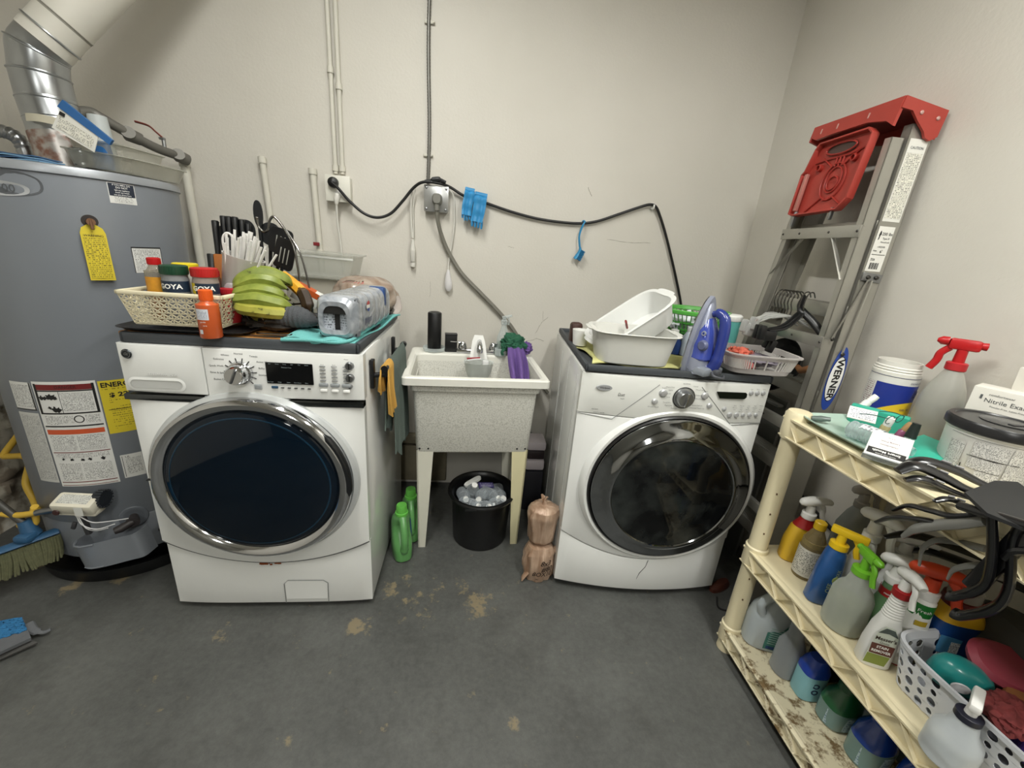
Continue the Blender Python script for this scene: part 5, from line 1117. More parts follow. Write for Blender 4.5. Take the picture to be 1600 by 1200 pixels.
# knife block
kb = thing('knife_block', 'tan wooden knife block with black knives behind the basket', 'knife block', (-.872,-.585,WZ), .25)
wood = mat('block_wood','#9a5a24',.5,var=.25,nscale=9)
tl = Matrix.Rotation(-.12,4,'X')
m = MB(); m.bx(-.055,.03,-.045,.05,0,.235,.004,tl); obj('block', m, wood, kb)
m = MB(); m.bx(.005,.06,-.048,.045,0,.24,.004,tl); obj('block_face', m, mat('block_wood2','#b98a52',.5,var=.2,nscale=9), kb)
m = MB(); m.bx(-.075,-.056,-.04,.045,.07,.235,.003,tl); obj('side_plate', m, black_pl, kb)
kh = mat('knife_handle','#0d0e10',.35)
k0 = None
KL = ['short black knife handle at far left of the wooden block','tall square-ended black knife handle, second from block left','tall black knife handle, third from block left','tall black knife handle, fourth from block left','black knife handle, second from block right','black knife handle at right of the wooden block','black knife handle at back left of block','black knife handle at back middle of block']
for i,(x,y,h_) in enumerate(((-.046,-.02,.110),(-.026,.0,.130),(-.010,.0,.130),(.008,.0,.130),(.026,.01,.125),(.042,.02,.115),(-.040,.03,.10),(.0,.03,.12))):
    k = thing('knife', KL[i], 'knife', (-.872,-.585,WZ), .25, 'knives in the wooden block')
    m = MB(); m.loft([(x,y,.232,.0075,.012,3),(x,y,.232+h_*.3,.0082,.012,3),(x,y,.232+h_*.8,.0088,.015,3),(x,y+.003,.232+h_,.0098,.017,3),(x,y+.003,.235+h_,.0088,.014,3)],14,M=tl); obj('handle', m, kh, k)
    m = MB(); m.box((x,y,.225),(.002,.018,.03),0,M=tl); obj('blade', m, steel, k)
# black cooking tools in a holder
uh = thing('utensil_holder', 'black holder crowded with black cooking tools behind straws', 'holder', (-.825,-.50,WZ), .1)
m = MB(); m.loft([(0,0,0,.045,.04,4),(0,0,.13,.055,.05,4),(0,0,.13,.050,.045,4),(0,0,.01,.04,.036,4)],32,cap=(1,1)); obj('cup', m, black_pl, uh)
utb = mat('utensil_black','#121417',.4)
def utensil(name, label, cat, bx_, top, rx_, rz_, hw, hl, tilt, e=2.2, slots=False, bend=0):
    s = thing(name, label, cat, (-.825+bx_[0],-.50+bx_[1],WZ+.03), tilt, 'black cooking tools in the holder')
    m = MB(); m.tube([(0,0,0),(0,0,top)], [.006,.006], 10); obj('handle', m, utb, s)
    m = MB(); n = 28; P = [(rx_*math.copysign(abs(cos(a))**(2/e),cos(a)), rz_*math.copysign(abs(sin(a))**(2/e),sin(a))) for a in [2*pi*i/n for i in range(n)]]
    m.prism([(x,z+top+rz_*.8) for x,z in P], -.003,.003, FRONT); obj('blade', m, utb, s)
    if slots:
        m = MB()
        for q in (-.014,0,.014): m.box((q,-.0035,top+rz_*.7),(.004,.001,rz_*1.0),.0005)
        obj('slot', m, mat('slot_light','#9a9a92',.6), s)
    return s
utensil('spatula','tall rounded black spatula standing highest among the tools','spatula',(.01,.0),.315,.015,.045,0,0,(.0,.0,.1))
utensil('turner','broad slotted black turner at right of the tools','turner',(.02,.0),.235,.040,.046,0,0,(.05,.24,.0),5,True)
utensil('ladle','round black spoon between the spatula and the turner','spoon',(.01,.01),.255,.034,.040,0,0,(.0,.10,.2))
utensil('turner','square black turner leaning far right over the bin','turner',(.03,-.005),.19,.036,.055,0,0,(.1,.33,-.1),6,True)
utensil('spoon','slotted black spoon just right of the knives','spoon',(-.02,.0),.26,.028,.038,0,0,(.0,-.05,.2),2.2,True)
# straws in translucent cup
cp = thing('straw_cup', 'translucent plastic cup packed with white straws behind plantains', 'cup', (-.822,-.70,1.085), (0,.26,0))
m = MB(); m.lathe([(0,0),(.038,0),(.042,.004),(.058,.172),(.060,.175),(.057,.175),(.040,.008),(0,.006)], 40); obj('cup', m, clear('cup_milk','#d9d6d2',.6,.4), cp)
sw = mat('straw_white','#dcdad6',.55)
r3 = random.Random(3)
for i in range(46):
    a = r3.uniform(0,6.28); r_ = r3.uniform(0,.030); L_ = r3.uniform(.19,.245); x, y = r_*cos(a)*.8, r_*sin(a)*.8
    tx, ty = x*2.6+.045+r3.uniform(-.015,.03), y*1.8
    s = thing('straw', 'paper-wrapped white straw standing in the translucent cup', 'straw', (-.818+x,-.70+y,1.095), (atan2(-ty,L_), atan2(tx-.01,L_)+.08, 0), 'white straws in the cup')
    m = MB(); m.tube([(0,0,0),(0,0,L_)], .0040, 6, flat=.6); obj('sleeve', m, sw, s)
s = thing('cable_straw', 'bent white loop of straw at left edge of the cup', 'straw', (0,0,0))
m = MB(); m.tube(spline([(-.832,-.70,1.23),(-.836,-.70,1.29),(-.832,-.70,1.312),(-.820,-.70,1.322),(-.806,-.70,1.312),(-.800,-.70,1.27)],5), .0036, 8); obj('straw', m, sw, s)
s.name = 'bent_straw'
# fruit basket with banana hook
chw = mat('wire_chrome','#7d7b78',.2,1)
fb = thing('fruit_basket', 'chrome wire fruit basket with tall curved banana hook', 'basket', (0,0,0))
bc_ = V((-.655,-.70,WZ))
m = MB()
m.tube([bc_+V((.085*cos(a),.075*sin(a),.022)) for a in [2*pi*i/36 for i in range(36)]], .003, 8, closed=True)
m.tube([bc_+V((.150*cos(a),.125*sin(a),.085+.012*sin(2*a))) for a in [2*pi*i/48 for i in range(48)]], .0035, 8, closed=True)
obj('rim_wire', m, chw, fb)
m = MB()
for i in range(14):
    a = 2*pi*i/14
    m.tube(spline([bc_+V((.02*cos(a),.02*sin(a),.022)), bc_+V((.085*cos(a),.075*sin(a),.024)), bc_+V((.13*cos(a),.11*sin(a),.05)), bc_+V((.150*cos(a),.125*sin(a),.085))],5), .002, 6)
obj('bowl_wire', m, chw, fb)
m = MB()
for q in ([(-.70,-.83,WZ+.022),(-.60,-.84,WZ+.024),(-.585,-.86,WZ+.030),(-.60,-.875,WZ+.026),(-.72,-.865,WZ+.022),(-.74,-.85,WZ+.022)],): m.tube(spline(q,5), .0035, 8)
obj('foot_wire', m, chw, fb)
m = MB(); m.tube(spline([(-.655,-.585,WZ+.025),(-.658,-.58,1.15),(-.672,-.57,1.28),(-.70,-.56,1.34),(-.725,-.555,1.375),(-.742,-.555,1.386),(-.755,-.555,1.368),(-.762,-.555,1.342),(-.778,-.555,1.335),(-.792,-.555,1.350),(-.795,-.555,1.378)],6), .0042, 10); m.tube(spline([(-.615,-.60,WZ+.025),(-.62,-.60,1.15),(-.648,-.585,1.27),(-.698,-.56,1.345)],6), .0035, 8); m.lathe([(0,.005),(.005,.003),(.006,0),(.004,-.005)],10,c=(-.795,-.555,1.378)); obj('banana_hook', m, chw, fb)
# plantains
def pm(name, c0, c1, dark):
    m, n, l, b = newmat(name); tc = n.new('ShaderNodeTexCoord'); no = n.new('ShaderNodeTexNoise'); no.inputs['Scale'].default_value = 28; no.inputs['Detail'].default_value = 5; l.new(tc.outputs['Object'], no.inputs['Vector'])
    r = n.new('ShaderNodeValToRGB'); r.color_ramp.elements[0].position = dark; r.color_ramp.elements[0].color = hexc('#2c1c0c'); r.color_ramp.elements[1].position = dark+.05; r.color_ramp.elements[1].color = hexc(c0); e_ = r.color_ramp.elements.new(.7); e_.color = hexc(c1); l.new(no.outputs['Fac'], r.inputs[0]); l.new(r.outputs[0], b.inputs['Base Color']); b.inputs['Roughness'].default_value = .45; return m
pg, pyel = pm('plantain_green','#6e7c2e','#8d9742',.30), pm('plantain_ripe','#c98a1c','#d9a030',.36)
pygr = pm('plantain_yellowgreen','#93933a','#a8a24a',.36)
def plantain(label, P, r, mt, grp='green plantains in the fruit basket'):
    s = thing('plantain', label, 'plantain', tuple(P[0]), 0, grp)
    pts = [V(p)-V(P[0]) for p in spline(P, 6)]; n = len(pts)
    rs = []
    for i in range(n):
        k = i/(n-1); rs.append(r*(.28 if k < .05 else .30+.70*min(1,(k-.05)/.20)**.8 if k < .25 else 1.0 if k < .78 else max(.18, 1-.85*((k-.78)/.22)**1.6)))
    m = MB(); vs = []; 
    m.tube(pts, rs, 7); obj('fruit', m, mt, s, ang=20)
    m = MB(); m.tube([pts[-1], pts[-1]+(pts[-1]-pts[-2]).normalized()*.006], [r*.22,r*.16], 7); obj('tip', m, mat('plantain_tip','#2b2216',.8), s)
    return s
st = (-.795,-.755,1.155)
plantain('topmost green plantain of the bunch', [st,(-.775,-.745,1.185),(-.735,-.735,1.207),(-.695,-.72,1.210),(-.66,-.70,1.190),(-.64,-.69,1.172)], .0205, pg)
plantain('second green plantain from top of the bunch', [st,(-.765,-.765,1.170),(-.72,-.765,1.190),(-.675,-.755,1.188),(-.64,-.735,1.165)], .0200, pg)
plantain('third green plantain from top of the bunch', [(-.795,-.76,1.148),(-.76,-.785,1.150),(-.71,-.79,1.163),(-.66,-.785,1.158),(-.625,-.76,1.135)], .0195, pg)
plantain('fourth green plantain from top, widest of the bunch', [(-.795,-.76,1.142),(-.755,-.80,1.130),(-.70,-.81,1.138),(-.645,-.80,1.128),(-.608,-.775,1.112)], .0215, pg)
plantain('yellowish green plantain lowest of the bunch with dark scuffs', [(-.79,-.765,1.13),(-.745,-.815,1.108),(-.69,-.825,1.103),(-.635,-.815,1.098),(-.60,-.79,1.097)], .0190, pygr)
plantain('yellow-green plantain lying low inside the wire bowl left', [(-.75,-.76,1.075),(-.71,-.775,1.070),(-.67,-.775,1.070),(-.64,-.765,1.075)], .017, pygr)
plantain('small orange-brown plantain peeking beside the cup', [(-.765,-.70,1.06),(-.73,-.74,1.065),(-.70,-.75,1.065)], .014, pm('plantain_brown','#8a5a20','#9c6a28',.4), 'ripe plantains')
plantain('ripe orange plantain with black end right of the green bunch', [(-.70,-.64,1.205),(-.68,-.655,1.195),(-.645,-.67,1.175),(-.61,-.69,1.15),(-.59,-.70,1.13)], .0200, pyel, 'ripe plantains')
plantain('ripe plantain almost black, hanging at the basket right rim', [(-.615,-.70,1.165),(-.60,-.71,1.15),(-.585,-.725,1.125),(-.575,-.74,1.095)], .0200, pm('plantain_black','#3a2a14','#6a4a1c',.5), 'ripe plantains')
s = thing('produce_tie', 'clear plastic wrap binding the plantain stems', 'wrap', (-.797,-.757,1.145)); m = MB(); m.loft([(0,0,-.035,.016,.014),(0,0,-.01,.020,.018),(0,0,.02,.019,.017),(0,0,.028,.012,.012)],20); obj('wrap', m, clear('wrap_clear','#b8b0b2',.6,.2), s)
s = thing('small_carton', 'small white and orange carton tipped behind the ripe plantain', 'carton', (-.63,-.60,1.13), (.1,.5,.2)); m = MB(); m.box((0,0,0),(.09,.04,.055),.002); obj('box', m, paper, s); m = MB(); m.bx(-.045,.045,-.0205,-.020,.008,.0275,0); m.bx(-.045,.02,-.02,.02,.0275,.0282,0); obj('print_band', m, mat('band_orange','#b5501c',.5), s)
# striped grey knit cloth/bitter gourd-like bag
s = thing('knit_glove', 'grey ribbed knit glove folded in the right side of the wire bowl', 'glove', (-.595,-.795,1.075))
m = MB()
def kg(u, v):
    a = 2*pi*u; k = sin(pi*min(.999,max(.001,v)))**.5
    return ((v-.5)*.135, .032*k*cos(a)*(1+.04*sin(v*60)), .034*k*sin(a)*(1+.04*sin(v*60))+.012*sin(pi*v))
m.grid(kg, 30, 90); obj('knit', m, mat('knit_grey','#4b4d50',.9,bump=.8,bscale=300), s)
s = thing('net_produce', 'dark net bag of produce filling the wire bowl bottom', 'bag', (-.665,-.72,1.045)); cloth_blob('net', mat('net_dark','#26221d',.6,bump=.6,bscale=120,var=.5,nscale=40), s, (0,0,.012), (.115,.09,.03), 11, 26, .25, 8)
# turquoise cloth
s = thing('turquoise_cloth', 'turquoise microfibre cloth spread under the can pack', 'cloth', (0,0,0))
tq = mat('turquoise','#67aeab',.9,bump=.5,bscale=300)
m = MB(); m.grid(lambda u,v: (-.60+.205*u+.02*v+(.03*v), -.892+.52*v+.012*sin(u*8), WZ+.024+.006*sin(u*11+v*4)+.006*sin(v*9)), 30, 40, thick=.004); obj('cloth', m, tq, s)
m = MB(); m.tube(spline([(-.60,-.895,WZ+.022),(-.52,-.900,WZ+.026),(-.44,-.893,WZ+.022),(-.405,-.86,WZ+.026),(-.395,-.70,WZ+.03),(-.388,-.5,WZ+.028)],6), .0055, 8); obj('folded_hem', m, tq, s)
# shrink-wrapped can pack
sp_ = thing('can_pack', 'silver shrink-wrapped pack of soda cans with open wrap end', 'drinks pack', (-.452,-.855,WZ+.026), -.06)
def shrinkm():
    m, n, l, b = newmat('shrink_silver'); tc = n.new('ShaderNodeTexCoord'); no = n.new('ShaderNodeTexNoise'); no.inputs['Scale'].default_value = 16; no.inputs['Detail'].default_value = 6; no.inputs['Distortion'].default_value = 1.5; l.new(tc.outputs['Object'], no.inputs['Vector'])
    r = n.new('ShaderNodeValToRGB'); r.color_ramp.elements[0].position=.35; r.color_ramp.elements[0].color=hexc('#8f959d'); r.color_ramp.elements[1].position=.65; r.color_ramp.elements[1].color=hexc('#c0c5cb'); l.new(no.outputs['Fac'], r.inputs[0]); l.new(r.outputs[0], b.inputs['Base Color'])
    b.inputs['Metallic'].default_value=.3; b.inputs['Roughness'].default_value=.25; b.inputs['Coat Weight'].default_value=.6
    bp = n.new('ShaderNodeBump'); bp.inputs['Strength'].default_value=.45; bp.inputs['Distance'].default_value=.008; l.new(no.outputs['Fac'], bp.inputs['Height']); l.new(bp.outputs[0], b.inputs['Normal']); return m
shr = shrinkm()
PW, PL, PH = .128, .40, .132
m = MB()
def pk(u, v):
    # u around section (x,z), v along y; ridges where the cans are
    a = 2*pi*u; ee = 4.2; ca, sa = cos(a), sin(a)
    x = PW/2*math.copysign(abs(ca)**(2/ee), ca); z = PH/2*math.copysign(abs(sa)**(2/ee), sa)
    rid = 1-.055*abs(cos(pi*v*6))**6
    sh = 1 if .06 < v < .94 else .90+.1*sin(min(v,1-v)/.06*pi/2)
    return (x*rid*sh, v*PL, PH/2+z*(rid*.4+.6)*(.5+.5*sh if z > 0 else 1))
m.grid(pk, 64, 72)
# front face ring around the opening
N_ = 64; outer = [pk(i/N_, 0) for i in range(N_)]; inner = []
for i in range(N_):
    a = 2*pi*i/N_; x = .036*math.copysign(abs(cos(a))**.6, cos(a)); z = PH*.46+(.040 if sin(a) > 0 else .034)*math.copysign(abs(sin(a))**(.9 if sin(a) > 0 else .4), sin(a)); inner.append((x, -.010, z))
mid = [((o[0]+i_[0])/2*1.05, -.012, (o[2]+i_[2])/2) for o, i_ in zip(outer, inner)]
vs = outer+mid+inner+[(x,.004,z) for x,_,z in inner]
m.add(vs, [(k*N_+i,k*N_+(i+1)%N_,(k+1)*N_+(i+1)%N_,(k+1)*N_+i) for k in range(3) for i in range(N_)])
vs = [pk(i/N_, 1) for i in range(N_)]; m.add(vs, [tuple(range(N_))])
obj('shrink_wrap', m, shr, sp_)
for sx in (-1,1):
    m = MB(); m.lathe([(0,.004),(.022,.004),(.026,0),(.029,.004),(.0305,.012),(.0305,.112),(.026,.120),(.024,.122),(0,.120)], 28, c=(sx*.0312,.032,.002)); cn = obj('can', m, mat('can_alu','#8f949c',.3,.7), sp_)
    m = MB(); R_ = .0306; m.patch(-.026,.026,.015,.075,lambda u,v,h: (sx*.0312+(R_+h)*sin(u/R_),.032-(R_+h)*cos(u/R_),v),.0004,8); obj('fine_print', m, print_mat('print_can','#3c4048','#aab0b8',130,140,.6,.3), cn)
m = MB(); m.bx(-.056,.056,.012,.03,.008,.12,0); m.bx(-.040,.040,-.006,-.002,.076,.104,0); obj('gap_shade', m, ink, sp_)  # black boxes stand in for the shade inside the wrap opening
sd = Matrix.Translation((PW/2+.0035,.10,.0)) @ Matrix(((0,0,1,0),(1,0,0,0),(0,1,0,0),(0,0,0,1)))
m = MB(); n=24
def disc(m, c, r, a0, a1, M, h):
    P = [(c[0]+r*cos(radians(a0+(a1-a0)*i/n)), c[1]+r*sin(radians(a0+(a1-a0)*i/n)), h) for i in range(n+1)]; m.add(P, [tuple(range(n+1))], M)
disc(m, (0,.092), .017, 0, 360, sd, .0); e1 = obj('emblem', m, white_pl, sp_)
m = MB(); disc(m, (0,.094), .0155, 10, 170, sd, .001); obj('emblem_red', m, red_pl, e1)
m = MB(); disc(m, (0,.089), .0145, 195, 345, sd, .001); obj('emblem_blue', m, mat('emblem_blue','#1c3f86',.4), e1)
m = MB(); m.text('pepsi', .034, sd @ T(.0,.05,.0008) @ rotz(0), bold=.02); m.text('PEPSI', .02, sd @ T(.08,.03,.0008) @ rotz(pi/2), bold=.02); obj('lettering', m, mat('ink_navy','#1d2b55',.4), sp_)
m = MB(); m.bx(-.0,.0655,.30,.335,.06,.134,.01); obj('blue_patch', m, mat('patch_blue','#22457a',.35), sp_)
# bread bag behind
s = thing('bread_bag', 'translucent brown plastic bag of bread with red print behind cans', 'bag', (-.50,-.30,WZ+.02), .1)
m = MB()
def bg(u, v):
    a = 2*pi*u; b_ = pi*v-pi/2; d = V((cos(a)*cos(b_), sin(a)*cos(b_), sin(b_)))
    q = 1+.14*noise.noise(d*2+V((5,0,0)))+.06*noise.noise(V((atan2(d.y,d.x)*4,d.z*2,3)))
    z = .075+.078*math.copysign(abs(d.z)**.8,d.z)*q
    return (.13*math.copysign(abs(d.x)**.8,d.x)*q, .115*d.y*q, max(.0,z))
m.grid(bg, 60, 30)
bm2, n_, l_, b_ = newmat('bag_translucent'); tc_ = n_.new('ShaderNodeTexCoord'); no_ = n_.new('ShaderNodeTexNoise'); no_.inputs['Scale'].default_value = 9; no_.inputs['Detail'].default_value = 6; no_.inputs['Distortion'].default_value = 2; l_.new(tc_.outputs['Object'], no_.inputs['Vector']); r_ = n_.new('ShaderNodeValToRGB'); r_.color_ramp.elements[0].position=.35; r_.color_ramp.elements[0].color=hexc('#86705f'); r_.color_ramp.elements[1].position=.7; r_.color_ramp.elements[1].color=hexc('#b5a698'); l_.new(no_.outputs['Fac'], r_.inputs[0]); l_.new(r_.outputs[0], b_.inputs['Base Color']); b_.inputs['Roughness'].default_value=.3; b_.inputs['Coat Weight'].default_value=.5
bp_ = n_.new('ShaderNodeBump'); bp_.inputs['Strength'].default_value=.6; bp_.inputs['Distance'].default_value=.01; l_.new(no_.outputs['Fac'], bp_.inputs['Height']); l_.new(bp_.outputs[0], b_.inputs['Normal'])
obj('bag', m, bm2, s)
m = MB()
for k in range(10): m.add([(V(bg(.58+.018*k+.01*(j%2), .80-.012*(j//2)*6/1))*1.004) for j in (0,1,3,2)], [(0,1,3,2)])
obj('print_stripes', m, mat('print_red','#b0655e',.5), s)
m = MB(); m.tube(spline([(.115,.0,.07),(.135,-.05,.03),(.125,-.09,.012)],6), [.03,.028,.026,.024,.022,.02,.018,.015,.012,.012,.01,.01,.008][:13], 12, flat=.5); obj('bag_neck', m, clear('bag_film','#c9c0ba',.5,.2), s)
# clear storage bin on top of the bag, against the wall
s = thing('storage_bin', 'clear shallow plastic storage bin behind bread bag at wall', 'bin', (-.700,-.215,WZ+.150), (0,.02,.03))
m = MB(); m.loft([(0,0,0,.125,.085,6),(0,0,.004,.135,.09,6),(0,0,.10,.155,.105,6),(0,0,.102,.168,.118,6),(0,0,.108,.168,.118,6),(0,0,.108,.152,.102,6),(0,0,.01,.130,.085,6)],56,cap=(1,1)); obj('bin', m, clear('bin_clear','#dcddd7',.22,.15), s)
m = MB(); m.bx(-.15,.15,-.108,-.106,.088,.096,0); obj('rim_line', m, mat('rim_pale','#d6d7d2',.4), s)
s = thing('box_stack', 'pale cardboard carton on washer supporting the clear bin', 'box', (-.72,-.20,WZ), .03)
m = MB(); m.bx(-.12,.12,-.08,.09,0,.147,.004); obj('carton', m, mat('carton_pale','#a7a294',.8), s)
s = thing('red_tab', 'tiny dark red plastic tab clipped to the pipe above clear bin', 'tab', (-.785,-.045,1.298)); m = MB(); m.bx(-.014,.014,-.004,.004,-.008,.008,.002); obj('tab', m, mat('tab_red','#7a2026',.4), s)
# towel bar with magnets on washer side
tb = thing('towel_bar', 'black magnetic towel bar on right side of the washer', 'towel bar', (0,0,0))
for y in (-.81,-.455):
    m = MB(); m.bx(-.3655,-.352,y-.012,y+.012,.865,.965,.003); obj('magnet_bracket', m, black_pl, tb)
    m = MB(); m.tube([(-.355,y,.91),(-.318,y,.915)], .009, 10); m.lathe([(0,-.012),(.012,-.012),(.013,0),(.012,.012),(0,.012)],16,M=Matrix.Translation((-.318,y,.935))@Matrix.Rotation(pi/2,4,'X')); m.bx(-.326,-.310,y-.006,y+.006,.905,.94,.003); obj('arm', m, black_pl, tb)
m = MB(); m.tube([(-.318,-.82,.935),(-.318,-.44,.935)], .006, 12); obj('bar', m, black_pl, tb)
def towel(name, label, y0, y1, zt, drop, mt, x=-.318, seed=0, drop2=.2, taper=.3, thick=.004):
    s = thing(name, label, 'towel', (0,0,0))
    yc = (y0+y1)/2
    def fn(u, v):
        side = 1 if v > .5 else -1; k = abs(v-.5)*2
        w = 1-taper*(1-min(1,k*1.2)) if False else 1-taper*k*.3
        y = yc+(u-.5)*(y1-y0)*w+.006*sin(k*5+seed)
        dr = (drop if side > 0 else drop2)*(1+.06*sin(u*12+seed)); z = zt+.008-dr*k
        xx = x+side*(.009*min(1,k*12)+.010*k*abs(sin(u*13+seed)))+.006*sin(u*17+seed)*k
        return (xx, y, z)
    m = MB(); m.grid(fn, 36, 60, thick=thick); obj('towel', m, mt, s); return s
towel('yellow_towel', 'small mustard yellow cloth over the front end of black towel bar', -.825,-.735,.940,.175, mat('towel_yellow','#c89a48',.95,bump=.6,bscale=300), seed=2, drop2=.10)
towel('grey_towel', 'long grey-green towel hanging from rear of black towel bar', -.735,-.47,.942,.40, mat('towel_greygreen','#5f6c66',.95,bump=.6,bscale=300), seed=4, drop2=.30)

# ================================================================ things on the dryer
DZ = .969
s = thing('yellow_cloth', 'pale yellow cloth spread flat under the white basins', 'cloth', (.60,-.66,DZ+.004), -.05)
m = MB(); m.grid(lambda u,v: (-.20+.42*u+.02*sin(v*5), -.115+.36*v*(1-.2*u)+.01*sin(u*9), .008+.004*sin(u*12+v*5)+.003*sin(v*14)), 36, 30, thick=.004); obj('cloth', m, mat('yellow_cloth','#cdcb8a',.9,bump=.4,bscale=200), s)
def basin(name, label, loc, rot, L, W_, H_, mt):
    s = thing(name, label, 'basin', loc, rot)
    m = MB(); m.loft([(0,0,0,L*.40,W_*.38,4.4),(0,0,.004,L*.42,W_*.40,4.4),(0,0,H_*.93,L*.485,W_*.475,4.4),(0,0,H_*.95,L*.515,W_*.52,4.4),(0,0,H_*.985,L*.53,W_*.535,4.4),(0,0,H_,L*.525,W_*.53,4.4),(0,0,H_*.985,L*.48,W_*.47,4.4),(0,0,.008,L*.41,W_*.39,4.4)],72,cap=(1,1)); obj('basin_body', m, mt, s)
    for sg in (-1,1):
        m = MB(); m.loft([(sg*L*.52,0,H_*.955,.014,.05,3),(sg*L*.52,0,H_*.99,.016,.055,3)],20); obj('handle_lip', m, mt, s)
    return s
bas_m = mat('basin_white','#dfe0dd',.35,var=.02); bas_m2 = mat('basin_translucent','#d2d2cc',.4,var=.03)
basin('wash_basin', 'translucent white rectangular basin flat on the yellow cloth', (.555,-.690,DZ+.014), -.12, .30,.24,.115, bas_m2)
basin('wash_basin', 'white rectangular basin tilted up inside the lower basin', (.625,-.560,DZ+.085), (.10,-.62,.10), .33,.22,.095, bas_m)
s = thing('basin_tool', 'small maroon-handled peeler lying in the tilted white basin', 'tool', (.565,-.60,DZ+.12), (.2,-.75,.6)); m = MB(); m.tube([(0,-.0,0),(0,0,.035)],.009,10,flat=.5); obj('handle', m, mat('maroon_handle','#7a211c',.4), s)
s = thing('brown_block', 'dark brown knob behind the lower basin left rim', 'block', (.415,-.40,DZ+.02)); m = MB(); m.box((0,0,.03),(.05,.05,.09),.012); obj('block', m, mat('brown_dark','#3c2018',.5), s)
s = thing('cup_white', 'small white cup tucked behind lower basin at dryer left edge', 'cup', (.42,-.47,DZ+.012)); s.name = 'white_cup'; m = MB(); m.lathe([(0,0),(.028,0),(.036,.065),(.034,.065),(.026,.004),(0,.004)],28); obj('cup', m, white_pl, s)
# green colander basket
gb = thing('green_basket', 'round green slotted plastic basket behind the iron', 'basket', (.945,-.39,DZ+.075))
gp = mat('green_bright','#56a848',.4,var=.05)
m = MB(); m.lathe([(.140,.092),(.150,.096),(.152,.108),(.146,.112),(.134,.108),(.130,.095)], 64); obj('rim', m, gp, gb)
m = MB(); m.lathe([(0,.0),(.085,.0),(.095,.012),(.092,.014),(.083,.004),(0,.004)], 48); m.lathe([(.098,.020),(.101,.024),(.101,.030),(.096,.022)],48); obj('base', m, gp, gb)
m = MB()
for i in range(44): a = 2*pi*i/44; m.tube([(.095*cos(a),.095*sin(a),.010),(.112*cos(a),.112*sin(a),.05),(.136*cos(a),.136*sin(a),.098)], .0034, 5, flat=.6)
obj('side_ribs', m, gp, gb)
m = MB(); m.lathe([(.112,.052),(.116,.055),(.116,.062),(.112,.060)],48); obj('mid_band', m, gp, gb)
for i,(x,y,z,c_,lb) in enumerate(((-.06,-.03,.085,'#d8dde0','folded white cloth in green basket left'),(.03,-.04,.08,'#2c5a34','dark green pouch in green basket'),(.07,.02,.09,'#cfd6cf','pale crumpled packet in green basket right'),(-.01,.05,.085,'#4a7a3c','green crumpled packet in green basket back'))):
    s = thing('basket_item', lb, 'packet', (.945+x,-.39+y,DZ+.075+z-.03)); s.name = ('folded_cloth','dark_pouch','crumpled_packet','crumpled_packet')[i]
    cloth_blob('packet', mat('item_%d' % i, c_, .6), s, (0,0,0), (.05,.035,.04), i*3+1, 16, .5, 8)
s = thing('navy_bottle', 'squat navy and pale blue bottle under the green basket', 'bottle', (.80,-.53,DZ+.012)); m = MB(); m.loft([(0,0,0,.03,.024,3),(0,0,.05,.032,.026,3),(0,0,.075,.018,.018,2)],24); obj('body', m, mat('navy_pl','#223a6e',.3), s); m = MB(); m.lathe([(.016,.072),(.018,.076),(.016,.10),(0,.102)],20); obj('cap', m, white_pl, s)
s = thing('pale_bottle', 'pale grey-blue bottle between basin and iron', 'bottle', (.855,-.555,DZ+.012)); m = MB(); m.loft([(0,0,0,.026,.022,3),(0,0,.075,.027,.022,3),(0,0,.10,.014,.014,2)],24); obj('body', m, mat('pale_pl','#aab4c0',.3), s); m = MB(); m.lathe([(.015,.098),(.016,.1),(.015,.118),(0,.12)],20); obj('cap', m, mat('cap_palegrey','#c4c8cc',.4), s)
s = thing('grey_bowl', 'dark grey bowl on dryer mat between basin and iron', 'bowl', (.855,-.60,DZ+.003)); s.location.y = -.45; m = MB(); m.lathe([(0,0),(.05,0),(.075,.05),(.073,.052),(.048,.006),(0,.006)],36); obj('bowl', m, mat('bowl_grey','#4d5557',.4), s)
s = thing('teal_cup', 'teal and white tall cup between the iron and ladder', 'cup', (1.065,-.50,DZ+.06), (0,-.05,0)); m = MB(); m.lathe([(0,0),(.026,0),(.033,.10),(0,.10)],28); obj('body', m, mat('teal_pl','#5aa39c',.35), s); m = MB(); m.lathe([(.034,.10),(.036,.103),(.036,.12),(.03,.126),(0,.127)],28); obj('lid', m, white_pl, s)
s = thing('support_block', 'grey plastic caddy under the green basket and teal cup', 'caddy', (.95,-.42,DZ+.004)); s.name = 'grey_caddy'; m = MB(); m.loft([(0,0,0,.13,.11,4),(0,0,.065,.14,.12,4),(0,0,.066,.13,.11,4),(0,0,.01,.12,.10,4)],40,cap=(1,1)); obj('caddy', m, mat('caddy_grey','#6a7071',.5), s)
# clear slotted basket with pink scrubbers
s = thing('slotted_basket', 'clear slotted plastic basket with coral scrubber at right front of dryer', 'basket', (.985,-.775,DZ+.022), -.12)
cb = clear('slot_clear','#d5d0cd',.5,.18)
m = MB(); m.loft([(0,0,0,.095,.075,5),(0,0,.004,.105,.085,5),(0,0,.022,.110,.090,5)],48,cap=(1,0)); m.loft([(0,0,.055,.122,.098,5),(0,0,.068,.126,.102,5),(0,0,.069,.134,.11,5),(0,0,.073,.134,.11,5),(0,0,.073,.122,.098,5),(0,0,.055,.118,.094,5)],48,cap=(0,0)); obj('basket_body', m, cb, s)
m = MB()
def ssq(a, rx, ry, e=5): return (rx*math.copysign(abs(cos(a))**(2/e),cos(a)), ry*math.copysign(abs(sin(a))**(2/e),sin(a)))
N_=96
for i in range(N_):
    a = 2*pi*i/N_; x0,y0 = ssq(a,.110,.090); x1,y1 = ssq(a,.121,.097); m.tube([(x0,y0,.021),(x1,y1,.057)], .0026, 4, cap=False)
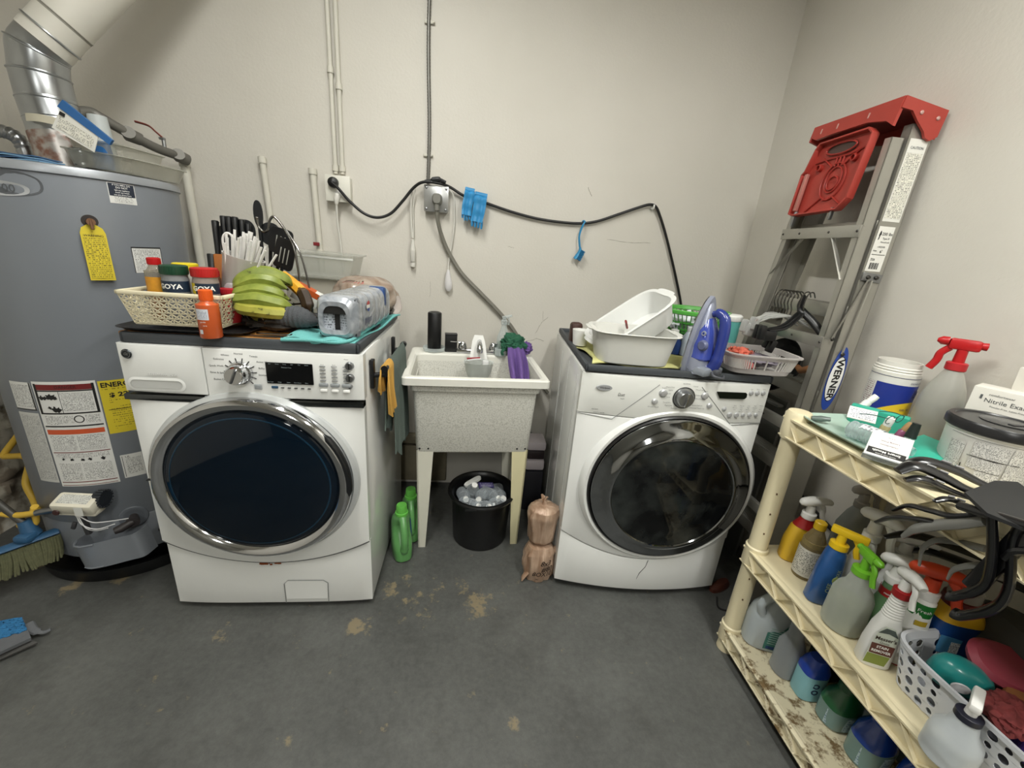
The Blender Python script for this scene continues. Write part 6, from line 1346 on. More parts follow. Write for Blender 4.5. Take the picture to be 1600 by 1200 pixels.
obj('side_slats', m, clear('slot_clear2','#dddad6',.75,.25), s, kind='stuff')
s = thing('scrubber', 'coral pink mesh scrubber in the clear slotted basket', 'scrubber', (.945,-.755,DZ+.072)); cloth_blob('mesh', mat('coral','#c8644f',.8,bump=.8,bscale=200), s, (0,0,0), (.045,.035,.022), 7, 24, .5, 14)
s = thing('sponge_cloth', 'grey-purple striped cloth in the clear slotted basket', 'cloth', (1.0,-.78,DZ+.062)); cloth_blob('cloth', mat('cloth_mauve','#77707a',.8,var=.4,nscale=30), s, (0,0,0), (.07,.06,.018), 17, 20, .3, 8)
s = thing('red_cloth', 'dull red cloth at bottom left of the clear slotted basket', 'cloth', (.93,-.78,DZ+.046)); cloth_blob('cloth', mat('cloth_rose','#a45a58',.8), s, (0,0,0), (.05,.06,.02), 27, 20, .3, 8)
# steam iron standing on its heel
ir = thing('steam_iron', 'blue and silver steam iron standing on its heel at dryer front', 'iron', (.785,-.80,DZ+.008), -.50)
ir.rotation_euler = (0, .05, -1.12)
sil = mat('iron_silver','#9a9fb0',.3,.35); ibl = mat('iron_blue','#27367f',.25,coat=.4,var=.05); itr = mat('iron_tank','#3c4ca0',.1,coat=.8)
def halfw(z, s_=1.0):  # soleplate half-width at height z of 0..H
    k = z/.262; return s_*.058*(1-k**2.6)**.75 if k < 1 else 0
m = MB()
n_z = 26
def plate(x0, x1, sc, H0, m, zb=0):
    L = [(halfw(z*.262/H0, sc), z) for z in [H0*i/n_z for i in range(n_z+1)]]
    P = [(y, z+zb) for y, z in L]+[(-y, z+zb) for y, z in L[::-1]][1:]
    m.prism(P, x0, x1, Matrix(((0,0,1,0),(1,0,0,0),(0,1,0,0),(0,0,0,1))))
plate(-.046,-.040,1.0,.262,m); obj('soleplate', m, mat('soleplate','#b9bcc6',.15,1), ir, ang=50)
m = MB(); plate(-.040,-.024,1.03,.266,m); obj('skirt', m, sil, ir, ang=50)
m = MB(); m.loft([(-.008,0,.0,.034,.052,3),(-.008,0,.02,.036,.056,3),(-.010,0,.07,.030,.052,2.6),(-.014,0,.13,.022,.044,2.4),(-.020,0,.19,.014,.030,2.2),(-.026,0,.235,.008,.014,2),(-.03,0,.25,.003,.006,2)], 32); obj('body', m, sil, ir)
m = MB(); m.loft([(-.004,0,.050,.030,.049,2.8),(-.004,0,.056,.034,.054,2.8),(-.006,0,.10,.030,.050,2.6),(-.009,0,.15,.023,.042,2.4),(-.016,0,.19,.013,.024,2.2),(-.020,0,.205,.004,.008,2)], 32); obj('water_tank', m, itr, ir)
m = MB(); m.tube(spline([(-.010,0,.208),(.012,0,.214),(.034,0,.200),(.044,0,.165),(.047,0,.115),(.046,0,.065),(.038,0,.030),(.015,0,.016)],6), [.010]*4+[.015]*8+[.0165]*18+[.019]*8+[.022]*5, 14, flat=1.1); obj('handle', m, ibl, ir)
m = MB(); m.lathe([(0,.012),(.013,.012),(.017,.008),(.019,0)],28,M=Matrix.Translation((.012,-.045,.105))@FRONT@Matrix.Rotation(0,4,'X')); obj('dial', m, mat('iron_dial','#5a6080',.35), ir)
m = MB(); m.lathe([(.004,.004),(.008,.004),(.009,0)],18,M=Matrix.Translation((.004,-.046,.145))@FRONT); obj('button_ring', m, sil, ir)
m = MB(); m.bx(-.044,.05,-.054,.054,0,.030,.010); obj('heel_rest', m, mat('heel_clear','#8a9098',.2,.2), ir)
m = MB(); m.tube(spline([(.045,-.01,.02),(.07,-.03,.012),(.085,.0,.006),(.07,.03,.006)],5), .0045, 8); m.box((.055,-.0,.02),(.03,.028,.02),.006); obj('cord', m, mat('cord_grey','#4a4c52',.5), ir)

# ================================================================ step ladder against the right wall
ld = thing('step_ladder', 'folded aluminium stepladder with red top cap and shelf leaning on right wall', 'ladder', (0,0,0))
al = mat('ladder_aluminium','#aeaca4',.38,.75,var=.12,nscale=8); redl = mat('ladder_red','#a33a30',.5,var=.12,nscale=9)
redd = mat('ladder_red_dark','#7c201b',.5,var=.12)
def LX(z): return 1.142+.078*z       # centre plane of the folded ladder
def YN(z): return -.908+.060*z  # near rail
def YF(z): return -.375-.080*z        # far rail
def LQ(x, y, z): return V((LX(z)+x, y, z))
def hexa(m, c, ):  # c: 8 points bottom 4, top 4
    m.add(c, [(0,3,2,1),(4,5,6,7),(0,1,5,4),(1,2,6,5),(2,3,7,6),(3,0,4,7)])
def rail(Yfn, x0, x1, z0, z1, dy, flange, sgn):
    """C-channel: web facing outward (side sgn), flanges inward"""
    m = MB()
    for (a0,a1,b0,b1) in ((x0,x1,0,.003),(x0,x0+.003,0,flange),(x1-.003,x1,0,flange)):
        c = []
        for z in (z0,z1):
            for (xx,yy) in ((a0,b0),(a1,b0),(a1,b1),(a0,b1)): c.append(LQ(xx, Yfn(z)+sgn*(dy-yy)*1, z))
        hexa(m, c)
    return m
o = obj('front_rail', rail(YN, -.012,.068, .02,1.80, .016,.028,-1), al, ld, smooth=False)
o = obj('front_rail', rail(YF, -.012,.068, .02,1.80, .016,.028, 1), al, ld, smooth=False)
o = obj('rear_rail', rail(YN, -.060,-.018, .02,1.76, .010,.024,-1), al, ld, smooth=False)
o = obj('rear_rail', rail(YF, -.060,-.018, .02,1.76, .010,.024, 1), al, ld, smooth=False)
for Yf in (YN, YF):
    m = MB(); m.box(tuple(LQ(.028,Yf(0),.022)),(.10,.045,.04),.008); obj('foot', m, black_pl, ld)
# steps
for z in (1.52,1.245,.945,.64,.34):
    m = MB(); y0, y1 = YN(z)-.012, YF(z)+.012
    m.bx(LX(z)-.012,LX(z)+.066,y0,y1,z-.004,z+.002,.001); m.bx(LX(z)-.014,LX(z)-.010,y0,y1,z-.045,z+.002,.001); m.bx(LX(z)+.063,LX(z)+.067,y0,y1,z-.03,z+.002,.001)
    st_ = obj('step', m, al, ld)
    m = MB()
    for k in range(6): m.bx(LX(z)-.006+k*.011,LX(z)-.003+k*.011,y0,y1,z+.002,z+.0035,0)
    obj('tread_ridge', m, al, st_, kind='stuff')
# rear horizontals and diagonal braces with rivets
for z in (1.485,1.12,.80,.45):
    m = MB(); x = LX(z)-.064; m.bx(x-.003,x+.001,YN(z)-.016,YF(z)+.016,z-.019,z+.019,.001); m.bx(x,x+.014,YN(z)-.01,YF(z)+.01,z+.016,z+.019,.0005); b_ = obj('rear_brace', m, al, ld)
    m = MB()
    for y in (YN(z)-.006, YF(z)+.006, YN(z)*.67+YF(z)*.33, YN(z)*.25+YF(z)*.75): m.lathe([(0,.003),(.003,.0025),(.0045,0)],10,M=Matrix.Translation((x-.003,y,z))@Matrix(((0,0,-1,0),(-1,0,0,0),(0,1,0,0),(0,0,0,1))))
    obj('rivet', m, mat('rivet_dark','#4c4a46',.4,.8), b_, kind='stuff')
for (z0, z1, y0, y1) in ((1.50,1.33,-.60,YF(1.33)),(1.50,1.33,-.72,YN(1.33))):
    m = MB(); m.tube([LQ(-.058,y0,z0-.02),LQ(-.058,y1,z1)], .008, 6, flat=.18); obj('diagonal_brace', m, al, ld, smooth=False)
# spreader arms, outside of near rails
m = MB(); m.tube([LQ(-.040,YN(1.12)-.020,1.135),LQ(.012,YN(1.31)-.024,1.335)], .013, 6, flat=.2); m.tube([LQ(.018,YN(1.09)-.021,1.085),LQ(.030,YN(1.31)-.021,1.335)], .004, 6); obj('spreader_arm', m, al, ld, smooth=False)
m = MB(); m.box(tuple(LQ(.028,YN(1.35)-.020,1.345)),(.072,.005,.028),.002,rot=(0,.08,0)); sb = obj('spreader_bracket', m, steel, ld)
m = MB()
for x,z in ((.012,1.345),(.042,1.345),(-.040,1.135),(.018,1.085)): q = LQ(x,YN(z)-.024,z); m.lathe([(0,.005),(.005,.004),(.007,0)],14,M=F(*q))
obj('spreader_bolt', m, mat('rivet_dark','#4c4a46',.4,.8), ld)
# labels on the near rail (web faces -y)
def RL(x, z): 
    q = LQ(x, YN(z)-.0167, z); return q
def railmap(u, v, h): # u across, v along rail from z
    q = LQ(u, YN(v)-.0167-h, v); return (q.x,q.y,q.z)
m = MB(); m.patch(-.004,.058,1.52,1.76,railmap,.0003,2); L = obj('instruction_label', m, paper, ld)
m = MB(); m.patch(0,.054,1.53,1.72,railmap,.0008,2); obj('fine_print', m, print_mat('print_ladder','#4a4a48','#dedcd0',210,190,.6,.25), L)
m = MB(); m.text('CAUTION', .010, T(.027,1.735,0), fn=lambda u,v,h: railmap(u,v,.001), bold=.02); obj('lettering', m, grey_ink, L)
m = MB(); m.patch(-.004,.052,1.365,1.505,railmap,.0003,2); L = obj('rating_label', m, paper, ld)
m = MB(); 
for s_, u, v, sz in (('200 lbs',.032,1.482,.013),('Type III',.032,1.468,.008),('Household',.032,1.457,.007),("6'",.030,1.428,.014),('max.',.008,1.430,.008),('356',.010,1.402,.011),('LADDER',.026,1.442,.007)): m.text(s_, sz, T(u,v,0), fn=lambda a,b,h: railmap(a,b,.001), bold=.01)
for k in range(10): m.patch(.006+k*.0032,.0075+k*.0032+.001*(k%3==0),1.372,1.392,railmap,.001,1)
m.add([railmap(.004+.004*x,1.462+.030*z,.001) for x,z in ((0,0),(.8,.1),(1.2,.6),(2,.5),(1.2,.9),(.9,1),(.3,.9),(-.2,.5),(.2,.45))], [tuple(range(9))])
m.patch(.0,.048,1.417,1.4185,railmap,.001,1)
obj('lettering', m, ink, L)
def ellip(cu, cv, a, b_, h, n=40): return [railmap(cu+a*cos(2*pi*i/n), cv+b_*sin(2*pi*i/n), h) for i in range(n)]
cz = .995
m = MB(); m.add(ellip(.028,cz,.030,.115,.0004),[tuple(range(40))]); e0 = obj('brand_emblem', m, mat('emblem_royal','#27479b',.4), ld)
m = MB(); m.add(ellip(.028,cz,.0275,.082,.0008),[tuple(range(40))]); obj('emblem_rim', m, ink, e0)
m = MB(); m.add(ellip(.028,cz,.0255,.079,.0012),[tuple(range(40))]); obj('emblem_field', m, white_ink, e0)
m = MB(); m.text('WERNER', .036, rotz(pi/2*-1), fn=lambda a,b,h: railmap(.028+a, cz+b, .0018), bold=.03, xs=1.0); obj('lettering', m, ink, e0)
# red top cap: hollow tray with side skirts
m = MB()
z = 1.80; R_ = Matrix.Translation((LX(z)+.005,0,z)) @ Matrix.Rotation(.16,4,'Y')
y0, y1 = -.826,-.485
m.bx(-.085,.065,y0,y1,.042,.050,.003,R_)
for a,b_ in ((-.090,-.080),(.056,.066)): 
    P = [(y0,.050),(y1,.050),(y1+.002,.015),(y1-.03,.0),(y1-.10,.004),(y0+.10,.004) if a < 0 else (y0+.1,-.02),(y0+.03,-.01),(y0,-.030)]
    m.prism(P, a, b_, R_ @ Matrix(((0,0,1,0),(1,0,0,0),(0,1,0,0),(0,0,0,1))))
P = [(-.088,.050),(.064,.050),(.067,-.022),(.048,-.038),(.028,-.034),(.015,-.020),(-.02,.0),(-.05,.02),(-.088,.018)]
m.prism(P, y0-.004, y0+.004, R_ @ Matrix(((1,0,0,0),(0,0,1,0),(0,1,0,0),(0,0,0,1))))
m.prism([(-.088,.050),(.083,.050),(.083,-.02),(-.088,.0)], y1-.004, y1+.004, R_ @ Matrix(((1,0,0,0),(0,0,1,0),(0,1,0,0),(0,0,0,1))))
cap = obj('top_cap', m, redl, ld, ang=30)
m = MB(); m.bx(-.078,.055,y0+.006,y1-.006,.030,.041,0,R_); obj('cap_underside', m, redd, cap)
m = MB()
for x,y in ((-.02,y0-.005),(.04,y0-.005)): m.lathe([(0,.003),(.005,.002),(.006,0)],12,M=R_@F(x,y,.022))
for y in (-.60,-.72,-.53): m.box((-.091,y,.025),(.002,.004,.016),0,R_)
obj('cap_rivet', m, mat('rivet_pale','#c9a49c',.4,.4), cap)
# red pail shelf folded down between the rear rails
PSX = lambda z: LX(z)-.066
SM = Matrix.Translation((LX(1.675)-.075,-.640,1.675)) @ Matrix.Rotation(.085,4,'Y') @ Matrix(((0,0,-1,0),(-1,0,0,0),(0,1,0,0),(0,0,0,1)))   # local x -> -y (image right), y -> z, z -> toward room
out = [(-.118,.03),(-.100,.10),(-.088,.118),(.105,.122),(.125,.105),(.118,-.085),(.090,-.118),(-.108,-.125),(-.128,-.118),(-.128,.02)]
m = MB(); m.prism(out, -.012, -.004, SM)
n_ = len(out)
for i in range(n_):
    a, b_ = V((*out[i],0)), V((*out[(i+1)%n_],0)); c = (a+b_)/2; L_ = (b_-a).length; an = atan2(b_.y-a.y,b_.x-a.x); m.box((c.x,c.y,.004),(L_+.004,.006,.026),.001,M=SM,rot=(0,0,an))
ps = obj('pail_shelf', m, redl, ld, ang=30)
m = MB(); m.prism(stadium(.12,.032), -.003, -.001, SM @ T(0.005,.088,0)); obj('handle_slot', m, mat('slot_brown','#4d3a34',.6), ps)
m = MB()
def ringtube(cx, cy_, rx, ry, r, z): m.tube([SM @ V((cx+rx*cos(a),cy_+ry*sin(a),z)) for a in [2*pi*i/32 for i in range(32)]], r, 6, closed=True)
ringtube(.005,.088,.062,.018,.003,.004); ringtube(.015,-.02,.048,.060,.0028,0); ringtube(.015,-.015,.032,.042,.0025,0); ringtube(.015,-.025,.022,.022,.0025,0)
for a_,b_ in (((-.06,.065),(-.01,.03)),((.085,.068),(.035,.03)),((-.07,-.115),(-.01,-.07)),((.09,-.105),(.035,-.07)),((.0,.06),(.0,.03)),((.015,.06),(.015,.03)),((.03,.06),(.03,.03)),((0,-.082),(0,-.07)),((.02,-.082),(.02,-.07)),((-.095,.055),(-.05,.06)),((.05,.06),(.11,.075)),((-.06,.06),(.05,.06))): m.tube([SM @ V((*a_,0)), SM @ V((*b_,0))], .003, 6)
m.lathe([(.012,0),(.012,.012),(.008,.014),(.008,0)],18,M=SM@T(-.065,.035,-.004)); m.lathe([(.012,0),(.012,.012),(.008,.014),(.008,0)],18,M=SM@T(.075,.045,-.004))
m.text('WERNER', .012, SM @ T(.015,-.02,0.002)); obj('moulded_ribs', m, mat('ladder_red2','#97291f',.5,var=.1), ps)
m = MB(); m.bx(-.112,-.098,-.11,.02,.004,.016,.002,SM); obj('side_link', m, mat('link_red','#b4766c',.4,.2), ps)
m = MB(); m.bx(-.112,-.100,-.165,-.11,-.004,.008,.002,SM); m.bx(.06,.07,-.15,-.11,-.004,.008,.002,SM); obj('steel_link', m, steel, ps)
# bundle of trouser hangers on the ladder step
clr = clear('hanger_clear','#c5c6c2',.5,.08)
r4 = random.Random(11)
hz = 1.245
for k in range(6):
    lab = ['clear clip hanger nearest camera on the ladder step bundle','clear clip hanger second in the ladder bundle','clear clip hanger third in the ladder bundle','clear clip hanger fourth in the ladder bundle','clear clip hanger fifth in the ladder bundle','clear clip hanger farthest in the ladder bundle'][k]
    s = thing('clip_hanger', lab, 'hanger', (1.165,-.60-.018*k,hz-.005), 0, 'clear clip hangers on the ladder')
    m = MB(); m.tube(spline([(-.012,0,-.055),(-.012,0,-.03),(-.020,0,-.005),(-.012,0,.028),(.010,0,.036),(.028,0,.022),(.030,0,.008)],6), .0022, 8); obj('hook', m, chw, s)
    dz = -.012*(k%3); e1 = V((-.175-.006*k,-.14+.02*k,-.075+dz)); e2 = V((.10,.10,-.035+dz))
    e2 = V((.07,-.02*k*.2,-.07+dz))
    m = MB(); m.tube([(-.012,0,-.055), tuple((V((-.012,0,-.055))+e1)*.5+V((0,0,.012))), tuple(e1)], .0060, 8, flat=.7); m.tube([(-.012,0,-.055), tuple(e2)], .006, 8, flat=.7); obj('arm', m, clr, s)
    if k in (0,2,4):
        m = MB(); m.box(tuple(e1+V((-.008,0,-.010))),(.034,.022,.046),.005,rot=(0,.2,.4)); obj('clip', m, clr, s)
        m = MB(); m.tube([tuple(e1+V((-.012,-.012,.004))),tuple(e1+V((-.012,.012,.004)))], .006, 8); obj('clip_spring', m, chrome, s)
for k,(lb) in enumerate(('black hanger arm sloping down right side of the clear hangers','black clip hanger under the clear hangers on the ladder')):
    s = thing('black_hanger', lb, 'hanger', (1.165,-.715-.02*k,hz-.005), 0)
    m = MB(); m.tube(spline([(-.0,0,-.03),(-.006,0,-.005),(.0,0,.03),(.018,0,.038),(.030,0,.020)],6), .0022, 8); obj('hook', m, chw, s)
    m = MB()
    if k == 0: m.tube(spline([(.03,.03,.02),(.0,0,-.02),(.02,-.05,-.06),(.045,-.10,-.11)],6), [.010]*7+[.014]*12, 10, flat=.5)
    m.tube(spline([(-.0,0,-.04),(-.09,-.05,-.085),(-.17,-.07,-.10)],6), .009, 8, flat=.7); obj('arm', m, black_pl, s)
    m = MB(); m.box((-.165,-.07,-.115),(.045,.03,.035),.004); m.box((-.135,-.06,-.145-.01*k),(.022,.02,.045),.004,rot=(0,.3,0)); m.box((-.20,-.08,-.105),(.022,.02,.05),.004); obj('clip', m, black_pl, s)
s = thing('size_tag', 'small white printed sticker on panel below the hangers', 'sticker', (0,0,0))
# aluminium pan and black pan behind ladder
s2 = thing('frying_pan', 'black pan with pale wooden handle hanging behind the ladder', 'pan', (1.285,-.57,.96), (0,-1.30,0))
m = MB(); m.lathe([(0,0),(.095,0),(.115,.03),(.117,.032),(.113,.032),(.093,.004),(0,.004)],44); obj('pan_body', m, mat('pan_dark','#141416',.35,bump=.2), s2)
m = MB(); m.tube([(.02,-.105,.03),(.01,-.14,.04),(.03,-.24,.10)], [.010,.012,.014], 12); obj('handle', m, mat('handle_pale','#a8734a',.5,var=.1), s2)
s3 = thing('metal_sheet', 'flat grey sheet metal panel leaning behind the dryer and ladder', 'panel', (1.18,-.40,0), (0,0,0))
m = MB(); m.box((0.115,-.02,.42),(.014,.42,.80),.003,rot=(0,.05,0)); m.box((.10,-.02,.80),(.03,.42,.012),.003); obj('sheet', m, mat('sheet_grey','#7f807c',.4,.5,var=.15), s3)
bpy.data.objects.remove(s)
s = thing('size_sticker', 'small white printed sticker on the ladder below the hangers', 'sticker', (0,0,0))
m = MB(); q = LX(1.12)-.0685; m.add([(q,-.43,1.108),(q,-.515,1.104),(q,-.515,1.128),(q,-.43,1.132)],[(0,1,2,3)],None,[[(0,0),(.08,0),(.08,.024),(0,.024)]]); m.add([(q+.0015,-.43,1.108),(q+.0015,-.515,1.104),(q+.0015,-.515,1.128),(q+.0015,-.43,1.132)],[(3,2,1,0)]); obj('print', m, print_mat('print_sticker','#20201e','#dddcd6',40,60,.6,.1), s)
# long metal poles standing in gap between dryer and shelf
s = thing('metal_poles', 'thin shiny metal rods standing in gap right of dryer', 'rods', (1.11,-.66,0)); s.name = 'metal_rods'
m = MB()
for k in range(4): m.tube([(.02*k-.02,-.08+.03*k,.004),(.02*k+.03,.0+.02*k,.42-.03*k)], .006, 8)
obj('rod', m, steel, s)
s = thing('wood_scrap', 'reddish brown shoe-like scrap on floor right of dryer', 'scrap', (1.10,-.80,0), .4); m = MB(); m.loft([(0,0,0,.06,.022,2.4),(0,0,.015,.058,.022,2.4),(.01,0,.03,.035,.015,2.2)],24); obj('scrap', m, mat('scrap_red','#54291c',.6), s)
s = thing('black_strip', 'thin curved black wire on the floor by dryer right corner', 'wire', (0,0,0)); m = MB(); m.tube(spline([(1.035,-.88,.03),(1.03,-.91,.006),(1.07,-.93,.004)],6), .004, 6); obj('wire', m, ink, s)
# dark wires and clutter in the corner behind
s = thing('corner_cable', 'black cable sagging against right wall beneath the ladder', 'cord', (0,0,0)); m = MB(); m.tube(spline([(1.30,-.30,.62),(1.34,-.62,.52),(1.355,-.95,.43),(1.36,-1.3,.40)],8), .008, 8); obj('cable', m, mat('black_rubber','#101010',.45), s)

# ================================================================ plastic shelf unit
shm = mat('shelf_cream','#dcd1af',.5,var=.05,nscale=6)
def shelfdirty():
    m, n, l, b = newmat('shelf_cream_dirty'); g = n.new('ShaderNodeTexCoord'); no = n.new('ShaderNodeTexNoise'); no.inputs['Scale'].default_value = 22; no.inputs['Detail'].default_value = 8; no.inputs['Roughness'].default_value = .7; l.new(g.outputs['Object'], no.inputs['Vector'])
    r = n.new('ShaderNodeValToRGB'); r.color_ramp.elements[0].position=.40; r.color_ramp.elements[0].color=hexc('#6f5a3a'); r.color_ramp.elements[1].position=.50; r.color_ramp.elements[1].color=hexc('#d6cdb0'); l.new(no.outputs['Fac'], r.inputs[0]); l.new(r.outputs[0], b.inputs['Base Color']); b.inputs['Roughness'].default_value=.55; return m
shd = shelfdirty()
SX0, SX1, SY0, SY1 = .928, 1.355, -2.02, -1.06
sh = thing('shelf_unit', 'cream plastic three-tier shelf unit along the right wall', 'shelf', (0,0,0))
LV = (.925,.445,.10)
def P_shelf(z, ap, dirty):
    m = MB(); m.bx(SX0+.012,SX1,SY0,SY1,z-.008,z,.002)
    # perforations are not visible; raised lip
    m.bx(SX0+.006,SX0+.016,SY0,SY1,z-ap,z+.001,.002); m.bx(SX0+.006,SX1,SY1-.010,SY1,z-ap,z+.001,.002); m.bx(SX1-.01,SX1,SY0,SY1,z-ap,z+.001,.002)
    o = obj('shelf_board', m, shd if dirty else shm, sh)
    m = MB()   # flange lines and zigzag ribs on front apron
    m.bx(SX0-.006,SX0+.010,SY0,SY1,z-.006,z+.001,.001); m.bx(SX0-.006,SX0+.010,SY0,SY1,z-ap,z-ap+.005,.001)
    nt = 9; L_ = (SY1-.02-SY0)/nt
    for i in range(nt):
        ya = SY1-.02-i*L_; yb = ya-L_*.5; yc = ya-L_
        for (p,q,zz0,zz1) in ((ya,yb,z-.004,z-ap+.004),(yb,yc,z-ap+.004,z-.004)):
            a,b_ = V((SX0+.002,p,zz0)),V((SX0+.002,q,zz1)); m.tube([a,b_], .007, 4, flat=.25)
    obj('apron_ribs', m, shd if dirty else shm, o, smooth=False)
P_shelf(LV[0],.062,False); P_shelf(LV[1],.060,False); P_shelf(LV[2],.055,True)
for (x,y,lab_) in ((SX0+.028,SY1-.02,0),(SX1-.03,SY1-.02,0),(SX0+.028,SY0+.02,0),(SX1-.03,SY0+.02,0)):
    m = MB()
    for z0,z1 in ((0,.045),(LV[2],LV[1]-.055),(LV[1],LV[0]-.058)): m.lathe([(.0,z0),(.030,z0),(.0285,z0+.02),(.0275,z1-.02),(.030,z1),(0,z1)],32,c=(x,y,0))
    m.lathe([(.034,LV[0]-.066),(.036,LV[0]-.05),(.036,LV[0]+.012),(.030,LV[0]+.022),(0,LV[0]+.024)],32,c=(x,y,0)); m.lathe([(.033,LV[1]-.062),(.035,LV[1]-.05),(.035,LV[1]+.012),(.030,LV[1]+.016)],32,c=(x,y,0)); m.lathe([(.033,LV[2]-.06),(.035,LV[2]-.05),(.035,LV[2]+.012),(.030,LV[2]+.016)],32,c=(x,y,0))
    p_ = obj('post', m, shm, sh)
    m = MB()
    for z in (.25,.34,.525,.60,.675,.02): m.box((x-.014,y-.0250,z),(.004,.004,.006),.001,rot=(0,0,-.5))
    obj('peg_hole', m, mat('hole_brown','#5a4326',.7), p_)

# ---------------------------------------------------------------- bottles
def profile_bottle(m, secs, seg=28): return m.loft(secs, seg)
def trigger(s, z, rc, colr, collarm, style=0, ang=0, sc=1.0, trigm=None):
    """spray head: collar, neck, body with nozzle pointing +x (rotated by ang) and trigger"""
    M = T(0,0,z) @ rotz(ang) @ Matrix.Scale(sc,4)
    m = MB(); m.lathe([(rc/sc,0),(rc/sc+.002,.002),(rc/sc+.002,.018),(rc/sc-.001,.020),(0,.020)],26,M=M)
    for i in range(0): pass
    obj('collar', m, collarm, s)
    m = MB()
    if style == 0:   # swept shroud
        m.tube([M @ V(p) for p in ((0,0,.018),(0,0,.045))], [.013*sc,.011*sc], 14)
        n = 14; C0 = [(-.034,0,.046,.006),(-.026,0,.052,.014),(-.005,0,.058,.016),(.02,0,.062,.0145),(.042,0,.061,.011),(.050,0,.058,.009)]
        P = spline([c[:3] for c in C0], 4); R_ = []
        for i in range(len(P)): k = i/4; j = min(int(k),len(C0)-2); f_ = k-j; R_.append((C0[j][3]*(1-f_)+C0[j+1][3]*f_)*sc)
        m.tube([M @ V(p) for p in P], R_, 14, flat=.85)
    elif style == 1: # straight block
        m.tube([M @ V(p) for p in ((0,0,.018),(0,0,.045))], [.012*sc,.011*sc], 14)
        m.box((.014,0,.055),(.088,.022,.022),.005,M=M)
    elif style == 2: # classic slim pistol
        m.tube([M @ V(p) for p in ((0,0,.018),(0,0,.05))], [.011*sc,.010*sc], 14)
        m.box((.0,0,.062),(.055,.020,.026),.006,M=M); m.lathe([(.010,0),(.010,.012),(.004,.020),(0,.020)],16,M=M@T(.028,0,.066)@Matrix.Rotation(pi/2,4,'Y')); m.lathe([(.008,0),(.009,.01),(0,.012)],12,M=M@T(-.026,0,.064)@Matrix.Rotation(-pi/2,4,'Y'))
    obj('spray_head', m, colr, s)
    m = MB()
    tp = [(.022,0,.052),(.034,0,.036),(.036,0,.018),(.044,0,-.004)] if style != 1 else [(.030,0,.046),(.040,0,.030),(.040,0,.012),(.046,0,-.006)]
    m.tube([M @ V(p) for p in spline(tp,4)], [.006*sc]*13, 8, flat=1.3); obj('trigger', m, trigm or colr, s)
def bot(name, label, loc, rot, secs, bodym, headm=None, collarm=None, style=0, hang=0, cap=None, cat='spray bottle', liquid=None, label_fn=None, sc=1.0, trigm=None, group=None):
    s = thing(name, label, cat, loc, rot, group)
    m = MB(); m.loft(secs, 32); obj('bottle', m, bodym, s)
    if liquid:
        m = MB(); zt = liquid[1]; ls = [(q[0],q[1],max(q[2],.003),q[3]*.95,q[4]*.95)+tuple(q[5:]) for q in secs if q[2] < zt]; last = ls[-1]; ls.append((last[0],last[1],zt)+last[3:]); m.loft(ls, 32); obj('liquid', m, liquid[0], s)
    top = secs[-1]
    if headm: trigger(s, top[2]-.002, top[3]+.002, headm, collarm or headm, style, hang, sc, trigm)
    if cap: m = MB(); r_ = top[3]+.003; m.lathe([(r_,0),(r_,cap[1]-.003),(r_-.003,cap[1]),(0,cap[1])],26,c=(top[0],top[1],top[2]-.004)); obj('cap', m, cap[0], s)
    if label_fn: label_fn(s, secs)
    return s
def flatlabel(w, z0, z1, mt, yface, texts=(), prm=None, ang=0, xoff=0):
    """curved-front label: patch on ellipse of radii rx, ry"""
    def f_(s, secs):
        rx, ry = yface
        c0 = radians(ang)
        def fn(u, v, h): a = c0+u/((rx+ry)/2); return ((rx+h)*cos(a), (ry+h)*sin(a), v)
        m = MB(); m.patch(-w/2,w/2,z0,z1,fn,.0008,10); L = obj('label', m, mt, s)
        if prm: m = MB(); m.patch(-w*.44,w*.44,z0+.05*(z1-z0),z0+.9*(z1-z0),lambda u,v,h: fn(u,v,.0014),0,8); obj('fine_print', m, prm, L)
        for (t_, sz, u, v, tm_) in texts: m = MB(); m.text(t_, sz, T(u,v,0), fn=lambda a,b,h: fn(a,b,.002), bold=.02); obj('lettering', m, tm_, L)
    return f_
ZM = LV[1]+.001
whiteh = mat('head_white','#dcdcd8',.35); 
# yellow cleaner spray
ys = bot('spray_bottle','yellow spray bottle with white trigger and red collar, back left on middle shelf',(1.055,-1.125,ZM),-.35,
    [(0,0,0,.044,.026,3),(0,0,.004,.047,.029,3),(0,0,.07,.046,.029,3),(0,0,.12,.038,.026,2.6),(0,0,.150,.020,.019,2),(0,0,.160,.016,.016,2)], mat('yellow_bottle','#cda62c',.35,var=.04), whiteh, whiteh, 0, .15, sc=1.05,
    label_fn=flatlabel(.055,.01,.105,mat('label_olive','#8a8a4a',.5,var=.3,nscale=60),(.0475,.0295),(),print_mat('print_ol','#3a3a30','#8f8f5c',130,150,.6,.3),ang=-62))
m = MB(); m.lathe([(.0345,.128),(.0225,.150),(.020,.158)],26,sy=.85); obj('red_band', m, mat('band_red','#8f1616',.4), ys)
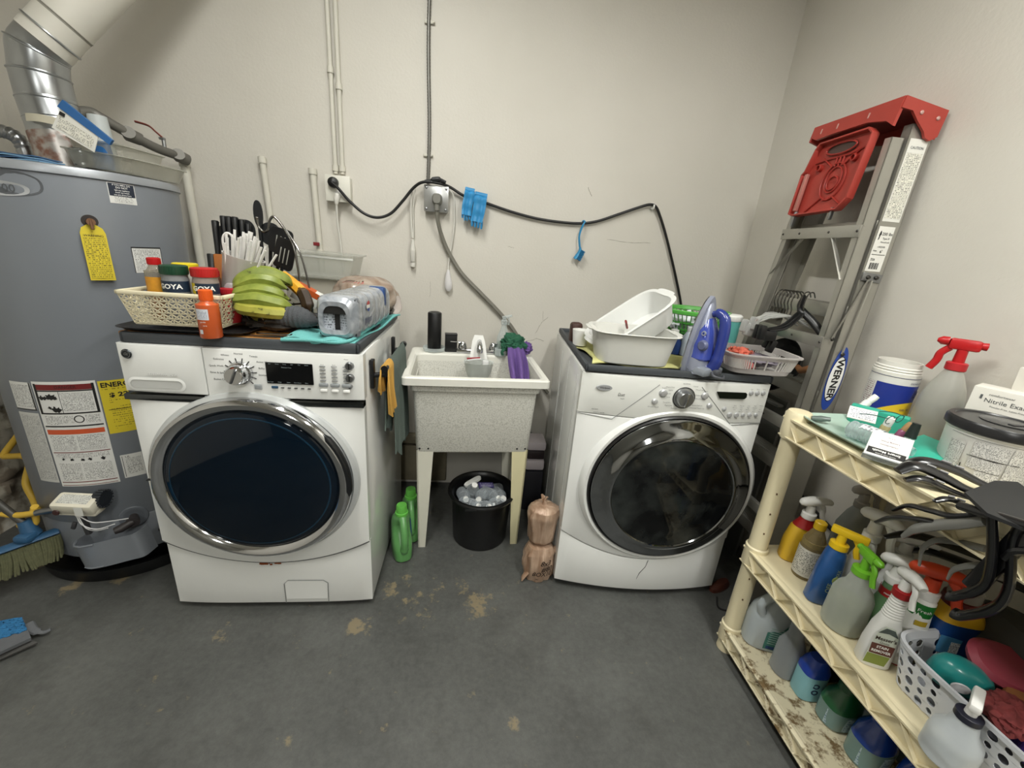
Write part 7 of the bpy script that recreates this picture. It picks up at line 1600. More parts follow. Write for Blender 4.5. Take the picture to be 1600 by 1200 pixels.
# brown clear bottle with yellow cap
def brownlab(s, secs):
    fn = lambda u,v,h: ((.0325+h)*cos(-pi*.62+u/.0325),(.0325+h)*sin(-pi*.62+u/.0325),v)
    m = MB(); m.patch(-.072,.072,.012,.105,fn,.0007,20); L = obj('label', m, mat('label_cream','#c9c7be',.5), s)
    m = MB(); m.patch(-.06,.06,.02,.10,fn,.0013,16); obj('fine_print', m, print_mat('print_cream','#55554f','#c9c7be',170,160,.6,.25), L)
bot('cleaner_bottle','clear-shouldered bottle with yellow cap and pale printed label, middle shelf',(1.030,-1.195,ZM),0,
    [(0,0,0,.030,.030),(0,0,.004,.032,.032),(0,0,.105,.032,.032),(0,0,.14,.026,.026),(0,0,.165,.015,.015),(0,0,.175,.013,.013)], clear('brown_clear','#8f7f58',.6,.1), cap=(mat('cap_yellow2','#cfa91c',.4),.024), cat='bottle', liquid=(clear('brown_liquid','#9a8a5c',.7,.1),.13), label_fn=brownlab)
# clear spray back by wall
bot('spray_bottle','translucent spray bottle with clear trigger at the shelf back by wall',(1.255,-1.10,ZM),-.3,
    [(0,0,0,.044,.030,3),(0,0,.004,.048,.033,3),(0,0,.11,.046,.032,3),(0,0,.16,.030,.025,2.4),(0,0,.185,.016,.016,2)], clear('ghost_clear','#aeb4b2',.5,.2), clear('ghost_head','#b5b0a8',.7,.25), clear('ghost_head','#b5b0a8',.7,.25), 0, .1, sc=1.15)
# blue flat bottle with yellow trigger head
def bluelab(s, secs):
    m = MB(); m.text('OFF', .018, Matrix.Translation((.004,-.0245,.06))@FRONT@rotz(pi/2)); m.text('MAX', .012, Matrix.Translation((.012,-.0245,.11))@FRONT@rotz(pi/2)); obj('lettering', m, mat('pale_ink','#aab98a',.5), s)
    m = MB(); m.lathe([(0,.002),(.012,.001),(.013,0)],20,M=F(.016,-.024,.088)); obj('seal', m, mat('seal_gold','#8d9a5c',.5), s)
bot('spray_bottle','blue bottle with yellow spray head leaning among middle shelf bottles',(.995,-1.290,ZM),(-.05,.05,-.35),
    [(0,0,0,.030,.022,3),(0,0,.004,.033,.024,3),(0,0,.11,.030,.023,3),(0,0,.165,.024,.020,2.6),(0,0,.178,.018,.017,2)], mat('bottle_blue','#25548f',.3,coat=.3,var=.25,nscale=40), yellow_pl, yellow_pl, 1, -.55, sc=.95, label_fn=bluelab)
# frosted bottle with green trigger
fr = bot('spray_bottle','frosted half-full spray bottle with bright green trigger, middle shelf front',(.992,-1.375,ZM),0,
    [(0,0,0,.040,.040),(0,0,.006,.046,.046),(0,0,.02,.047,.047),(0,0,.105,.045,.045),(0,0,.125,.038,.038),(0,0,.140,.026,.026),(0,0,.165,.021,.021),(0,0,.172,.019,.019)], clear('frost_bottle','#ccd1c8',.42,.4), mat('head_green','#6fb52c',.35), mat('head_green','#6fb52c',.35), 2, -1.8, liquid=(clear('pale_liquid','#a9ae90',.8,.3),.085), sc=.95)
# small green-liquid bottle with red band and white head
bot('spray_bottle','small bottle of green liquid with red label band and white trigger',(1.065,-1.395,ZM),-.3,
    [(0,0,0,.028,.022,2.6),(0,0,.004,.030,.024,2.6),(0,0,.09,.028,.022,2.6),(0,0,.13,.018,.018,2),(0,0,.165,.017,.017,2)], clear('green_clear','#7fae7c',.6,.15), whiteh, whiteh, 0, -.7, label_fn=flatlabel(.09,.125,.148,mat('band_crimson','#a51d1d',.4),(.0195,.0195),(('stain lifter',.007,0,.136,white_ink),),ang=-110), sc=1.1)
bot('spray_bottle','white spray bottle with swept white trigger behind the green-liquid one',(1.075,-1.300,ZM+.03),-.9,
    [(0,0,0,.034,.024,3),(0,0,.10,.034,.024,3),(0,0,.15,.022,.020,2.4),(0,0,.19,.016,.016,2)], white_pl, whiteh, whiteh, 0, -.6, sc=1.25)
bot('spray_bottle','white spray bottle with large pale trigger near black hangers',(1.115,-1.355,ZM+.01),-.9,
    [(0,0,0,.034,.024,3),(0,0,.10,.034,.024,3),(0,0,.15,.022,.020,2.4),(0,0,.195,.016,.016,2)], mat('white_pl_dim','#cfd0ce',.4), whiteh, whiteh, 0, .2, sc=1.1)
# stain remover spray, white ribbed neck
def remlab(s, secs):
    M0 = Matrix.Translation((-.004,-.0262,.0))@FRONT
    P = [(-.030,.012),(.020,.012),(.026,.05),(.024,.10),(.010,.124),(-.012,.126),(-.026,.10)]
    m = MB(); m.prism(P, 0,.001,M0); L = obj('label', m, mat('label_green_white','#c9cfc2',.5), s)
    m = MB(); m.prism([(-.026,.044),(.025,.044),(.025,.074),(-.028,.074)], .001,.0016,M0); obj('label_band', m, mat('band_brown','#5a2c22',.5), L)
    m = MB(); m.prism([(-.029,.013),(.020,.013),(.024,.042),(-.028,.042)], .001,.0014,M0); obj('label_band', m, mat('band_olive','#7d8a3a',.5), L)
    m = MB(); m.prism([(-.024,.105),(-.010,.122),(.010,.120),(.022,.102),(.0,.108)], .001,.0016,M0); obj('label_arch', m, mat('arch_grey','#4a5350',.5), L)
    m = MB(); m.text("Folex's", .014, M0@T(0,.088,.0018)) if False else m.text("Messer's", .014, M0@T(-.001,.090,.0018), bold=.02); m.text('Gone', .010, M0@T(-.001,.079,.0018)); obj('lettering', m, mat('ink_brown','#3a2c22',.5), L)
    m = MB(); m.text('STAIN', .010, M0@T(-.001,.065,.002), bold=.03); m.text('REMOVER', .010, M0@T(-.001,.053,.002), bold=.03); obj('lettering', m, white_ink, L)
secs = [(0,0,0,.036,.024,3),(0,0,.004,.039,.026,3),(0,0,.06,.038,.026,3),(0,0,.11,.032,.024,2.8),(0,0,.135,.025,.021,2.4)]
for i in range(9): secs += [(0,0,.140+i*.007,.0245-.0008*i,.021-.0004*i,2.2),(0,0,.1435+i*.007,.0225-.0008*i,.0195-.0004*i,2.2)]
secs += [(0,0,.203,.017,.017,2)]
bot('spray_bottle','white stain remover spray bottle with ribbed neck and brown label',(.982,-1.475,ZM),-.42,secs, mat('remover_white','#dededa',.35,var=.02), whiteh, mat('collar_red','#93181a',.4), 0, -1.45, label_fn=remlab, sc=1.0).scale = (.86,.86,1)
# red/white/green cleaner with orange head
def rgl(s, secs):
    fn = lambda u,v,h: ((.0305+h)*cos(-pi*.62+u/.0305),(.0255+h)*sin(-pi*.62+u/.0305),v)
    m = MB(); m.patch(-.045,.045,.0,.062,fn,.001,12); obj('red_label', m, mat('label_cherry','#a3191c',.4), s)
    m = MB(); m.patch(-.03,.03,.150,.185,lambda u,v,h: ((.0245)*cos(-pi*.62+u/.024),(.0235)*sin(-pi*.62+u/.024),v),0,10); obj('green_label', m, mat('label_green','#20702e',.4), s)
    m = MB(); m.patch(-.008,.012,.128,.142,lambda u,v,h: ((.030)*cos(-pi*.62+u/.024),(.0255)*sin(-pi*.62+u/.024),v),0,4); obj('gold_patch', m, mat('gold_patch','#b59a2c',.5), s)
    m = MB(); m.text('Fresh', .012, T(0,.168,0), fn=lambda a,b,h: (.0252*cos(-pi*.62+a/.024),.0242*sin(-pi*.62+a/.024),b)); obj('lettering', m, white_ink, s)
    m = MB(); m.text('oxy', .020, T(0,.085,0), fn=lambda a,b,h: fn(a,b,.0015), bold=.03); obj('lettering', m, ink, s)
bot('spray_bottle','white, red and green spray bottle with orange trigger head, middle shelf',(1.055,-1.470,ZM),-.15,
    [(0,0,0,.028,.023,2.6),(0,0,.004,.030,.025,2.6),(0,0,.10,.029,.025,2.6),(0,0,.15,.024,.023,2.2),(0,0,.188,.023,.022,2.1),(0,0,.196,.017,.017,2)], white_pl, mat('head_orange','#cf4320',.35), whiteh, 0, -.75, label_fn=rgl, sc=1.25)
# blue bottle, yellow shoulder, dark red collar
def bl2(s, secs):
    M0 = Matrix.Translation((-.012,-.0345,.0))@FRONT
    m = MB(); m.prism([(-.030,.07),(.012,.066),(.014,.112),(-.028,.118)],0,.001,M0); L = obj('label', m, mat('label_sky','#4d8ab5',.4), s)
    m = MB(); m.rect(-.006,.012,.074,.104,M0,.002); obj('fine_print', m, print_mat('print_tiny','#5a5a60','#dcdcda',240,200,.6,.2), L)
bb_ = bot('spray_bottle','big blue bottle with yellow shoulder and dark red collar in white basket',(1.145,-1.490,ZM),(-.02,-.05,-.35),
    [(0,0,0,.044,.032,3),(0,0,.004,.048,.035,3),(0,0,.14,.046,.034,3),(0,0,.165,.038,.031,2.6)], mat('blue_deep','#1a4280',.3,coat=.3), None, label_fn=bl2)
s = bb_
m = MB(); m.loft([(0,0,.150,.0475,.036,3),(0,0,.170,.042,.034,2.6),(0,0,.186,.034,.031,2.2)],28); obj('shoulder', m, mat('shoulder_yellow','#d0a420',.4), s)
m = MB(); m.lathe([(.034,.184),(.036,.186),(.034,.205),(.030,.207)],28); obj('ring', m, mat('ring_maroon','#5d1414',.4), s)
m = MB(); m.lathe([(.029,.206),(.029,.23),(.024,.236),(.020,.25),(.024,.262),(.018,.27),(0,.272)],28); m.tube(spline([(0,0,.262),(.03,.0,.275),(.06,0,.272)],5),.008,10); obj('pump', m, clear('ghost_head','#b5b0a8',.7,.25), s)
# white perforated basket
wb = thing('white_basket', 'white plastic basket with oval holes at shelf front right', 'basket', (1.085,-1.655,ZM), .02)
wbm = mat('basket_white','#d3d6dc',.4,var=.02)
BX, BY = .110,.155
def bwall(m, u, v):   # u around, v up
    rx, ry = BX*(.86+.14*v), BY*(.90+.10*v); R_ = .03; a, b_ = rx-R_, ry-R_; q = pi*R_/2; tot = 4*a+4*b_+4*q; s_ = (u % 1)*tot
    for (L_, fn_) in ((2*b_, lambda k: (rx,-b_+k)), (q, lambda k: (a+R_*cos(k/R_), b_+R_*sin(k/R_))), (2*a, lambda k: (a-k,ry)), (q, lambda k: (-a-R_*sin(k/R_), b_+R_*cos(k/R_))), (2*b_, lambda k: (-rx,b_-k)), (q, lambda k: (-a-R_*cos(k/R_), -b_-R_*sin(k/R_))), (2*a, lambda k: (-a+k,-ry)), (q, lambda k: (a+R_*sin(k/R_), -b_-R_*cos(k/R_)))):
        if s_ <= L_+1e-9: x, y = fn_(s_); return V((x, y, .11*v))
        s_ -= L_
    return V((rx,-b_,.11*v))
m = MB(); m.loft([(0,0,.0,BX*.84,BY*.88,5),(0,0,.004,BX*.86,BY*.90,5)],56); m.loft([(0,0,.104,BX*1.0,BY*1.0,5),(0,0,.108,BX*1.09,BY*1.06,5),(0,0,.118,BX*1.10,BY*1.07,5),(0,0,.118,BX*1.04,BY*1.03,5),(0,0,.104,BX*.98,BY*.98,5)],56,cap=(0,0)); obj('rim', m, wbm, wb)
# wall with true holes: each cell = ring between an ellipse and its rectangle
m = MB(); NC, NR = 40, 4
for i in range(NC):
    for j in range(NR):
        u0,u1 = i/NC,(i+1)/NC; v0,v1 = .02+.92*j/NR, .02+.92*(j+1)/NR; uc,vc = (u0+u1)/2,(v0+v1)/2
        big = (.36,.40) if (i+j) % 2 else (.25,.28); solid = i % 8 == 7
        K = 12; ou = []; inn_ = []
        for k in range(K):
            a = 2*pi*(k+.5)/K; c_, s__ = cos(a), sin(a); q = max(abs(c_),abs(s__)); ou.append((uc+(u1-u0)/2*c_/q, vc+(v1-v0)/2*s__/q)); inn_.append((uc+(u1-u0)*big[0]*c_, vc+(v1-v0)*big[1]*s__))
        # corner verts for a closed cell
        if solid: m.add([bwall(m,u0,v0),bwall(m,u1,v0),bwall(m,u1,v1),bwall(m,u0,v1)],[(0,1,2,3)]); continue
        co = [(u0,v0),(u1,v0),(u1,v1),(u0,v1)]
        vs = [bwall(m,*p) for p in ou+inn_+co]
        fs = [(k,(k+1)%K,K+(k+1)%K,K+k) for k in range(K)]
        # outer corner triangles
        for ci,(cu_,cv_) in enumerate(co):
            best = sorted(range(K), key=lambda k: (ou[k][0]-cu_)**2/(u1-u0)**2+(ou[k][1]-cv_)**2/(v1-v0)**2)[:2]; fs.append((best[0],best[1],2*K+ci))
        m.add(vs, fs)
o = obj('perforated_wall', m, wbm, wb, smooth=False); sm_ = o.modifiers.new('solid','SOLIDIFY'); sm_.thickness = .002
# basket contents
s = thing('teal_bottle', 'rounded teal bottle with oval sticker lying in white basket', 'bottle', (1.045,-1.590,ZM+.100), (.1,.15,-.6))
m = MB(); 
m.loft([(0,0,-.036,.020,.014,3),(0,0,-.033,.042,.024,3),(0,0,-.018,.052,.031,2.8),(0,0,.005,.052,.032,2.6),(-.004,0,.024,.042,.027,2.4),(-.008,0,.034,.026,.018,2.2),(-.01,0,.037,.01,.008,2)],32); obj('body', m, mat('teal_bottle','#1f8280',.3,coat=.3), s)
m = MB(); m.lathe([(0,.003),(.014,.002),(.016,0)],28,M=Matrix.Translation((-.010,-.0325,-.004))@FRONT@Matrix.Diagonal((1,.8,1,1))); obj('sticker', m, mat('sticker_pale','#c9c9cc',.4,var=.4,nscale=70), s)
s = thing('pink_tub', 'dusky pink rounded plastic lid in the white basket', 'lid', (1.13,-1.600,ZM+.135), (.45,.1,-.5)); m = MB(); m.loft([(0,0,-.014,.065,.045,2.4),(0,0,.0,.070,.05,2.4),(0,0,.012,.060,.042,2.4)],32); obj('lid', m, mat('pink_dusky','#8e3a48',.4), s)
s = thing('scrub_brush', 'wooden brush with patterned red cloth in the white basket', 'brush', (1.075,-1.650,ZM+.110), (.1,.0,.5)); m = MB(); m.box((.03,0,.0),(.10,.03,.025),.008); obj('wood_back', m, mat('brush_wood','#8a5a34',.5,var=.2,nscale=8), s); cloth_blob('cloth', mat('cloth_patterned','#7c3434',.8,var=.7,nscale=60), s, (-.04,0,.0), (.05,.035,.022), 31, 20, .3, 8)
s = thing('purple_bag', 'deep purple cloth bundle at right end of white basket', 'cloth', (1.10,-1.735,ZM+.085)); cloth_blob('bundle', mat('purple_deep','#3b1d6e',.8,bump=.4,bscale=200), s, (0,0,0), (.075,.08,.065), 41, 30, .18, 5)
s = thing('dark_pouches', 'dark crumpled pouch filling bottom of the white basket', 'bag', (1.08,-1.62,ZM+.045)); cloth_blob('pouch', mat('pouch_dark','#2f3138',.6,var=.6,nscale=20), s, (0,0,0), (.075,.10,.03), 51, 20, .15, 5)
# big clear spray bottle nearest the camera
nb = bot('spray_bottle','large translucent spray bottle with white block trigger, nearest the camera',(.942,-1.675,ZM),0,
    [(0,0,0,.045,.045),(0,0,.006,.050,.050),(0,0,.06,.050,.050),(0,0,.085,.046,.046),(0,0,.105,.030,.030),(0,0,.130,.0245,.0245),(0,0,.138,.021,.021)], clear('frost_near','#ccd2d5',.62,.35), whiteh, mat('collar_navy','#1d1f2c',.4), 1, .55, sc=.95, trigm=whiteh); nb.scale = (.80,)*3
# ---- bottom shelf
ZB = LV[2]+.001
s = thing('bleach_jug', 'white translucent jug with loop handle, left end of bottom shelf', 'jug', (1.040,-1.140,ZB), -.35)
jm = mat('jug_white','#c3ccd0',.4,trans=.25)
m = MB(); m.loft([(0,0,0,.070,.044,3),(0,0,.006,.076,.048,3),(0,0,.10,.076,.048,3),(0,0,.14,.066,.044,2.6),(.010,0,.19,.040,.034,2.2),(.02,0,.22,.022,.022,2),(.02,0,.235,.018,.018,2)],36); obj('body', m, jm, s)
m = MB(); m.tube(spline([(-.05,-.03,.145),(-.060,-.035,.18),(-.040,-.035,.215),(.0,-.03,.228)],6), .014, 14); obj('handle', m, jm, s)
m = MB(); m.lathe([(.020,.232),(.024,.234),(.024,.255),(0,.257)],24,c=(.02,0,0)); obj('cap', m, white_pl, s)
m = MB(); M0 = Matrix.Translation((.012,-.0485,.0))@FRONT; m.prism([(-.035,.015),(.05,.015),(.045,.12),(.02,.13),(.005,.10),(-.035,.085)],0,.001,M0); L = obj('label', m, mat('label_teal','#3f7468',.5), s)
m = MB()
for k in range(8): m.rect(-.028,.042,.040+k*.009,.043+k*.009,M0,.0016)
obj('lettering', m, mat('label_paleteal','#a4bcb4',.5), L)
m = MB(); m.rect(-.028,.01,.018,.030,M0,.0016); obj('label_band', m, mat('band_navy','#27406e',.5), L)
bot('spray_bottle','cloudy clear spray bottle second from left on bottom shelf',(1.030,-1.245,ZB),0,
    [(0,0,0,.034,.034,2.4),(0,0,.005,.038,.038,2.4),(0,0,.11,.036,.036,2.4),(0,0,.14,.026,.026),(0,0,.155,.021,.021)]+[(0,0,.160+i*.006,.0205 if i%2 else .0225,.0205 if i%2 else .0225) for i in range(10)], clear('cloudy_clear','#a8adb0',.55,.3), clear('ghost_head','#b5b0a8',.7,.25), clear('ghost_head','#b5b0a8',.7,.25), 0, -.4, liquid=(clear('cloudy_liquid','#9a9c98',.5,.2),.05))
def podlab(txt):
    def f_(s, secs):
        fn = lambda u,v,h: ((.0385+h)*cos(-pi*.62+u/.036),(.0335+h)*sin(-pi*.62+u/.036),v)
        m = MB(); m.text(txt[0], .026, T(0,.066,0), fn=lambda a,b,h: fn(a,b,.001), bold=.04, xs=.9); m.text(txt[1], .026, T(0,.042,0), fn=lambda a,b,h: fn(a,b,.001), bold=.04, xs=.9); obj('lettering', m, mat('ink_navy2','#1a2c4a',.5), s)
    return f_
s = bot('detergent_tub','pale blue tub with bright blue lid and square lettering, bottom shelf',(1.050,-1.315,ZB),-.1,
    [(0,0,0,.034,.029,3),(0,0,.004,.0375,.0325,3),(0,0,.092,.038,.033,3),(0,0,.098,.034,.030,3)], mat('tub_paleblue','#7fb0b8',.4), cat='tub', label_fn=podlab(('RO','DO')))
m = MB(); m.loft([(0,0,.094,.038,.033,3),(0,0,.108,.038,.033,3),(0,0,.135,.028,.026,2.6),(0,0,.146,.020,.020,2.2)],30); obj('lid', m, mat('lid_blue','#1f42a8',.3,coat=.3), s)
def pouchbottle(name, label, loc, rot, body, shoulder, r=.042, h=.12, cap=None):
    s = thing(name, label, 'bottle', loc, rot)
    m = MB(); m.loft([(0,0,0,r*.85,r*.7,2.6),(0,0,.008,r,r*.8,2.6),(0,0,h*.55,r*1.02,r*.82,2.6)],30); obj('body', m, body, s)
    m = MB(); m.loft([(0,0,h*.55,r*1.02,r*.82,2.6),(0,0,h*.75,r*.92,r*.75,2.4),(0,0,h*.95,r*.5,r*.45,2),(0,0,h,r*.42,r*.42,2)],30); obj('shoulder', m, shoulder, s)
    m = MB(); m.lathe([(r*.44,h-.003),(r*.5,h),(r*.48,h+.022),(0,h+.024)],22); obj('cap', m, cap or shoulder, s)
    m = MB(); fn = lambda u,v,hh: ((r*1.02+.001)*cos(-pi*.62+u/(r*.9)),(r*.82+.001)*sin(-pi*.62+u/(r*.9)),v); m.patch(-r*.9,r*.9,.012,h*.5,fn,0,10); obj('fine_print', m, print_mat('print_bl','#4c6a88','#9fb4ba',120,100,.6,.35), s)
    return s
pouchbottle('cleaner_bottle','clear bottle with dark green shoulders, middle of bottom shelf',(1.080,-1.395,ZB),0, clear('body_clearblue','#86a4a0',.7,.2), mat('shoulder_green','#1f5a34',.3,coat=.3),.050,.125,mat('cap_green3','#1c4a2c',.4))
pouchbottle('cleaner_bottle','round clear bottle with greenish cap beside the green-shouldered one',(1.145,-1.42,ZB),0, clear('body_clearblue2','#7f98a4',.7,.2), clear('shoulder_clear','#8aa0a8',.7,.2),.042,.11,green_pl)
pouchbottle('cleaner_bottle','clear bottle with royal blue shoulders on bottom shelf',(1.085,-1.490,ZB),.1, clear('body_clearblue','#86a4a0',.7,.2), mat('shoulder_blue','#153a8c',.25,coat=.4),.052,.14)
pouchbottle('cleaner_bottle','glossy blue bottle at right end of visible bottom shelf',(1.110,-1.585,ZB),.1, mat('shoulder_blue2','#1a469e',.25,coat=.4), mat('shoulder_blue','#153a8c',.25,coat=.4),.048,.15)
bot('spray_bottle','dark spray bottle deep behind tubs on bottom shelf',(1.22,-1.33,ZB),0,[(0,0,0,.04,.03,3),(0,0,.12,.04,.03,3),(0,0,.16,.016,.016,2)], mat('dark_red_bottle','#4a1a16',.4), mat('head_orange2','#a8512a',.4), None, 0, 0)
bot('spray_bottle','grey spray bottle with pale head deep behind blue bottles on bottom shelf',(1.21,-1.50,ZB),0,[(0,0,0,.04,.03,3),(0,0,.13,.04,.03,3),(0,0,.18,.018,.018,2)], mat('grey_bottle','#6d7478',.4), whiteh, None, 0, -.5, sc=1.2)
s = thing('dark_tub','dark green tub behind the pale blue tub on bottom shelf','tub',(1.17,-1.25,ZB)); m = MB(); m.loft([(0,0,0,.05,.04,3),(0,0,.12,.05,.04,3),(0,0,.13,.04,.03,3)],24); obj('tub', m, mat('tub_darkgreen','#1c3328',.5), s)

# ---------------------------------------------------------------- top shelf
ZT = LV[0]+.001
# mint tray
s = thing('mint_tray', 'pale mint rounded plastic tray at the left end of top shelf', 'tray', (1.055,-1.232,ZT), 0)
mint = mat('mint_plastic','#a9bfb2',.4,var=.03)
m = MB(); m.loft([(0,0,0,.090,.115,5),(0,0,.003,.098,.124,5),(0,0,.016,.112,.140,5),(0,0,.020,.122,.150,5),(0,0,.017,.122,.150,5),(0,0,.014,.112,.140,5),(0,0,.005,.096,.122,5)],64,cap=(1,1)); obj('tray', m, mint, s)
s = thing('bottle_pack', 'clear ribbed empty plastic bottle lying flat in the mint tray', 'bottle', (.985,-1.215,ZT+.030), (pi/2,0,.28)); s.name = 'empty_bottle'
P=[(0,0),(.018,.0),(.024,.006)]
for i in range(9): P += [(.024,.012+i*.011),(.0215,.0175+i*.011)]
P += [(.022,.115),(.012,.135),(.010,.142)]
m = MB(); m.lathe(P,26); obj('bottle', m, petm, s)
m = MB(); m.patch(-.025,.025,.03,.075,lambda u,v,h: (.0247*cos(pi/2+u/.0245-.2),.0247*sin(pi/2+u/.0245-.2),v),0,6); obj('label', m, print_mat('print_barcode','#5a5a5e','#c9ccd0',120,150,.6,.3), s)
s = thing('stopper', 'small grey translucent stopper lying at the tray left end', 'stopper', (.985,-1.125,ZT+.018), (1.4,.2,.9)); m = MB(); m.loft([(0,0,-.022,.009,.006),(0,0,.0,.012,.009),(0,0,.022,.008,.006)],16); obj('stopper', m, mat('stopper_grey','#5f6b66',.3), s)
s = thing('sealed_card', 'white product card with black band lying over the tray corner', 'card', (.952,-1.352,ZT+.042), (.50,0,-.9)); 
m = MB(); m.box((0,0,0),(.075,.085,.004),.001); obj('card', m, paper, s)
m = MB(); m.rect(-.034,.034,-.036,-.016,None,.0025); b2 = obj('black_band', m, ink, s)
m = MB(); m.text('Smart Mouth', .0095, T(0,-.024,.003) @ rotz(pi), bold=.02); m.text('mouth rinse packets', .0045, T(0,-.033,.003) @ rotz(pi)); obj('lettering', m, white_ink, b2)
m = MB(); m.text('Lasting Fresh', .0065, T(0,.012,.003) @ rotz(pi)); m.text('Orthodontic', .0065, T(0,.0,.003) @ rotz(pi)); m.text('0.9 oz', .005, T(0,.026,.003) @ rotz(pi)); obj('lettering', m, mat('ink_purple','#6c3f62',.5), s)
m = MB(); m.bx(-.039,.039,-.046,-.042,-.012,.003,.001); obj('clear_edge', m, petm, s)
s = thing('receipt_card', 'small pale printed card resting on the clear bottle', 'card', (1.020,-1.205,ZT+.066), (.45,0,-.8)); m = MB(); m.box((0,0,0),(.06,.05,.002),0); obj('card', m, paper, s); m = MB(); m.rect(-.026,.026,-.02,.02,None,.0018); obj('fine_print', m, print_mat('print_receipt','#70707c','#d6d9dc',160,150,.5,.35), s)
teal2 = mat('teal_green','#35a48c',.4)
s = thing('teal_box', 'teal green plastic case standing at back of the mint tray', 'case', (1.135,-1.150,ZT+.030), (.20,.0,-.95)); m = MB(); m.box((0,0,.0),(.13,.022,.065),.004); obj('case', m, teal2, s)
s = thing('teal_board', 'teal green clipboard leaning flat beside white tub on tray', 'board', (1.085,-1.325,ZT+.020), (.02,-.30,.1)); m = MB(); m.box((0,0,0),(.13,.10,.006),.002); obj('board', m, teal2, s)
m = MB(); m.lathe([(0,.001),(.006,.001),(.006,0)],14,c=(-.045,-.04,.003)); obj('hole', m, ink, s)
s = thing('black_capped_vial', 'small bottle with tapered black cap beside the teal board', 'bottle', (1.063,-1.300,ZT+.022), (0,.10,0)); m = MB(); m.lathe([(0,0),(.011,0),(.011,.02),(.008,.026)],20); obj('vial', m, glassy, s); m = MB(); m.lathe([(.0125,.024),(.012,.026),(.0085,.062),(0,.063)],24); obj('cap', m, mat('cap_blackgreen','#16211e',.35), s)
for i,(x,y,z,c_,lb) in enumerate(((1.05,-1.245,.062,'#d8d4c8','little white-capped vial standing in the tray'),(1.075,-1.265,.058,'#8e4f6e','little plum nail-polish bottle in the tray'),(1.115,-1.11,.085,'#d9dad6','white ribbed cap on the teal case'))):
    s = thing('small_vial', lb, 'vial', (x,y,ZT+z-.03), (.2,.3*i,0)); m = MB(); m.lathe([(0,0),(.010,0),(.011,.02),(.007,.026)],18); obj('vial', m, mat('vial_%d'%i, ('#b5aa7c','#8e4f6e','#d9dad6')[i], .3), s); m = MB(); m.lathe([(.009,.024),(.0095,.04),(.008,.048),(0,.049)],18); obj('cap', m, white_pl if i != 1 else mat('cap_tan','#a8845a',.4), s)
s = thing('green_wire', 'thin dark green wire glasses frame lying on the tray things', 'glasses', (1.06,-1.255,ZT+.075), (.15,.0,.3)); s.name = 'wire_glasses'
m = MB(); 
for sx in (-1,1): m.tube([(sx*.022+.017*cos(a),.0,.011*sin(a)) for a in [2*pi*i/20 for i in range(20)]], .0011, 5, closed=True); m.tube(spline([(sx*.039,0,.006),(sx*.045,.03,.0),(sx*.044,.055,-.012)],4),.0012,5)
m.tube([(-.005,0,.002),(.005,0,.002)],.0012,5); obj('frame', m, mat('frame_green','#1f4f45',.3), s)
# wipes canister
s = thing('wipes_canister', 'white and blue wipes canister without lid at back of top shelf', 'canister', (1.262,-1.045,ZT), 0)
m = MB(); R_ = .058; m.lathe([(0,0),(R_-.004,0),(R_,.004),(R_,.155),(R_-.003,.158),(R_-.001,.162),(R_-.004,.165),(R_-.003,.170),(R_-.006,.173),(R_-.006,.186),(R_-.010,.186),(R_-.010,.02),(0,.02)],48); obj('canister', m, mat('canister_white','#dcdad2',.4), s)
fw = lambda u,v,h: ((R_+h)*cos(radians(-128)+u/R_),(R_+h)*sin(radians(-128)+u/R_),v)
m = MB(); m.patch(-.085,.105,.004,.140,fw,.0006,24); L = obj('label', m, mat('label_white','#d6d6d2',.45,var=.02), s)
m = MB(); m.patch(-.048,.105,.020,.122,fw,.0012,18); obj('blue_field', m, mat('field_blue','#1c2f86',.4), L)
P = [( -.035+.10*k/20, .0) for k in range(21)]
m = MB(); vs = [fw(-.035+.125*k/20,.022,.0018) for k in range(21)]+[fw(-.035+.125*k/20,.022+.050*sin(pi*min(1,k/20*.62+.04))**.8,.0018) for k in range(21)]; m.add(vs,[(k,k+1,21+k+1,21+k) for k in range(20)]); obj('yellow_swoosh', m, mat('swoosh_yellow','#d5b62c',.4), L)
m = MB(); vs = [fw(u,v,.0023) for u,v in ((.045,.082),(.105,.076),(.105,.120),(.075,.118),(.05,.105))]; m.add(vs,[(0,1,2,3,4)]); obj('white_panel', m, white_ink, L)
m = MB(); m.text('Lysol', .032, T(.078,.098,0), fn=lambda a,b,h: fw(a,b,.0028), shear=.3, bold=.02); obj('lettering', m, mat('ink_navy3','#1a2560',.5), L)
m = MB(); vs = [fw(u,v,.0024) for u,v in ((.030,.062),(.105,.072),(.105,.084),(.032,.072))]; m.add(vs,[(0,1,2,3)]); obj('red_ribbon', m, mat('ribbon_red','#8f1d28',.4), L)
m = MB(); m.text('kills 99', .010, T(.04,.048,0), fn=lambda a,b,h: fw(a,b,.0028)); m.text('DISINFECTING', .0075, T(.055,.130,0), fn=lambda a,b,h: fw(a,b,.002)); m.patch(-.085,.105,.143,.1445,fw,.0009,20); obj('lettering', m, mat('ink_navy3','#1a2560',.5), L)
m = MB(); m.patch(-.080,-.052,.03,.12,fw,.0012,4); obj('fine_print', m, print_mat('print_wipes','#7a4a55','#d6d6d2',160,190,.6,.3), L)
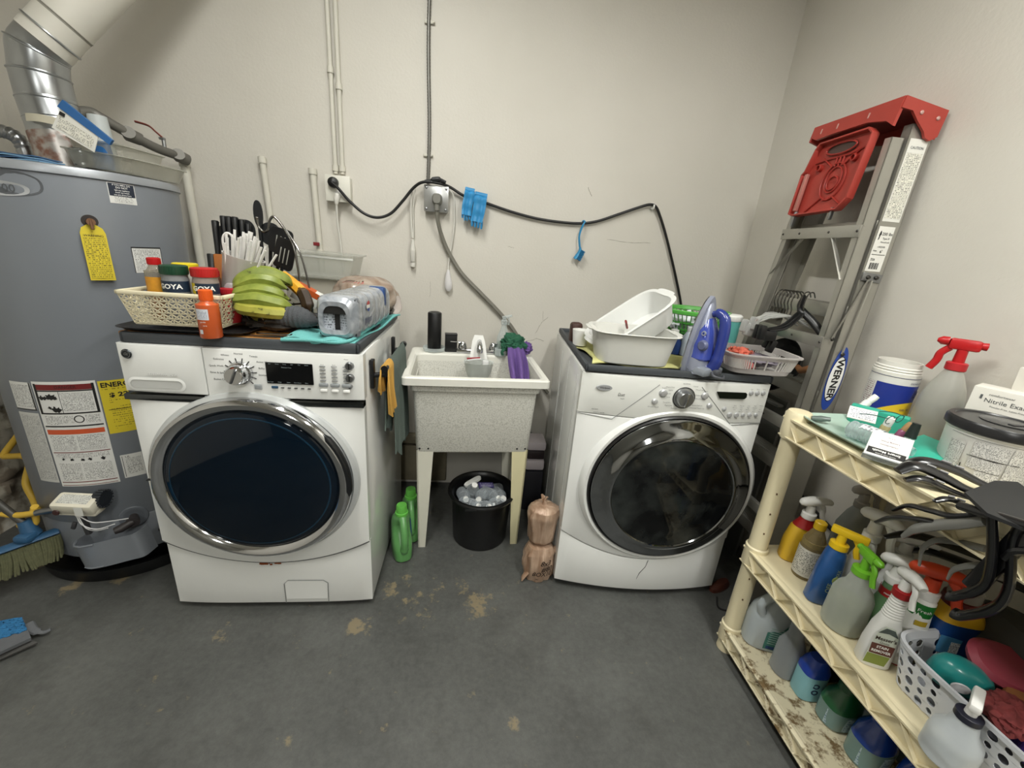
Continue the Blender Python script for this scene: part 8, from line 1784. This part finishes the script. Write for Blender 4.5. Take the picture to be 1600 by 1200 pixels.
# red-headed spray bottle
bot('spray_bottle','tall frosted spray bottle with red trigger head on top shelf',(1.292,-1.165,ZT),0,
    [(0,0,0,.046,.046),(0,0,.006,.050,.050),(0,0,.10,.048,.048),(0,0,.14,.040,.040),(0,0,.175,.026,.026),(0,0,.195,.018,.018)], clear('frost_tall','#bdbcb4',.62,.4), red_pl, mat('collar_red2','#b32228',.4), 2, 2.3, liquid=(clear('clear_liquid','#a9a8a0',.4,.3),.10), sc=1.15)
s = thing('yellow_cap_bottle', 'pale clear bottle with yellow cap between spray and glove boxes', 'bottle', (1.325,-1.235,ZT)); m = MB(); m.loft([(0,0,0,.028,.022,3),(0,0,.10,.028,.022,3),(0,0,.125,.013,.013,2)],28); obj('body', m, clear('pale_blue_clear','#b5c4cf',.5,.2), s); m = MB(); m.lathe([(.014,.122),(.015,.124),(.014,.148),(0,.15)],22); obj('cap', m, mat('cap_lemon','#d6c41f',.4), s)
# white tub with black lid
tb_ = thing('white_tub', 'large white printed tub with black lid in front of glove boxes', 'tub', (1.165,-1.385,ZT-.0), 0); tb_.scale = (1,1,.93)
R2 = .080
m = MB(); m.lathe([(0,0),(R2*.93,0),(R2*.95,.003),(R2,.108),(R2+.002,.110),(R2+.002,.118),(R2-.004,.12),(0,.12)],64); obj('tub_body', m, mat('tub_white','#d4d3cf',.4,var=.02), tb_)
m = MB(); m.lathe([(R2+.004,.114),(R2+.007,.116),(R2+.007,.134),(R2+.003,.140),(R2-.006,.140),(R2-.008,.137),(0,.137)],64); lid_ = obj('lid', m, mat('lid_black','#1a1a1c',.3), tb_)
m = MB(); m.lathe([(.0,.1395),(.040,.1395),(.043,.1385)],40,c=(.015,.0,0)); m.box((.02,-.02,.1405),(.05,.012,.004),.002); obj('lid_relief', m, mat('lid_relief','#2b2b2d',.2), lid_)
fT = lambda u,v,h: ((R2*(.955+.045*v/.108)+.001+h)*cos(radians(-140)+u/R2),(R2*(.955+.045*v/.108)+.001+h)*sin(radians(-140)+u/R2),v)
pt_ = print_mat('print_tub','#4a4a4a','#d0cfcb',330,300,.62,.22)
for (a,b_,c_,d_) in ((-.075,-.045,.02,.085),(-.032,.022,.062,.098),(-.032,.022,.030,.058),(.026,.085,.012,.098),(-.015,.022,.008,.028)): m = MB(); m.patch(a,b_,c_,d_,fT,.0006,8); obj('fine_print', m, pt_, tb_)
m = MB(); m.patch(-.042,-.040,.02,.035,fT,.0008,1); m.patch(-.080,.10,.103,.1038,fT,.0008,20)
for a,z in ((-.032,.0595),(.0,.0605)): m.text('WARNING: KEEP OUT OF REACH', .0034, T(a+.02,z,0), fn=lambda u,v,h: fT(u,v,.001), bold=.03)
obj('lettering', m, ink, tb_)
# glove boxes
gbm = mat('glove_box','#d7d4cb',.6,var=.03)
s = thing('glove_box', 'white glove box printed Nitrile Exam Gloves behind the tub lid', 'box', (1.282,-1.368,ZT), (0,0,-1.12)); m = MB(); m.bx(-.11,.11,-.035,.035,0,.185,.001); obj('carton', m, gbm, s)
m = MB(); m.text('Nitrile Exam Gloves', .0145, F(-.026,-.0357,.156)); m.text('comfortwear', .008, F(-.060,-.0357,.171)); m.text('Powder-Free  Latex-Free  Non-Sterile', .0055, F(-.03,-.0357,.143)); m.text('100 Gloves', .010, F(-.05,-.0357,.120)); m.box((-.092,-.0355,.163),(.004,.001,.010),0); obj('lettering', m, mat('ink_slate','#55595a',.5), s)
s = thing('glove_box', 'taller pale carton with round emblem standing behind the glove box', 'box', (1.330,-1.40,ZT), (0,-.04,-1.25)); m = MB(); m.bx(-.10,.11,-.022,.022,0,.245,.001); obj('carton', m, mat('glove_box2','#cfcbc0',.6,var=.03), s)
m = MB(); Mx = F(-.050,-.0225,.210); m.lathe([(.017,.0008),(.0185,.0008)],30,M=Mx); m.lathe([(.009,.0008),(.0105,.0008)],30,M=Mx); m.lathe([(0,.0008),(.004,.0008)],16,M=Mx); m.text('QUALITY', .006, F(-.050,-.0230,.223)); m.lathe([(.008,.0008),(.010,.0008)],24,M=F(-.02,-.0225,.190)); m.text('2', .010, F(-.02,-.0230,.190)); obj('lettering', m, mat('ink_grey2','#6a6a66',.5), s)
s.name = 'carton_box'
s = thing('blue_pack', 'dark blue plastic-wrapped pack at the right edge of top shelf', 'pack', (1.235,-1.500,ZT), (0,0,-.6)); m = MB(); m.loft([(0,0,0,.05,.03,4),(0,0,.01,.055,.034,4),(0,0,.09,.054,.033,4),(0,0,.10,.045,.024,4)],32); obj('pack', m, mat('pack_blue','#1c3a68',.3,var=.4,nscale=25,bump=.4,bscale=40), s)
m = MB(); m.lathe([(0,.001),(.020,.001),(.022,0)],24,M=F(-.02,-.0345,.072)); obj('emblem', m, mat('emblem_cream','#c9c2ae',.5), s)
m = MB(); m.text('S', .030, F(-.02,-.036,.072), shear=.2, bold=.03); m.text('TE', .03, F(.0,-.0360,.03), bold=.03); obj('lettering', m, mat('ink_sky','#5a88b8',.5), s)

# ---------------------------------------------------------------- black hangers heaped over the shelf edge
hb_ = mat('hanger_black','#0b0b0d',.28,coat=.3)
def hanger_arm(name, label, P, w, fl=.35, grp=None, extra=None):
    s = thing(name, label, 'hanger', tuple(P[0]), 0, grp)
    pts = [V(p)-V(P[0]) for p in spline(P,7)]; n = len(pts); rs = [w*(.45+.55*sin(pi*min(1,(i/(n-1))*1.2+.12)) if i < n*.8 else .9) for i in range(n)]
    m = MB(); m.tube(pts, rs, 10, flat=fl); obj('arm', m, hb_, s)
    k = int(n*.30); m = MB(); m.tube([pts[k]+V((0,0,w*fl+.002)), pts[k+2]+V((0,0,w*fl+.003))], .0022, 6); m.tube([pts[k+3]+V((0,0,w*fl+.002)), pts[k+5]+V((0,0,w*fl+.003))], .0022, 6); obj('strap_notch_glint', m, mat('notch_glint','#b9b9bb',.2,.5), s)  # pale bars paint a glint at the strap notches
    return s
hanger_arm('black_hanger','uppermost black plastic hanger arm over the top shelf',[(.950,-1.400,.952),(.985,-1.412,.965),(1.03,-1.44,.957),(1.06,-1.475,.945),(1.10,-1.505,.948),(1.13,-1.56,.945)], .017,.5)
hanger_arm('black_hanger','second black hanger arm with wide curved tip on shelf edge',[(.905,-1.425,.945),(.935,-1.430,.962),(.975,-1.455,.952),(1.01,-1.49,.938),(1.06,-1.52,.940),(1.12,-1.58,.94)], .018,.5)
hanger_arm('black_hanger','third thin black hanger arm just under the wide-tipped one',[(.905,-1.445,.935),(.93,-1.455,.945),(.97,-1.475,.934),(1.02,-1.515,.920),(1.05,-1.56,.915)], .011,.6)
hanger_arm('black_hanger','short black hanger tip poking over the shelf edge',[(.895,-1.515,.930),(.92,-1.52,.938),(.955,-1.54,.928),(.99,-1.57,.925)], .008,.6)
s = thing('black_folder', 'flat matt black board lying on the hangers on top shelf', 'board', (0,0,.955), 0); s.name = 'black_board'
m = MB(); m.prism([(.905,-1.545),(1.034,-1.499),(1.083,-1.502),(1.023,-1.603),(.916,-1.671),(.880,-1.648),(.865,-1.61)], .010, .016, None); obj('board', m, mat('board_black','#1b1c1e',.55), s, ang=30)
# heap under the top shelf: black and smoky hangers
smoke = clear('hanger_smoke','#8c8c86',.55,.08)
hp = [([(.905,-1.447,.860),(.905,-1.471,.889),(.905,-1.510,.904),(.905,-1.546,.918),(.905,-1.589,.954)],.010,hb_,'upper black hanger arm hanging in front of the top shelf apron'),
      ([(.905,-1.425,.813),(.905,-1.452,.845),(.905,-1.502,.877),(.905,-1.552,.900),(.905,-1.590,.939)],.011,hb_,'longest black hanger arm reaching left below the top shelf apron'),
      ([(.900,-1.487,.823),(.900,-1.502,.854),(.900,-1.533,.888),(.900,-1.562,.913),(.900,-1.592,.944)],.014,smoke,'wide smoky clear hanger arm between the black ones'),
      ([(.930,-1.515,.771),(.930,-1.508,.808),(.930,-1.520,.839),(.930,-1.547,.860),(.930,-1.593,.881)],.008,smoke,'smoky clear hanger arm curving over the orange trigger'),
      ([(.950,-1.553,.772),(.950,-1.555,.798),(.950,-1.573,.824),(.950,-1.607,.858)],.008,smoke,'lower smoky clear hanger arm near the blue bottle'),
      ([(1.03,-1.36,.72),(1.07,-1.38,.745),(1.12,-1.42,.75),(1.2,-1.48,.74)],.014,hb_,'black hanger arm deep in shelf heap at left'),
      ([(1.10,-1.33,.64),(1.14,-1.37,.69),(1.19,-1.43,.70),(1.26,-1.5,.69)],.016,hb_,'black hanger arm lowest in heap behind white triggers')]
for P, w, mt, lb in hp:
    s = thing('plastic_hanger', lb, 'hanger', P[0], 0, 'hangers heaped under the top shelf'); pts = [V(p)-V(P[0]) for p in spline(P,7)]; m = MB(); m.tube(pts, [w*min(1,.5+i*.06) for i in range(len(pts))], 10, flat=.55); obj('arm', m, mt, s)
s = thing('black_hanger', 'vertical glossy black hanger hooking down to the white basket', 'hanger', (.89,-1.60,.96), 0)
def rel(P): return [V(p)-V((.89,-1.60,.96)) for p in spline(P,7)]
m = MB(); m.tube(rel([(.89,-1.601,.966),(.89,-1.624,.904),(.89,-1.636,.852),(.89,-1.630,.822),(.89,-1.609,.786),(.89,-1.600,.780)]), [.014]*14+[.013]*10+[.011]*12, 10, flat=.5); obj('front_arm', m, hb_, s)
m = MB(); m.tube(rel([(.90,-1.634,.972),(.90,-1.636,.930),(.90,-1.658,.856),(.90,-1.655,.807),(.90,-1.625,.757),(.90,-1.612,.750)]), [.013]*24+[.012]*12, 10, flat=.5); m.box((.012,-.030,-.075),(.012,.03,.15),.004,rot=(.18,0,0)); obj('rear_arm', m, hb_, s)
s = thing('black_hanger', 'broad black hanger crossbar running off the right edge', 'hanger', (.89,-1.60,.96), 0)
m = MB(); m.tube(rel([(.89,-1.557,.949),(.89,-1.594,.958),(.89,-1.617,.966),(.89,-1.70,.985)]), .010, 10, flat=.8); m.tube(rel([(.895,-1.640,.90),(.895,-1.650,.925),(.895,-1.70,.955)]), .007, 8); obj('crossbar', m, hb_, s)
s = thing('black_bin', 'dark charcoal bag filling the back of middle shelf behind hangers', 'bag', (1.235,-1.60,ZM+.11)); s.name = 'charcoal_bag'; cloth_blob('bag', mat('bag_charcoal','#3a3a35',.7,var=.3,nscale=12), s, (0,0,0), (.095,.16,.11), 61, 30, .15, 4)
SC.view_layers[0].update()
